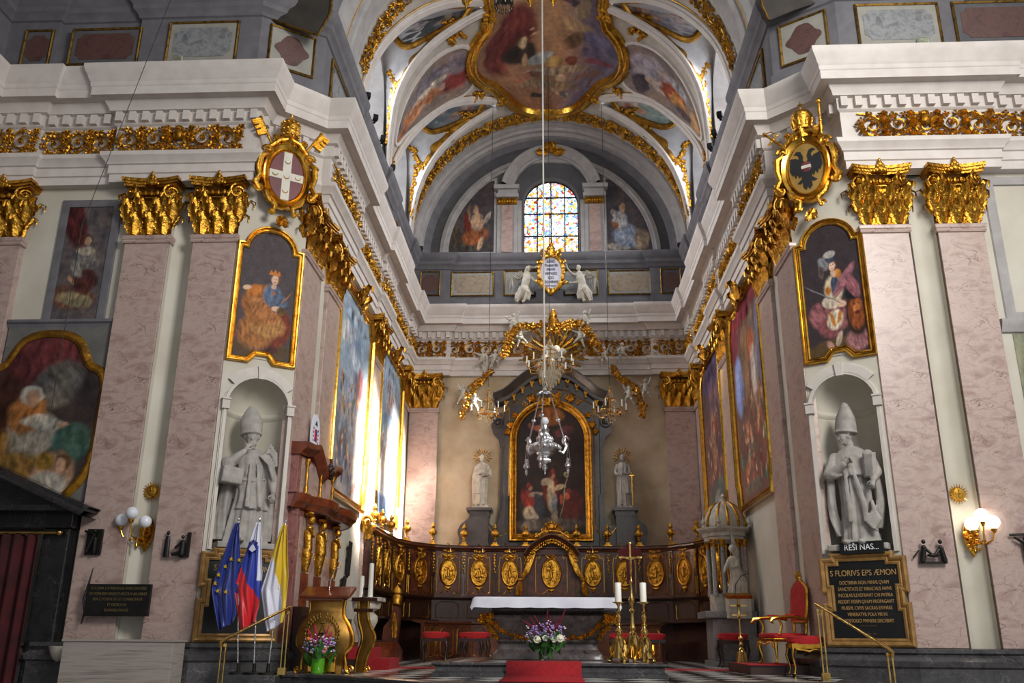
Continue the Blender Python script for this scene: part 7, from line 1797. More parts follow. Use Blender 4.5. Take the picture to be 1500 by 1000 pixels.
# brass reading stand
t = thing('brass_reading_stand', 'slender brass lectern with a sloping top in front of the domed shrine', 'lectern', (3.72, 18.5, 0))
mb = MB()
for k in range(3): a = 2 * PI * k / 3 - PI / 2; mb.at((0, 0, 0), a); mb.tube([(.22, 0, .02), (.16, 0, .05), (.10, 0, .12), (.06, 0, .34)], [.03, .025, .04, .03], 7); mb.ell((.23, 0, .025), .03, 7, 5)
mb.at(); mb.lathe([(.12, .06), (.09, .2), (.05, .36)], 12); mb.build('tripod_foot', 'brass', t)
mb = MB(); mb.lathe([(.04, .34), (.06, .38), (.025, .42), (.045, .47), (.02, .52), (.05, .58), (.02, .64), (.03, .7), (.018, .74), (.018, .95), (.05, .98), (.02, 1.02), (.02, 1.16), (.06, 1.19), (.02, 1.22), (.02, 1.32)], 12); mb.bx(-.14, .14, -.01, .01, 1.0, 1.03); mb.bx(-.17, .17, -.01, .01, 1.18, 1.21); mb.build('stem', 'brass', t)
mb = MB(); mb.at((0, 0, 1.38), 0, rad(16)); mb.box((0, 0, 0), (.50, .36, .03)); mb.box((0, -.18, .03), (.50, .02, .05)); mb.build('sloping_top', 'goldsmooth', t, smooth=False)
mb = MB(); mb.tube([(-.05, 0, 1.4), (-.02, .03, 1.6), (.08, 0, 1.75), (.2, -.03, 1.8)], .008, 6); mb.build('microphone', 'iron', t)
# domed shrine
t = thing('domed_shrine', 'small marble shrine with gilded ribbed dome on columns at the right stalls', 'shrine', (4.18, 21.6, 0))
mb = MB(); mb.bx(-.62, .42, -.55, .55, 0, .12); mb.bx(-.55, .42, -.48, .48, .12, 1.02); mb.bx(-.72, .42, -.62, .62, 1.02, 1.17); mb.build('pedestal', 'greymarble', t, smooth=False, bevel=.02)
mb = MB(); mb.bx(-.45, -.05, -.38, .38, 1.17, 1.55); mb.bx(.15, .42, -.38, .38, 1.17, 1.55); mb.build('tabernacle_base', 'stonewhite', t, smooth=False, bevel=.01)
for i, (x, y) in enumerate(((-.42, -.36), (-.42, .36), (-.22, -.40), (-.05, .42), (.12, -.40), (.30, -.36), (.30, .36))):
    mb = MB(); mb.lathe([(.07, 1.5), (.07, 1.56), (.05, 1.60), (.052, 2.55), (.045, 2.6)], 14, c=(x, y, 0)); mb.build('column', 'greymarble', t)
    mb = MB(); mb.lathe([(.045, 2.58), (.06, 2.62), (.055, 2.68), (.09, 2.74), (.09, 2.76)], 12, c=(x, y, 0)); mb.build('gilt_capital', 'gold2', t)
mb = MB(); mb.at((-.06, 0, 0)); mb.lathe([(.50, 2.74), (.50, 2.82), (.54, 2.84), (.54, 2.92), (.62, 2.96), (.66, 3.0), (.66, 3.03), (.45, 3.06)], 8); mb.build('entablature', 'stonewhite', t, angle=30)
DZ = [(.50, 3.05), (.50, 3.12), (.47, 3.26), (.40, 3.42), (.29, 3.56), (.16, 3.65), (.07, 3.69), (.07, 3.73), (.04, 3.76), (.06, 3.80), (1e-4, 3.88)]
mb = MB(); mb.lathe(DZ, 24, c=(-.06, 0, 0)); mb.build('dome', 'stonewhite', t)
mb = MB()
for k in range(12):
    a = 2 * PI * k / 12; mb.tube([(-.06 + r * cos(a) * 1.01, r * sin(a) * 1.01, z) for r, z in DZ[1:6]], [.035, .034, .03, .024, .015], 6); mb.ell((-.06 + .5 * cos(a), .5 * sin(a), 3.09), (.04, .04, .05), 7, 5)
mb.build('gilt_ribs', 'gold2', t)
for k, (x, y) in enumerate(((-.6, -.3), (.42, -.45), (-.3, -.58))):
    mb = MB(); mb.lathe([(.05, 3.03), (.03, 3.07), (.06, 3.14), (.03, 3.2), (.015, 3.26), (1e-4, 3.32)], 10, c=(x, y, 0)); mb.build('corner_urn', 'stonewhite', t)

# ================================================================== COATS OF ARMS
def cartouche(loc, rz, label, kind):
    t = thing('coat_of_arms', label, 'coat of arms', loc, rz); a, b = .33, .52; zc = 8.92; y0 = -.30
    ring = [(a * cos(2 * PI * i / 40), zc + b * sin(2 * PI * i / 40)) for i in range(40)]
    mb = MB(); mb.frame(ring, [(-.01, y0 - .0), (0, y0 - .05), (.03, y0 - .08), (.05, y0 - .05), (.08, y0 - .07), (.12, y0 - .10), (.15, y0 - .06), (.15, y0 + .1)])
    mb.build('gilt_rim', 'goldsmooth', t, angle=50)
    mb = MB(); mb.prism(ring, y0 - .02, y0 + .25); mb.build('shield_back', 'gold2', t, smooth=False)
    mb = MB()
    for s in (-1, 1):
        mb.tube([(s * .40, y0 - .05, zc + .38), (s * .52, y0 - .08, zc + .28), (s * .54, y0 - .06, zc + .05), (s * .50, y0 - .04, zc - .12), (s * .58, y0 - .06, zc - .3), (s * .48, y0 - .06, zc - .42)], [.05, .07, .06, .05, .07, .04], 8)
        mb.spiral((s * .40, 0, zc + .42), .11, 1.4, .035, a0=0 if s > 0 else PI, sgn=s, y=y0 - .08); mb.spiral((s * .50, 0, zc - .36), .09, 1.3, .03, a0=0 if s > 0 else PI, sgn=-s, y=y0 - .06)
        mb.tube([(s * .36, y0 - .04, zc - .40), (s * .30, y0 - .07, zc - .58), (s * .16, y0 - .07, zc - .68), (s * .20, y0 - .06, zc - .84)], [.05, .06, .05, .03], 8); mb.spiral((s * .22, 0, zc - .80), .07, 1.2, .025, sgn=s, y=y0 - .06)
        mb.leaf((s * .44, y0, zc - .05), .16, .4, .3, tilt=s * .35); mb.leaf((s * .1, y0, zc + b + .02), .2, .34, .4, tilt=s * .7); mb.leaf((s * .05, y0, zc - b - .32), .16, .3, .4, tilt=s * .5 + PI)
    mb.leaf((0, y0 - .03, zc + b), .24, .34, .5); mb.tube([(-.4, y0 - .03, zc + .5), (-.2, y0 - .06, zc + .72), (0, y0 - .07, zc + .78), (.2, y0 - .06, zc + .72), (.4, y0 - .03, zc + .5)], .05, 8)
    mb.build('scrolled_surround', 'gold', t)
    zt2 = zc + .80
    if kind == 0:
        mb = MB(); mb.lathe([(.15, 0), (.17, .04), (.16, .08), (.18, .14), (.17, .18), (.18, .26), (.16, .32), (.14, .40), (.08, .46), (.02, .5), (.03, .54), (1e-4, .58)], 18, c=(0, y0, zt2))
        for z in (.06, .18, .32):
            for k in range(12): q = 2 * PI * k / 12; mb.ell((.175 * cos(q), y0 + .175 * sin(q), zt2 + z), (.03, .03, .03), 6, 5)
        mb.build('papal_tiara', 'gold', t)
        for s in (-1, 1):
            mb = MB(); A = Vector((s * .30, y0 - .02, zc + .55)); Bq = Vector((s * .60, y0 - .06, zc + 1.08)); mb.tube([A, Bq], .028, 8); d = (Bq - A).normalized(); mb.ell(tuple(Bq), .04, 8, 6)
            n_ = Vector((s * d.z, 0, -s * d.x)); c = A.lerp(Bq, .72)
            for (u0, u1, w0, w1) in ((-.16, .16, .02, .10), (-.16, -.06, .10, .20), (-.03, .03, .10, .20), (.06, .16, .10, .20)):
                q = [c + d * u0 + n_ * w0, c + d * u1 + n_ * w0, c + d * u1 + n_ * w1, c + d * u0 + n_ * w1]; mb.add([tuple(v + Vector((0, -.03, 0))) for v in q] + [tuple(v + Vector((0, .03, 0))) for v in q], [(0, 1, 2, 3), (7, 6, 5, 4), (0, 4, 5, 1), (1, 5, 6, 2), (2, 6, 7, 3), (3, 7, 4, 0)])
            mb.build('crossed_key', 'gold2', t)
        MT['maroon'] = plain('maroon_paint', '#6d3236', '#5c292d', .5, bs=0); MT['paintwhite'] = plain('white_paint', '#cfcabc', '#c2bdae', .5, bs=0)
        mb = MB(); mb.prism(ring, y0 - .03, y0 - .02); fld = mb.build('painted_shield', 'maroon', t, smooth=False)
        mb = MB(); mb.prism([(-.08, zc - b * .97), (.08, zc - b * .97), (.08, zc + b * .97), (-.08, zc + b * .97)], y0 - .036, y0 - .03); mb.prism([(-a * .98, zc - .08), (a * .98, zc - .08), (a * .98, zc + .08), (-a * .98, zc + .08)], y0 - .0365, y0 - .03); mb.build('white_cross', 'paintwhite', fld, smooth=False)
        mb = MB()
        for (x, z) in ((0, .32), (0, 0), (0, -.3), (-.22, .02), (.22, .02)): mb.tube([(x + .055 * cos(q), y0 - .04, zc + z + .055 * sin(q)) for q in [PI + PI * k / 10 for k in range(11)]], [.003 + .008 * sin(PI * k / 10) for k in range(11)], 5)
        mb.build('gold_crescents', 'goldflat', fld)
    else:
        mb = MB(); mb.lathe([(.17, 0), (.18, .05), (.15, .08), (.19, .2), (.21, .3), (.17, .38), (.08, .43), (.02, .45), (.03, .48), (.02, .52)], 16, c=(0, y0, zt2)); mb.box((0, y0, zt2 + .58), (.10, .02, .02)); mb.box((0, y0, zt2 + .58), (.02, .02, .12))
        for k in range(8): q = 2 * PI * k / 8; mb.tube([(.17 * cos(q), y0 + .17 * sin(q), zt2 + .06), (.2 * cos(q), y0 + .2 * sin(q), zt2 + .2), (.12 * cos(q), y0 + .12 * sin(q), zt2 + .40)], .02, 6)
        mb.build('imperial_crown', 'gold', t)
        mb = MB(); A = Vector((-.32, y0 - .02, zc + .5)); Bq = Vector((-.72, y0 - .05, zc + .95)); mb.tube([A, Bq], [.035, .02], 8); d = (Bq - A).normalized(); n_ = Vector((d.z, 0, -d.x)); c = A.lerp(Bq, .62); mb.tube([c - n_ * .14, c + n_ * .14], .022, 7); mb.ell(tuple(Bq), .04, 8, 6); mb.tube([c + d * .02 + n_ * .12, c + d * .16 + n_ * .1, Bq], .012, 6); mb.build('gilt_sword', 'gold', t)
        mb = MB(); A = Vector((.34, y0 - .02, zc + .55)); Bq = Vector((.36, y0 - .05, zc + 1.25)); mb.tube([A, A.lerp(Bq, .3), A.lerp(Bq, .6), Bq], [.025, .04, .022, .03], 8); mb.ell(tuple(Bq + Vector((0, 0, .05))), .05, 8, 6); mb.ell(tuple(A.lerp(Bq, .5)), .04, 8, 6); mb.build('gilt_sceptre', 'gold', t)
        MT['ochre'] = plain('ochre_paint', '#9a7a3c', '#86682e', .5, bs=0); MT['eagle'] = plain('black_paint', '#1c1c20', '#141418', .6, bs=0)
        mb = MB(); mb.prism(ring, y0 - .03, y0 - .02); fld = mb.build('painted_shield', 'ochre', t, smooth=False)
        half = [(0, .12), (.05, .16), (.04, .26), (.08, .36), (.15, .38), (.20, .33), (.15, .32), (.11, .28), (.12, .20), (.17, .24), (.27, .26), (.29, .14), (.30, .0), (.25, -.10), (.24, -.04), (.20, -.16), (.17, -.08), (.13, -.18), (.10, -.10), (.09, -.2), (.18, -.28), (.12, -.3), (.08, -.26), (.08, -.38), (.03, -.44), (0, -.36)]
        mb = MB()
        for s in (-1, 1):
            o_ = [(s * x, zc + z) for x, z in half]; mb.prism(o_ if s < 0 else o_[::-1], y0 - .045, y0 - .03)
        mb.build('double_headed_eagle', 'eagle', fld, smooth=False)
        mb = MB(); mb.ell((0, y0 - .045, zc + .02), (.10, .012, .11), 16, 8); mb.build('breast_shield', 'maroon', fld); mb = MB(); mb.bx(-.088, .088, y0 - .06, y0 - .05, zc - .01, zc + .05); mb.build('white_bar', 'paintwhite', fld, smooth=False)
    return t
def onpier(s, u, d):
    if s < 0: b = Vector((CL_LOC[0], CL_LOC[1])); dv = Vector((cos(CL_RZ), sin(CL_RZ)))
    else: b = Vector((CR_LOC[0], CR_LOC[1])); dv = Vector((cos(CR_RZ), sin(CR_RZ)))
    nn = Vector((dv.y, -dv.x)); p = b + dv * u + nn * d; return (p.x, p.y, 0)
cartouche(onpier(-1, .72, -.06), CL_RZ, 'gilded cartouche with papal tiara, keys and white cross on maroon', 0)
cartouche(onpier(1, .48, -.06), CR_RZ, 'gilded cartouche with crown, sword and black double-headed eagle', 1)
# spotlights and cables
def spot(label, loc, rz, s=1.0, kind='floodlight'):
    t = thing(kind, label, 'lamp', loc, rz, None, s)
    mb = MB(); mb.bx(-.10, .10, -.09, .07, .06, .22); mb.build('housing', 'stonewhite' if s > .9 else 'iron', t, smooth=False, bevel=.01)
    mb = MB(); mb.bx(-.085, .085, -.10, -.09, .075, .205); mb.build('lens', 'glass' if s > .9 else 'greylight', t, smooth=False)
    mb = MB(); mb.tube([(-.12, 0, 0.0), (-.12, 0, .14)], .012, 5); mb.tube([(.12, 0, 0), (.12, 0, .14)], .012, 5); mb.bx(-.13, .13, -.04, .04, 0, .015); mb.build('bracket', 'iron', t)
spot('white floodlight standing on the left cornice', (-7.12, 14.42, 10.99), .3)
spot('white floodlight standing on the right cornice', (7.05, 14.42, 10.99), -.2)
for i, (px, py, w) in enumerate(((533, 162, 'upper one'), (545, 186, 'lower one'), (556, 215, 'third one'), (571, 258, 'fourth one'), (630, 392, 'far one in the corner'))):
    p = atX(px, py, -4.42); p.y = min(p.y, 27.6); spot('small black spotlight on the left chancel attic ledge, %s' % w, (-4.36, p.y, 12.98), PI / 2 + .4, .8, 'spotlight')
for i, (px, py, w) in enumerate(((1058, 165, 'upper one'), (1053, 178, 'second one'), (1050, 190, 'lower one'), (993, 385, 'far one in the corner'))):
    p = atX(px, py, 4.42); p.y = min(p.y, 27.6); spot('small black spotlight on the right chancel attic ledge, %s' % w, (4.36, p.y + (0, .35, .7, 0)[i], 12.98), -PI / 2 - .4, .8, 'spotlight')
def wire(label, pts, r, mat, name='cable'):
    mb = MB(); mb.tube(pts, r, 5); tag(mb.build(name, mat), label, 'cable')
wire('thin grey wire crossing the upper left corner', [atY(250, 0, 12.5), atY(120, 330, 12.5), atY(75, 600, 12.5)], .006, 'wire')
wire('black cable along the left attic above the cornice', [(-11, 14.7, 11.3), (-9, 14.72, 11.28), (-7, 14.75, 11.3), (-5.8, 14.75, 11.3)], .012, 'iron')
# ================================================================== FIGURES
def robe(mb, secs, nf=9, amp=.10, seed=0, n=96, m=60, twist=.6, open_=False):
    S = smooth_pts(secs, m)
    def fn(u, v):
        z, cx, cy, rx, ry = S[round(v * m)]
        a = 2 * PI * u; t = 1 - v
        q = nf * a + seed + twist * 3 * sin(v * 3 + seed) + 1.2 * sin(2 * a + seed * 2)
        f = (1 - abs(sin(q / 2)) ** .7) * 2 - 1
        f2 = sin(q * 1.7 + v * 6)
        k = amp * (.25 + .9 * t) * (f * .7 + f2 * .3)
        k += .035 * noise.noise(Vector((cos(a) * 3, sin(a) * 3, z * 5 + seed)))
        return (cx + rx * (1 + k) * cos(a), cy + ry * (1 + k) * sin(a), z)
    mb.grid(fn, n, m, cu=True)
    o = len(mb.v)
    z, cx, cy, rx, ry = S[0]; z1, cx1, cy1, rx1, ry1 = S[-1]
    w = m + 1; base = o - n * w
    mb.v += [tuple(mb.M @ Vector((cx, cy, z))), tuple(mb.M @ Vector((cx1, cy1, z1)))]
    for i in range(n):
        i2 = (i + 1) % n; mb.f.append((base + i * w, o, base + i2 * w)); mb.f.append((base + i * w + m, base + i2 * w + m, o + 1)); mb.mi += [0, 0]
    return mb
def head(mb, c, r, yaw=0.0, pitch=0.0, roll=0.0, hair='short', beard=0, seed=1):
    M0 = mb.M.copy(); mb.M = M0 @ Matrix.Translation(c) @ Matrix.Rotation(yaw, 4, 'Z') @ Matrix.Rotation(roll, 4, 'Y') @ Matrix.Rotation(pitch, 4, 'X')
    k = r
    mb.ell((0, .02 * k, .05 * k), (k * .80, k * .92, k * .98), 18, 14); mb.ell((0, -.30 * k, -.42 * k), (k * .56, k * .52, k * .55), 14, 10)
    mb.ell((0, -.86 * k, -.02 * k), (k * .12, k * .16, k * .10), 8, 6); mb.cap((0, -.78 * k, .25 * k), k * .08, (0, -.98 * k, -.12 * k), k * .12, 8)
    for s in (-1, 1):
        mb.ell((s * .33 * k, -.72 * k, .16 * k), (k * .15, k * .12, k * .09), 8, 6); mb.cap((s * .12 * k, -.82 * k, .33 * k), k * .07, (s * .5 * k, -.66 * k, .33 * k), k * .07, 7)
        mb.ell((s * .80 * k, .05 * k, .02 * k), (k * .10, k * .18, k * .24), 8, 6); mb.ell((s * .4 * k, -.55 * k, -.2 * k), (k * .24, k * .22, k * .25), 8, 6)
    mb.ell((0, -.78 * k, -.42 * k), (k * .22, k * .12, k * .06), 8, 6); mb.ell((0, -.76 * k, -.52 * k), (k * .18, k * .12, k * .06), 8, 6); mb.ell((0, -.68 * k, -.82 * k), (k * .2, k * .18, k * .16), 8, 6)
    R = random.Random(seed)
    if hair:
        for i in range(46 if hair == 'curly' else 30):
            a = R.uniform(-.2, PI + .2); b = R.uniform(-.2 if hair != 'long' else -.9, 1.4); q = R.uniform(.14, .24) * k
            mb.ell((cos(a) * cos(b) * .86 * k, sin(a) * cos(b) * .95 * k + .05 * k, sin(b) * 1.0 * k + .12 * k), (q, q, q), 7, 5)
    for i in range(int(beard * 40)):
        a = R.uniform(PI + .5, 2 * PI - .5); z = R.uniform(-1.35, -.45); q = R.uniform(.12, .2) * k; w = 1 - max(0, (-z - .7)) * .7
        mb.ell((cos(a) * .62 * k * w, sin(a) * .72 * k * w - .1 * k, z * k), (q, q, q * 1.4), 7, 5)
    mb.M = M0; return mb
def hand(mb, p, d, side, s=1.0, curl=.5):
    # palm at p, fingers along d, thumb on `side`
    d = Vector(d).normalized(); sd = Vector(side); sd = (sd - d * sd.dot(d)).normalized(); nn = d.cross(sd); p = Vector(p)
    mb.cap(tuple(p), .032 * s, tuple(p + d * .05 * s), .036 * s, 8)
    for i, (o, L) in enumerate(((.036, .075), (.013, .085), (-.011, .08), (-.034, .062))):
        a = p + d * .06 * s + sd * o * s; b = a + (d * cos(curl * .7) + nn * sin(curl * .7)) * L * .55 * s; c = b + (d * cos(curl * 1.8) + nn * sin(curl * 1.8)) * L * .5 * s
        mb.cap(tuple(a), .0125 * s, tuple(b), .0115 * s, 6); mb.cap(tuple(b), .0115 * s, tuple(c), .009 * s, 6)
    a = p + sd * .03 * s; b = a + (sd * .8 + d * .6) * .045 * s; c = b + (d + sd * .1 + nn * .3).normalized() * .035 * s
    mb.cap(tuple(a), .015 * s, tuple(b), .013 * s, 6); mb.cap(tuple(b), .013 * s, tuple(c), .010 * s, 6)
def arm(mb, sh, el, wr, r=(.075, .06, .035), sleeve=1.0):
    mb.cap(sh, r[0] * sleeve, el, r[1] * sleeve, 10); mb.cap(el, r[1] * sleeve, wr, r[2], 10)
def mitre(mb, c, w, h, yaw=0, roll=0, pitch=0):
    M0 = mb.M.copy(); mb.M = M0 @ Matrix.Translation(c) @ Matrix.Rotation(yaw, 4, 'Z') @ Matrix.Rotation(roll, 4, 'Y') @ Matrix.Rotation(pitch, 4, 'X')
    def fn(u, v):
        a = 2 * PI * u; k = (1 + .16 * sin(PI * min(1, v * 1.1))) * (1 - max(0, v - .5) / .5) ** .5
        if v == 0: k = 0
        return (w * .5 * k * cos(a), (w * .52 * (1 - v ** 2 * .85) if v else 0) * sin(a), h * max(0, v - .06) / .94)
    mb.grid(fn, 28, 18, cu=True); mb.tube([(w * .51 * cos(a), w * .53 * sin(a), .02) for a in [k * PI / 10 for k in range(20)]], .018, 6, closed=True)
    mb.tube([(0, -w * .54 * (1 - v * .8), h * v) for v in [.0, .3, .6, .9]], .014, 6)
    mb.M = M0
# left bishop: head resting on his hand, elbow on a book
def bishop_left():
    t = thing('bishop_statue', 'grey stone statue of a bearded bishop leaning on a book in the left pier niche', 'statue', onpier(-1, .68, -.10)[:2] + (1.95,), CL_RZ)
    mb = MB()
    mb.box((0, .05, .05), (.95, .62, .10))
    robe(mb, [(.08, .02, .02, .38, .27), (.4, .04, .02, .34, .25), (.85, .04, .0, .27, .21), (1.15, .02, .02, .25, .19), (1.42, .0, .02, .25, .18), (1.62, .0, .02, .24, .16), (1.74, .0, .03, .12, .11)], 10, .13, 1.0)
    # dalmatic hem and cloak falls
    robe(mb, [(.66, .05, -.03, .29, .24), (.9, .05, -.02, .27, .22), (1.2, .02, 0, .25, .2)], 6, .08, 3.0, m=24)
    for (x0, x1, y, s0) in ((-.44, -.30, .10, 0), (.30, .46, .06, 2)):
        robe(mb, [(.15, (x0 + x1) / 2 - .02, y, .14, .12), (.6, (x0 + x1) / 2, y + .02, .12, .13), (1.1, (x0 + x1) / 2 * .9, y, .11, .13), (1.5, (x0 + x1) / 2 * .75, y, .09, .1)], 5, .22, s0, n=48, m=40)
    # stole bands
    for s in (-1, 1): mb.tube([(.02 + s * .06, -.18, 1.45), (.03 + s * .08, -.23, 1.1), (.04 + s * .10, -.26, .85), (.05 + s * .11, -.29, .68)], [.03, .04, .045, .05], 6, flat=.35, up=(0, 1, 0))
    mb.tube([(-.24, -.12, 1.16), (0, -.23, 1.14), (.25, -.12, 1.2)], .018, 6)
    # cloak edge sweeping over the left shoulder
    for k in range(6): mb.tube([(.10 + k * .03, -.16 + k * .02, 1.60 + k * .015), (.26 + k * .02, -.20 + k * .02, 1.45), (.36 + k * .02, -.18 + k * .03, 1.2), (.40 + k * .015, -.12 + k * .03, .95)], [.02, .03, .03, .02], 6)
    for k in range(4): mb.tube([(.22 + k * .035, -.1, 1.66), (.28 + k * .04, -.12, 1.84 - k * .05), (.33 + k * .03, -.1, 1.62 - k * .06)], [.03, .02, .03], 6)
    # book on drapery, right arm
    mb.at((-.36, -.20, 1.20), .1, 0, .08); mb.box((0, 0, 0), (.36, .18, .28)); mb.at(); mb.at((-.36, -.26, 1.20), .1, 0, .08); mb.box((.01, 0, 0), (.33, .09, .24)); mb.at()
    arm(mb, (-.22, -.02, 1.56), (-.42, -.16, 1.42), (-.20, -.22, 1.62), (.10, .10, .055)); mb.ell((-.42, -.14, 1.42), (.13, .13, .12), 12, 8); hand(mb, (-.16, -.22, 1.68), (.4, .05, 1), (1, -.3, 0), 1.15, .9)
    arm(mb, (.24, .0, 1.56), (.38, -.06, 1.22), (.38, -.20, .98), (.11, .10, .05)); hand(mb, (.38, -.21, .92), (.0, -.2, -1), (-1, 0, 0), 1.15, .8)
    mb.cap((0, 0, 1.66), .075, (-.02, -.03, 1.80), .07, 10)
    head(mb, (-.04, -.07, 1.90), .135, -.25, .12, -.12, 'curly', 1.0, 3); mitre(mb, (-.05, -.02, 1.96), .34, .56, -.25, -.08, -.10)
    for s, y in ((-.12, -.30), (.16, -.26)): mb.ell((s, y, .13), (.07, .13, .05), 10, 7)
    fused(mb, 'carved_figure', 'stone', .0125, t, 2)
def bishop_right():
    t = thing('bishop_statue', 'grey stone statue of a bishop holding a book and touching his chest, right pier niche', 'statue', onpier(1, CHL - .68, -.10)[:2] + (1.95,), CR_RZ)
    mb = MB(); mb.box((0, .05, .05), (.95, .62, .10))
    robe(mb, [(.08, .02, .02, .33, .26), (.4, .02, .02, .29, .25), (.85, .02, .0, .26, .21), (1.15, .0, .02, .26, .19), (1.42, .0, .02, .28, .18), (1.62, .0, .02, .26, .16), (1.74, .0, .03, .12, .11)], 9, .12, 2.0)
    robe(mb, [(1.22, 0, -.01, .34, .22), (1.42, 0, 0, .33, .2), (1.6, 0, .01, .27, .17), (1.72, 0, .02, .14, .12)], 7, .07, 5.0, m=24)
    for x, s0, z0 in ((-.38, 0, .25), (.38, 2, .35)):
        robe(mb, [(z0, x * .80, .03, .08, .12), (z0 + .35, x, .02, .08, .14), (1.0, x * 1.02, 0, .07, .12), (1.45, x * .85, -.02, .07, .1)], 4, .22, s0, n=40, m=40)
    for k in range(4): mb.tube([(.28, -.12, .80 - k * .03), (.33 + .02 * k, -.22, .62 - k * .05), (.20 + .03 * k, -.26, .45 - k * .04), (.34, -.2, .30)], [.03, .05, .04, .02], 7)
    for s in (-1, 1): mb.tube([(s * .05 - .02, -.20, 1.4), (s * .10 + .04, -.26, 1.0), (s * .12 + .08, -.28, .7), (s * .12 + .08, -.28, .45)], [.035, .045, .05, .05], 6, flat=.3, up=(0, 1, 0))
    arm(mb, (-.27, 0, 1.56), (-.34, -.16, 1.26), (-.06, -.28, 1.40), (.11, .11, .055)); hand(mb, (-.02, -.28, 1.43), (1, -.1, .4), (0, -.2, 1), 1.15, .8); mb.ell((-.28, -.18, 1.27), (.14, .11, .09), 12, 8)
    arm(mb, (.27, 0, 1.56), (.40, -.10, 1.26), (.38, -.26, 1.12), (.11, .10, .055)); hand(mb, (.38, -.28, 1.08), (-.3, -.3, -.8), (-1, 0, 0.2), 1.15, 1.0)
    mb.at((.34, -.22, 1.36), -.25, .10, .10); mb.box((0, 0, 0), (.20, .10, .42)); mb.box((.02, -.02, 0), (.16, .12, .38)); mb.at()
    mb.cap((0, 0, 1.66), .075, (0, -.02, 1.80), .07, 10)
    head(mb, (-.06, -.04, 1.90), .13, -.75, .10, 0, 'short', 0, 5); mitre(mb, (-.04, .0, 1.97), .35, .56, -.75, .02, -.05)
    for s, y in ((-.14, -.28), (.10, -.28)): mb.ell((s, y, .13), (.07, .12, .05), 10, 7)
    fused(mb, 'carved_figure', 'stone', .0125, t, 2)
bishop_left(); bishop_right()
# saints on the retable pedestals
def halo(t, c, r=.30):
    mb = MB()
    for k in range(13):
        a = rad(-30 + 240 * k / 12); mb.add([(c[0] + .05 * cos(a), c[1], c[2] + .05 * sin(a)), (c[0] + r * .75 * cos(a + .09), c[1] - .012, c[2] + r * .75 * sin(a + .09)), (c[0] + r * cos(a) * (1 + .15 * (k % 2)), c[1], c[2] + r * sin(a) * (1 + .15 * (k % 2))), (c[0] + r * .75 * cos(a - .09), c[1] - .012, c[2] + r * .75 * sin(a - .09)), (c[0] + r * .5 * cos(a), c[1] - .03, c[2] + r * .5 * sin(a))], [(0, 4, 1), (1, 4, 2), (2, 4, 3), (3, 4, 0)])
    mb.build('gilded_halo', 'gold', t, solid=.006)
def saint(loc, label, v):
    t = thing('saint_statue', label, 'statue', loc); f = -1 if v else 1
    mb = MB(); mb.box((0, 0, .04), (.5, .42, .08))
    robe(mb, [(.07, 0, .02, .22, .17), (.35, .01 * f, .0, .19, .16), (.75, .03 * f, 0, .18, .14), (1.0, .02 * f, 0, .165, .13), (1.25, 0, 0, .19, .12), (1.37, 0, .01, .17, .10), (1.44, 0, .02, .08, .07)], 8, .15, 1.0 + v, n=72, m=44)
    robe(mb, [(.45, -.10 * f, -.03, .15, .14), (.8, -.08 * f, -.03, .17, .15), (1.05, -.03 * f, -.02, .2, .15)], 6, .16, 4.0, n=60, m=26)
    robe(mb, [(.12, -.19 * f, .06, .08, .09), (.6, -.23 * f, .05, .08, .09), (1.05, -.22 * f, .02, .07, .08), (1.3, -.16 * f, .02, .06, .06)], 4, .2, 2.0, n=36, m=30)
    arm(mb, (-.17 * f, 0, 1.32), (-.22 * f, -.04, 1.06), (-.06 * f, -.18, 1.06), (.065, .06, .035)); hand(mb, (-.03 * f, -.18, 1.07), (f, -.1, .2), (0, 0, 1), .9, .6)
    arm(mb, (.17 * f, 0, 1.32), (.24 * f, -.05, 1.10), (.16 * f, -.20, 1.02), (.065, .06, .035)); hand(mb, (.14 * f, -.21, 1.01), (-f * .8, -.2, .1), (0, 0, 1), .9, .6)
    if v == 0: mb.at((.06, -.22, 1.08), .1, rad(30)); mb.box((0, 0, 0), (.2, .14, .03)); mb.at(); mb.cap((.26, -.06, 1.2), .05, (.28, -.1, 1.0), .03, 8)
    else:
        mb.at((-.1, -.20, 1.12), 0, rad(70)); mb.box((0, 0, 0), (.16, .2, .03)); mb.at()
    mb.cap((0, 0, 1.40), .05, (0, -.01, 1.50), .05, 9); head(mb, (0.0, -.02, 1.58), .10, .35 * f, .05, .1 * f, 'short' if v == 0 else 'long', .3 if v == 0 else .9, 7 + v)
    for s in (-1, 1): mb.ell((s * .08, -.2, .11), (.04, .09, .035), 8, 6)
    fused(mb, 'carved_figure', 'stonewhite' if v == 0 else 'stone', .011, t, 2)
    halo(t, (0, .06, 1.62))
    if v: mb = MB(); mb.tube([(.26, -.12, .1), (.25, -.16, 1.0)], [.012, .03], 6, flat=.3); mb.box((.25, -.165, 1.0), (.16, .03, .03)); mb.cap((.25, -.165, 1.0), .015, (.25, -.165, 1.14), .012, 6); mb.build('sword', 'goldsmooth', t)
saint((-2.16, 27.80, 4.36), 'white stone saint statue with gilded halo left of the altar painting', 0)
saint((2.24, 27.80, 4.36), 'stone saint statue with sword and gilded halo right of the altar painting', 1)
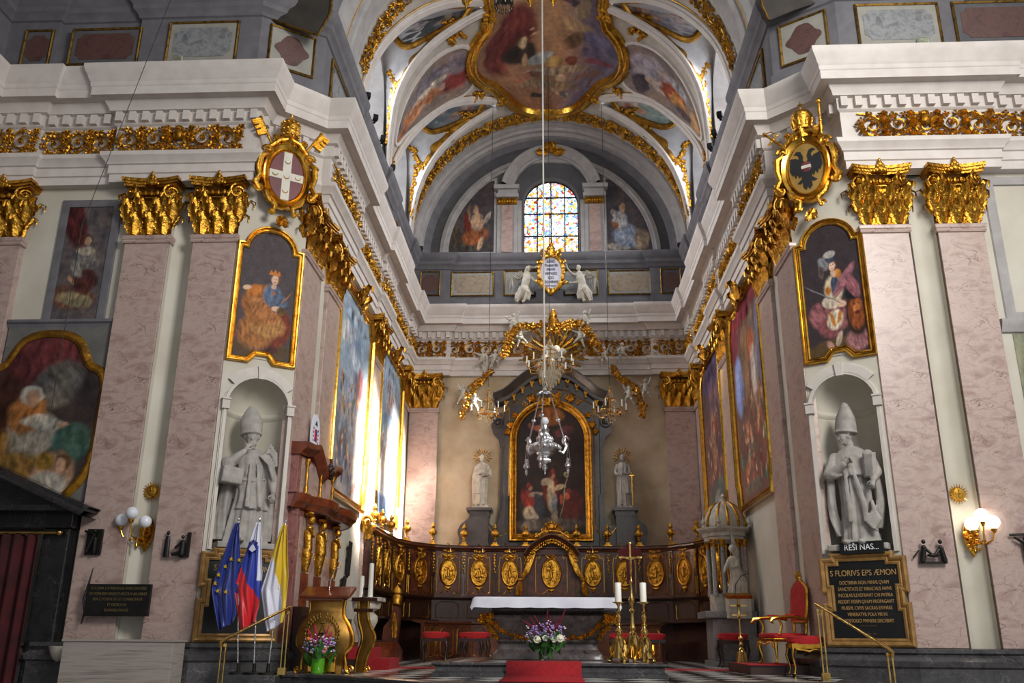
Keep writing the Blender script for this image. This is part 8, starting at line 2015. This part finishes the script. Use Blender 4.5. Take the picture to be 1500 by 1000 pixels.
# putti, angels
def putto_mesh(v):
    mb = MB(); R = random.Random(v)
    mb.ell((0, 0, .26), (.075, .065, .085), 12, 8); mb.ell((0, -.01, .36), (.07, .06, .07), 12, 8); mb.ell((0, -.02, .30), (.068, .066, .06), 10, 7)
    P = [dict(la=((-.11, -.02, .45), (-.15, -.04, .55)), ra=((.12, -.04, .33), (.18, -.08, .30)), ll=((-.09, -.09, .16), (-.08, -.02, .03)), rl=((.05, -.10, .15), (.12, -.04, .04))),
         dict(la=((-.13, -.03, .36), (-.20, -.06, .42)), ra=((.11, -.02, .46), (.14, -.03, .56)), ll=((-.06, -.05, .14), (-.06, 0, .0)), rl=((.07, -.05, .15), (.14, .0, .04))),
         dict(la=((-.12, -.05, .31), (-.10, -.10, .24)), ra=((.13, -.02, .40), (.22, -.04, .44)), ll=((-.05, -.04, .14), (-.10, .0, .0)), rl=((.09, -.02, .18), (.17, .02, .10)))][v]
    for s, k in ((-1, 'la'), (1, 'ra')):
        e, w = P[k]; mb.cap((s * .065, 0, .395), .032, e, .027, 8); mb.cap(e, .027, w, .018, 8); mb.ell(w, (.022, .02, .024), 8, 6)
        for q in range(4): d = (Vector(w) - Vector(e)).normalized(); mb.cap(w, .008, tuple(Vector(w) + d * .035 + Vector(((q - 1.5) * .009, 0, 0))), .006, 5)
    for s, k in ((-1, 'll'), (1, 'rl')):
        e, w = P[k]; mb.cap((s * .04, 0, .22), .048, e, .036, 8); mb.cap(e, .034, w, .022, 8); mb.ell((w[0], w[1] - .02, w[2] - .01), (.02, .04, .018), 8, 6)
    head(mb, (0, -.02, .475), .058, R.uniform(-.5, .5), .05, R.uniform(-.2, .2), 'curly', 0, v)
    robe(mb, [(.18, .02, 0, .08, .07), (.23, .0, -.01, .09, .08), (.27, 0, 0, .08, .07)], 5, .2, v, n=36, m=10)
    for s in (-1, 1):
        for q in range(4): mb.tube([(s * .02, .05, .40), (s * (.08 + q * .015), .08, .46 - q * .035), (s * (.15 + q * .005), .09, .47 - q * .06)], [.016, .018, .006], 6, flat=.5)
    return mb
PUT = {}
def putto(loc, v, label, sc=1.35, rz=0.0, flip=False):
    if v not in PUT:
        o = fused(putto_mesh(v), 'white_putto', 'stonewhite', .009, None, 1); PUT[v] = o
    else:
        o = PUT[v].copy(); COL.objects.link(o)
    o.location = loc; o.rotation_euler = (0, 0, rz); o.scale = (-sc if flip else sc, sc, sc)
    return tag(o, label, 'statue', 'white putti on the gilded garland')
gY = 27.62
PP = [((625, 613), 0, 'lower putto of the pair at the left garland tail, nearer the left pilaster', 0), ((586 + 110, 613), 1, 'x', 0)]
put = [((678, 592), 1, 'white putto at the left end of the garland, outer of the lowest pair', 1), ((695, 605), 0, 'white putto at the left end of the garland, inner of the lowest pair', 0),
       ((707, 540), 2, 'white putto sitting left of the retable where the left garland turns down', 1), ((725, 540), 0, 'white putto standing beside the seated one, upper end of the left garland tail', 1),
       ((752, 487), 1, 'topmost white putto on the left side, above the garland swag', 0), ((763, 507), 2, 'white putto clinging below the topmost one on the left garland', 0),
       ((857, 483), 0, 'topmost white putto on the right side, above the garland swag', 1), ((850, 507), 2, 'white putto clinging below the topmost one on the right garland', 1),
       ((885, 536), 1, 'white putto beside the chandelier wire, upper end of the right garland tail', 0), ((912, 530), 2, 'white putto flying outward at the top of the right garland tail', 0),
       ((922, 594), 0, 'white putto at the right end of the garland, inner of the lowest pair', 0), ((946, 584), 1, 'white putto at the right end of the garland, outer of the lowest pair', 0)]
for (px, py), v, lab, fl in put:
    yy = 27.25 if py < 515 else 27.62
    p = atY(px, py, yy); putto((p.x, yy, p.z), v, lab, 1.2, 0, bool(fl))
# gilded garland
def garl(pts, label, y=27.72, seed=1, s=1.0):
    mb = MB(); R = random.Random(seed); P = smooth_pts([tuple(atY(a, b, y)) for a, b in pts], 14 * (len(pts) - 1))
    for i, p in enumerate(P):
        k = .5 + .5 * sin(PI * i / (len(P) - 1)) ** .4
        for q in range(2 if i % 3 == 0 else 0):
            a = R.uniform(0, 6.3); c = (p[0] + .07 * k * cos(a), p[2] + .07 * k * sin(a)); mb.star_leaf(c, R.uniform(.13, .20) * k * (.85 + .2 * s), 3, p[1] - R.uniform(.02, .12), .045, a)
        if i % 2 == 0: mb.ell((p[0] + R.uniform(-.05, .05), p[1] - .1, p[2] + R.uniform(-.05, .05)), (.035, .035, .035), 7, 5)
    mb.tube([(p[0], p[1] - .02, p[2]) for p in P], .022, 6)
    return tag(mb.build('gilded_garland', 'gold', smooth=True, angle=25), label, 'garland')
garl([(677, 613), (684, 590), (694, 568), (707, 556), (720, 543)], 'gilded leaf garland tail hanging down on the left side of the altar wall', seed=2, s=.7)
garl([(738, 525), (742, 508), (750, 490), (765, 480), (780, 482), (797, 474)], 'gilded leaf garland swag rising to the cornice on the left', 27.3, seed=3, s=.72)
garl([(942, 613), (938, 590), (925, 566), (908, 555), (895, 538)], 'gilded leaf garland tail hanging down on the right side of the altar wall', seed=4, s=.7)
garl([(880, 515), (869, 500), (856, 483), (845, 474), (830, 480), (814, 474)], 'gilded leaf garland swag rising to the cornice on the right', 27.3, seed=5, s=.72)
# sunburst glory
gy = 27.5; gc = atY(811, 520, gy)
t = thing('golden_sunburst', 'golden sunburst with white carved cloud and a gilded bow on the back cornice', 'ornament', (gc.x, gy, gc.z))
for k in range(15):
    a = rad(-25 + 230 * k / 14); L = .95 + .18 * (k % 2)
    for q in (-1, 0, 1):
        mb = MB() if q == -1 else mb; b = a + q * .045
        mb.tube([(.25 * cos(b), -.05, .25 * sin(b)), (L * (1 - .12 * abs(q)) * cos(b), -.02, L * (1 - .12 * abs(q)) * sin(b))], [.02, .028], 4)
    mb.build('ray', 'brass', t)
mb = MB(); R = random.Random(3)
for i in range(26): a = R.uniform(0, 6.3); r = R.random() * .3; mb.ell((r * cos(a) * 1.2, -.12 - R.random() * .05, r * sin(a)), (R.uniform(.06, .12),) * 3, 9, 7)
mb.ell((.1, -.25, .1), (.12, .08, .16), 10, 8); fused(mb, 'white_cloud', 'stonewhite', .02, t, 1)
mb = MB(); z0 = .75
mb.leaf((0, -.25, z0), .3, .55, .3); mb.spiral((-.1, 0, z0 + .35), .1, 1.2, .03, y=-.3); mb.spiral((.12, 0, z0 + .2), .14, 1.2, .035, sgn=-1, y=-.3); mb.leaf((0, -.3, z0 + .3), .2, .42, .2)
for s in (-1, 1): mb.tube([(0, -.2, z0 + .02), (s * .2, -.2, z0 - .1), (s * .34, -.2, z0 - .28)], [.04, .05, .02], 6); mb.star_leaf((s * .15, z0), .14, 5, -.3, .04)
mb.build('gilded_crest', 'gold', t)
# angels and cartouche on the cornice
def angel(loc, label, f):
    t = thing('angel_statue', label, 'statue', loc)
    mb = MB()
    # seated figure leaning to the cartouche (towards +x*f)
    hip = (0, 0, .42); ch = (.10 * f, -.02, .86)
    mb.ell((0, 0, .44), (.17, .16, .15), 12, 9); mb.cap((0, 0, .48), .14, ch, .15, 12); mb.cap(ch, .13, (.13 * f, -.02, 1.02), .11, 12)
    # legs
    mb.cap((-.06 * f, -.05, .42), .10, (-.02 * f, -.36, .36), .075, 10); mb.cap((-.02 * f, -.36, .36), .07, (-.20 * f, -.30, -.02), .04, 10); mb.ell((-.22 * f, -.36, -.05), (.05, .10, .04), 8, 6)
    mb.cap((.08 * f, -.05, .42), .10, (.12 * f, -.34, .30), .075, 10); mb.cap((.12 * f, -.34, .30), .07, (.0 * f, -.30, -.04), .04, 10); mb.ell((-.01 * f, -.36, -.06), (.05, .10, .04), 8, 6)
    robe(mb, [(.08, -.05 * f, -.10, .25, .22), (.28, -.02 * f, -.12, .26, .24), (.42, 0, -.06, .22, .2), (.6, .02 * f, 0, .17, .15)], 8, .22, f + 2, n=64, m=28)
    if f > 0: arm(mb, (.02, 0, 1.0), (.10, -.02, 1.28), (.34, -.06, 1.26), (.06, .05, .03)); hand(mb, (.38, -.06, 1.26), (1, 0, 0), (0, 0, 1), 1, .5); arm(mb, (.22, -.02, .98), (.34, -.08, .80), (.50, -.10, .66), (.055, .045, .03)); hand(mb, (.53, -.1, .64), (1, 0, -.3), (0, 0, 1), 1, .5)
    else: arm(mb, (.0, 0, .98), (-.20, -.06, .72), (-.40, -.1, .68), (.055, .045, .03)); hand(mb, (-.43, -.1, .68), (-1, 0, 0), (0, 0, 1), 1, .5); arm(mb, (-.22, 0, .98), (-.38, -.04, 1.02), (-.52, -.08, 1.2), (.055, .045, .03)); hand(mb, (-.54, -.08, 1.24), (-.3, 0, 1), (-1, 0, 0), 1, .5)
    mb.cap((.13 * f, -.02, 1.04), .05, (.15 * f, -.03, 1.14), .045, 8); head(mb, (.17 * f, -.04, 1.23), .095, .3 * f, .1, .1 * f, 'curly', 0, 11)
    fused(mb, 'carved_figure', 'stonewhite', .014, t, 2)
    for s in (-1, 1):
        mb = MB(); R = random.Random(s)
        dx = -f * (.55 if s * f < 0 else .25)
        for row in range(3):
            for q in range(7): L = .22 + .36 * q / 6 - row * .07; a = rad(150 - q * 19) if f > 0 else rad(30 + q * 19); x0 = .02 * f; z0 = .95; bx_, bz_ = x0 - f * (.12 + q * .05), z0 + .24 - q * .03; mb.tube([(x0 - f * .04 * q, .10, z0 + .05 * sin(q)), (bx_, .14 + s * .03, bz_), (bx_ - f * .10 * s * (1 if s > 0 else .4), .15, bz_ - L * .8 + row * .06)], [.04, .045, .012], 6, flat=.4)
        mb.build('wing', 'stonewhite', t)
    return t
cz = 11.0
angel((-.85, 27.55, 11.03), 'white stone angel raising an arm, left of the lettered golden cartouche', 1)
angel((1.12, 27.55, 11.03), 'white stone winged angel kneeling right of the lettered golden cartouche', -1)
t = thing('lettered_cartouche', 'golden rococo cartouche with Latin letters held by two angels under the stained glass window', 'cartouche', (.05, 27.45, 12.05))
ring = [(.36 * cos(a) * (1 + .10 * sin(a)), .58 * sin(a)) for a in [2 * PI * i / 40 for i in range(40)]]
mb = MB(); mb.prism([(x, z) for x, z in ring], -.02, .06); mb.build('white_tablet', 'flagwhite', t, smooth=False)
mb = MB(); mb.frame(ring, [(-.02, -.02), (0, -.08), (.05, -.10), (.09, -.06), (.10, .05)])
R = random.Random(8)
for i in range(40):
    x, z = ring[i]
    if i % 2 == 0: mb.ell((x * 1.15, -.06, z * 1.1), (R.uniform(.05, .09), .06, R.uniform(.05, .09)), 8, 6)
for s in (-1, 1): mb.spiral((s * .38, 0, .38), .10, 1.3, .03, sgn=s, y=-.1); mb.spiral((s * .40, 0, -.32), .12, 1.3, .035, sgn=-s, y=-.1); mb.leaf((s * .12, -.06, .55), .2, .34, .4, tilt=s * .7); mb.tube([(s * .1, -.06, -.62), (s * .3, -.08, -.5), (s * .42, -.08, -.3)], [.05, .06, .05], 7)
mb.leaf((0, -.08, .6), .24, .42, .4); mb.ell((0, -.08, -.68), (.12, .08, .12), 10, 8); mb.build('gilt_frame', 'gold', t)
for i, s in enumerate(('SANC', 'TVARIVM', 'MEVM', 'METVITE', 'EGO', 'DOMINVS', 'LEVIT.XXVI.2')): text(s, .145 if i < 6 else .09, 'letterblack', t, (0, -.03, .42 - i * .145), sx=.72, ext=.003)
MT['walldark'] = plain('dark_grey_stone', '#4a484c', '#3e3c40', .6)
mb = MB(); out = [(-1.05, 10.99), (1.05, 10.99), (1.02, 11.12), (.6, 11.14), (.46, 11.22), (.44, 11.4), (.52, 11.46), (.42, 11.52), (-.42, 11.52), (-.52, 11.46), (-.44, 11.4), (-.46, 11.22), (-.6, 11.14), (-1.02, 11.12)]
mb.prism(out, 27.48, 27.95); tag(mb.build('cartouche_base', 'walldark', smooth=False), 'dark scrolled stone base under the cartouche and the two angels', 'base')
# angel by the shrine
t = thing('angel_statue', 'white stone angel with raised wing in front of the domed shrine columns', 'statue', (4.18, 20.9, 1.20)); mb = MB()
mb.box((0, 0, .05), (.5, .4, .5))
mb.at((0, 0, .3)); robe(mb, [(.0, 0, 0, .22, .18), (.3, .02, -.02, .18, .17), (.55, -.02, 0, .13, .12), (.78, -.05, 0, .13, .11), (.86, -.05, 0, .06, .06)], 7, .18, 2, n=60, m=30)
arm(mb, (-.14, -.02, .76), (-.24, -.1, .60), (-.30, -.18, .48), (.05, .04, .025)); arm(mb, (.05, -.02, .78), (.0, -.14, .62), (-.12, -.2, .60), (.05, .04, .025)); head(mb, (-.06, -.03, 1.0), .085, -.5, .1, 0, 'curly', 0, 4)
for q in range(6): mb.tube([(.02, .08, .7), (.0 + q * .02, .14, .98), (-.02 + q * .035, .15, 1.5 - q * .14)], [.04, .05, .015], 6, flat=.4)
mb.at(); fused(mb, 'carved_figure', 'stonewhite', .012, t, 2)

# ================================================================== CHANDELIERS AND HANGING LAMP
def strand(mb, a, b, n, r, sag=.05):
    mb.tube([(a[0] + (b[0] - a[0]) * q / 6, a[1] + (b[1] - a[1]) * q / 6, a[2] + (b[2] - a[2]) * q / 6 - sag * sin(PI * q / 6)) for q in range(7)], .003, 4)
    for i in range(n + 1):
        k = i / n; mb.ell((a[0] + (b[0] - a[0]) * k, a[1] + (b[1] - a[1]) * k, a[2] + (b[2] - a[2]) * k - sag * sin(PI * k)), (r, r, r * 1.2), 5, 4)
MT['crystal2'] = glassm('smoky_crystal', '#cfc4ac', .12, .35)
def chandelier(loc, label, wire_top, H, Rr, big):
    t = thing('crystal_chandelier', label, 'chandelier', loc)
    mb = MB(); mb.tube([(0, 0, H), (0, 0, wire_top)], .008, 5); mb.build('chain', 'iron', t)
    mb = MB(); mb.lathe([(.01, -H * .05), (.03, H * .1), (.015, H * .3), (.03, H * .45), (.012, H * .7), (.03, H * .85), (.01, H)], 8)
    n = 10 if big else 6
    for k in range(n):
        a = 2 * PI * k / n + .2; e = (Rr * cos(a), Rr * sin(a), H * .32); mb.tube([(.03 * cos(a), .03 * sin(a), H * .28), (Rr * .5 * cos(a), Rr * .5 * sin(a), H * .14), (Rr * .9 * cos(a), Rr * .9 * sin(a), H * .18), e], .011, 5); mb.lathe([(.01, -.03), (.045, 0), (.04, .01)], 8, c=e)
        mb.star_leaf((Rr * .6 * cos(a), H * .2), .05, 5, Rr * .6 * sin(a))
    for z, r in ((H * .30, Rr * .62), (H * .62, Rr * .30)): mb.tube([(r * cos(q), r * sin(q), z) for q in [2 * PI * k / 24 for k in range(24)]], .014, 5, closed=True)
    mb.build('gilt_arms', 'goldsmooth', t)
    for k in range(n):
        a = 2 * PI * k / n + .2; mb = MB(); mb.tube([(Rr * cos(a), Rr * sin(a), H * .33), (Rr * cos(a), Rr * sin(a), H * .33 + .20)], .016, 7); mb.build('candle', 'candle', t)
    mb = MB(); m = 16 if big else 9
    for k in range(m):
        a = 2 * PI * k / m; strand(mb, (Rr * .30 * cos(a), Rr * .30 * sin(a), H * .62), (Rr * .62 * cos(a), Rr * .62 * sin(a), H * .30), 8, .012, .04); strand(mb, (.02 * cos(a), .02 * sin(a), H * .92), (Rr * .3 * cos(a), Rr * .3 * sin(a), H * .62), 6, .011, .03)
    mb.build('crystal_strands', 'crystal', t)
    mb = MB()
    rows = ((.62, .30), (.56, .20), (.46, .10), (.36, .0), (.26, -.08), (.15, -.15), (.05, -.21)) if big else ((.62, .28), (.45, .16), (.28, .06), (.12, -.02))
    mb.tube([(0, 0, H * rows[-1][1]), (0, 0, H * rows[0][1])], .01, 5)
    for q, zf in rows:
        m = max(4, int(q * (54 if big else 30))); mb.tube([(Rr * q * cos(2 * PI * j / 20), Rr * q * sin(2 * PI * j / 20), H * zf) for j in range(20)], .006, 4, closed=True)
        for k in range(m): a = 2 * PI * k / m; x, y, z = Rr * q * cos(a), Rr * q * sin(a), H * zf; L = (.11 if big else .06); mb.lathe([(1e-3, -L), (.014, -L * .7), (.016, -L * .1), (1e-3, 0)], 5, c=(x, y, z))
    mb.build('crystal_prisms', 'crystal2', t)
    if big: mb = MB(); mb.lathe([(Rr * .55, H * .26), (Rr * .48, H * .12), (Rr * .34, -H * .02), (Rr * .2, -H * .12), (Rr * .06, -H * .2), (1e-4, -H * .24)], 20); mb.build('crystal_basket', 'crystal2', t)
    return t
chandelier((.02, 24, 7.45), 'large tiered crystal chandelier hanging over the altar axis', 10.2, 1.25, .66, True)
chandelier((-1.78, 25, 6.42), 'small gilt crystal chandelier on the left of the altar painting', 10.6, 1.05, .48, False)
chandelier((1.72, 25, 6.45), 'small gilt crystal chandelier on the right of the altar painting', 10.6, 1.05, .48, False)
# silver sanctuary lamp
def hanglamp():
    t = thing('sanctuary_lamp', 'ornate silver sanctuary lamp on chains with small hanging lamps before the altar painting', 'lamp', (-.06, 18, 0))
    mb = MB(); mb.lathe([(.01, 3.70), (.012, 3.78), (.05, 3.80), (.06, 3.86), (.03, 3.90), (.09, 3.94), (.11, 4.0), (.07, 4.04), (.16, 4.10), (.17, 4.14), (.30, 4.20), (.32, 4.26), (.26, 4.32), (.15, 4.38), (.17, 4.44), (.12, 4.50), (.08, 4.56), (.10, 4.60), (.07, 4.68), (.08, 4.72)], 28)
    for k in range(16): a = 2 * PI * k / 16; mb.ell((.30 * cos(a), .30 * sin(a), 4.24), (.045, .045, .055), 8, 6); mb.ell((.15 * cos(a), .15 * sin(a), 4.42), (.03, .03, .05), 7, 5); mb.ell((.10 * cos(a), .10 * sin(a), 3.98), (.03, .03, .04), 7, 5)
    mb.build('bowl', 'silver', t)
    mb = MB(); mb.ell((0, 0, 4.80), .085, 16, 12); mb.build('glass_globe', 'globeoff', t)
    for k in range(3):
        a = 2 * PI * k / 3 + (PI if False else .35); c, s = cos(a), sin(a)
        mb = MB(); mb.tube([(.28 * c, .28 * s, 4.22), (.40 * c, .40 * s, 4.16), (.47 * c, .47 * s, 4.30), (.42 * c, .42 * s, 4.44), (.46 * c, .46 * s, 4.52), (.52 * c, .52 * s, 4.46)], [.03, .03, .035, .03, .02, .015], 7); mb.ell((.42 * c, .42 * s, 4.42), (.05, .05, .08), 8, 6); mb.build('scrolled_arm', 'silver', t)
        mb = MB(); A = Vector((.42 * c, .42 * s, 4.48)); Bq = Vector((.13 * c, .13 * s, 5.36)); mb.tube([A, Bq], .013, 6)
        for q in range(24): p = A.lerp(Bq, q / 23); mb.ell(tuple(p), (.02, .02, .016), 5, 4)
        mb.ell(tuple(A.lerp(Bq, .42)), (.05, .05, .04), 8, 6); mb.build('chain', 'silver', t)
        L = Vector((.50 * c, .50 * s, 4.38)); mb = MB()
        for q in range(3): b = q * 2.1; mb.tube([L, (L.x + .05 * cos(b), L.y + .05 * sin(b), 3.98)], .006, 4)
        mb.lathe([(1e-3, 3.72), (.02, 3.76), (.035, 3.80), (.02, 3.84), (.07, 3.90), (.06, 3.95), (.03, 3.99), (.04, 4.04), (.01, 4.07)], 10, c=(L.x, L.y, 0)); mb.build('small_hanging_lamp', 'silver', t)
    mb = MB(); mb.lathe([(.17, 5.34), (.16, 5.38), (.10, 5.43), (.05, 5.46), (.03, 5.52)], 20); mb.tube([(.045 * cos(q), 0, 5.60 + .06 * sin(q)) for q in [2 * PI * k / 14 for k in range(14)]], .010, 6, closed=True); mb.tube([(0, .03 * cos(q), 5.70 + .05 * sin(q)) for q in [2 * PI * k / 12 for k in range(12)]], .009, 6, closed=True); mb.build('crown_and_hook', 'silver', t)
    mb = MB(); mb.tube([(0, 0, 5.74), (-.02, 0, 17.8)], .018, 7); mb.build('suspension_cord', 'rope', t)
hanglamp()
# bottoms of the nearest chandelier at the top edge
t = thing('nave_chandelier', 'lower ends of a gilt and crystal chandelier hanging in from the top edge', 'chandelier', (-.2, 13.0, 11.2))
for x, w in ((-1.14, .12), (-.58, .2), (-.02, .12), (.38, .1)):
    mb = MB()
    if w > .15:
        mb.lathe([(w * .9, .12), (w * .95, .1), (w * .9, .04)], 16, c=(x + .1, 0, 0)); mb.build('dark_ring', 'iron', t)
        mb = MB()
        for k in range(14): a = 2 * PI * k / 14; mb.lathe([(1e-3, -.20), (.02, -.16), (.02, .0), (.01, .08)], 6, c=(x + .1 + w * .75 * cos(a), w * .75 * sin(a), 0))
        mb.ell((x + .1, 0, -.0), .09, 10, 8); mb.build('crystal_prisms', 'crystal', t)
    else:
        for k in range(7): a = 2 * PI * k / 7; mb.tube([(x, 0, -.12), (x + w * .6 * cos(a), w * .6 * sin(a), -.02), (x + w * .4 * cos(a), w * .4 * sin(a), .10), (x + w * cos(a), w * sin(a), .22)], [.012, .02, .015, .012], 6); mb.ell((x + w * .7 * cos(a), w * .7 * sin(a), .02), .022, 6, 5)
        mb.ell((x, 0, -.13), (.02, .02, .04), 7, 5); mb.build('gilt_scrollwork', 'goldsmooth', t)
mb = MB(); mb.tube([(-1.3, 0, .3), (.7, 0, .3)], .02, 6); mb.tube([(0, 0, .3), (0, 0, 4)], .015, 6); mb.build('carrier', 'goldsmooth', t)
for x, lab in ((-1.42, 'thin vertical wire left of the sunburst'), (1.77, 'thin vertical wire right of the sunburst')):
    pass
# ================================================================== LIGHT
w = bpy.data.worlds.new('world'); SC.world = w; w.use_nodes = True
bg = w.node_tree.nodes['Background']; bg.inputs['Color'].default_value = (0.93, 0.96, 1.0, 1); bg.inputs['Strength'].default_value = 0.43
def area(name, loc, target, size, power, color=(1, 1, 1), spread=180, sy=None):
    l = bpy.data.lights.new(name, 'AREA'); l.energy = power; l.color = color; l.size = size; l.spread = rad(spread)
    if sy: l.shape = 'RECTANGLE'; l.size_y = sy
    o = bpy.data.objects.new(name, l); COL.objects.link(o); o.location = loc
    o.rotation_euler = (Vector(target) - Vector(loc)).to_track_quat('-Z', 'Y').to_euler(); o['kind'] = 'structure'
    return o
# daylight through the side windows and the crossing
for s in (-1, 1):
    for y in (20.95, 25.1):
        area('window_daylight', (s * 5.75, y, 14.9), (0, y, 11.5), 1.8, 200, (0.95, 0.97, 1.0), 95, 2.4)
# sunbeams coming in through the right-hand windows
for y, ty in ((20.95, 22.75), (25.1, 26.6)):
    area('window_sunlight', (5.75, y, 15.2), (-4.6, ty, 4.3), 1.5, 1300, (1.0, 0.95, 0.84), 10, 2.0)
area('crossing_daylight', (8.5, 1.5, 11.5), (0, 15, 6), 5, 950, (1.0, 0.97, 0.92), 120)
SC.view_settings.exposure = 0.32

GR = {'marble_pilaster': 'marble pilasters with gilded capitals', 'painted_panel': 'painted panels of the attic above the cornice', 'red_stool': 'red stools of the sanctuary', 'spotlight': 'small spotlights on the attic ledges', 'bronze_relief': 'dark bronze reliefs on the walls',
      'framed_wall_painting': 'tall framed paintings on the chancel walls', 'lunette_fresco': 'frescoes above the side windows', 'white_candle': 'white candles on the pedestal', 'flag': 'flags beside the ambo', 'brass_handrail': 'brass handrails of the sanctuary steps',
      'gilded_garland': 'gilded garlands on the altar wall', 'carpet_strip': 'red carpet strips', 'kneeling_desk': 'kneeling desks behind the altar', 'wall_sconce': 'gilt wall sconces with globes', 'vault_medallion': 'medallion frescoes of the vault'}
for o in list(COL.objects):
    if o.parent is None and 'group' not in o.keys():
        g = GR.get(o.name.split('.')[0])
        if g: o['group'] = g
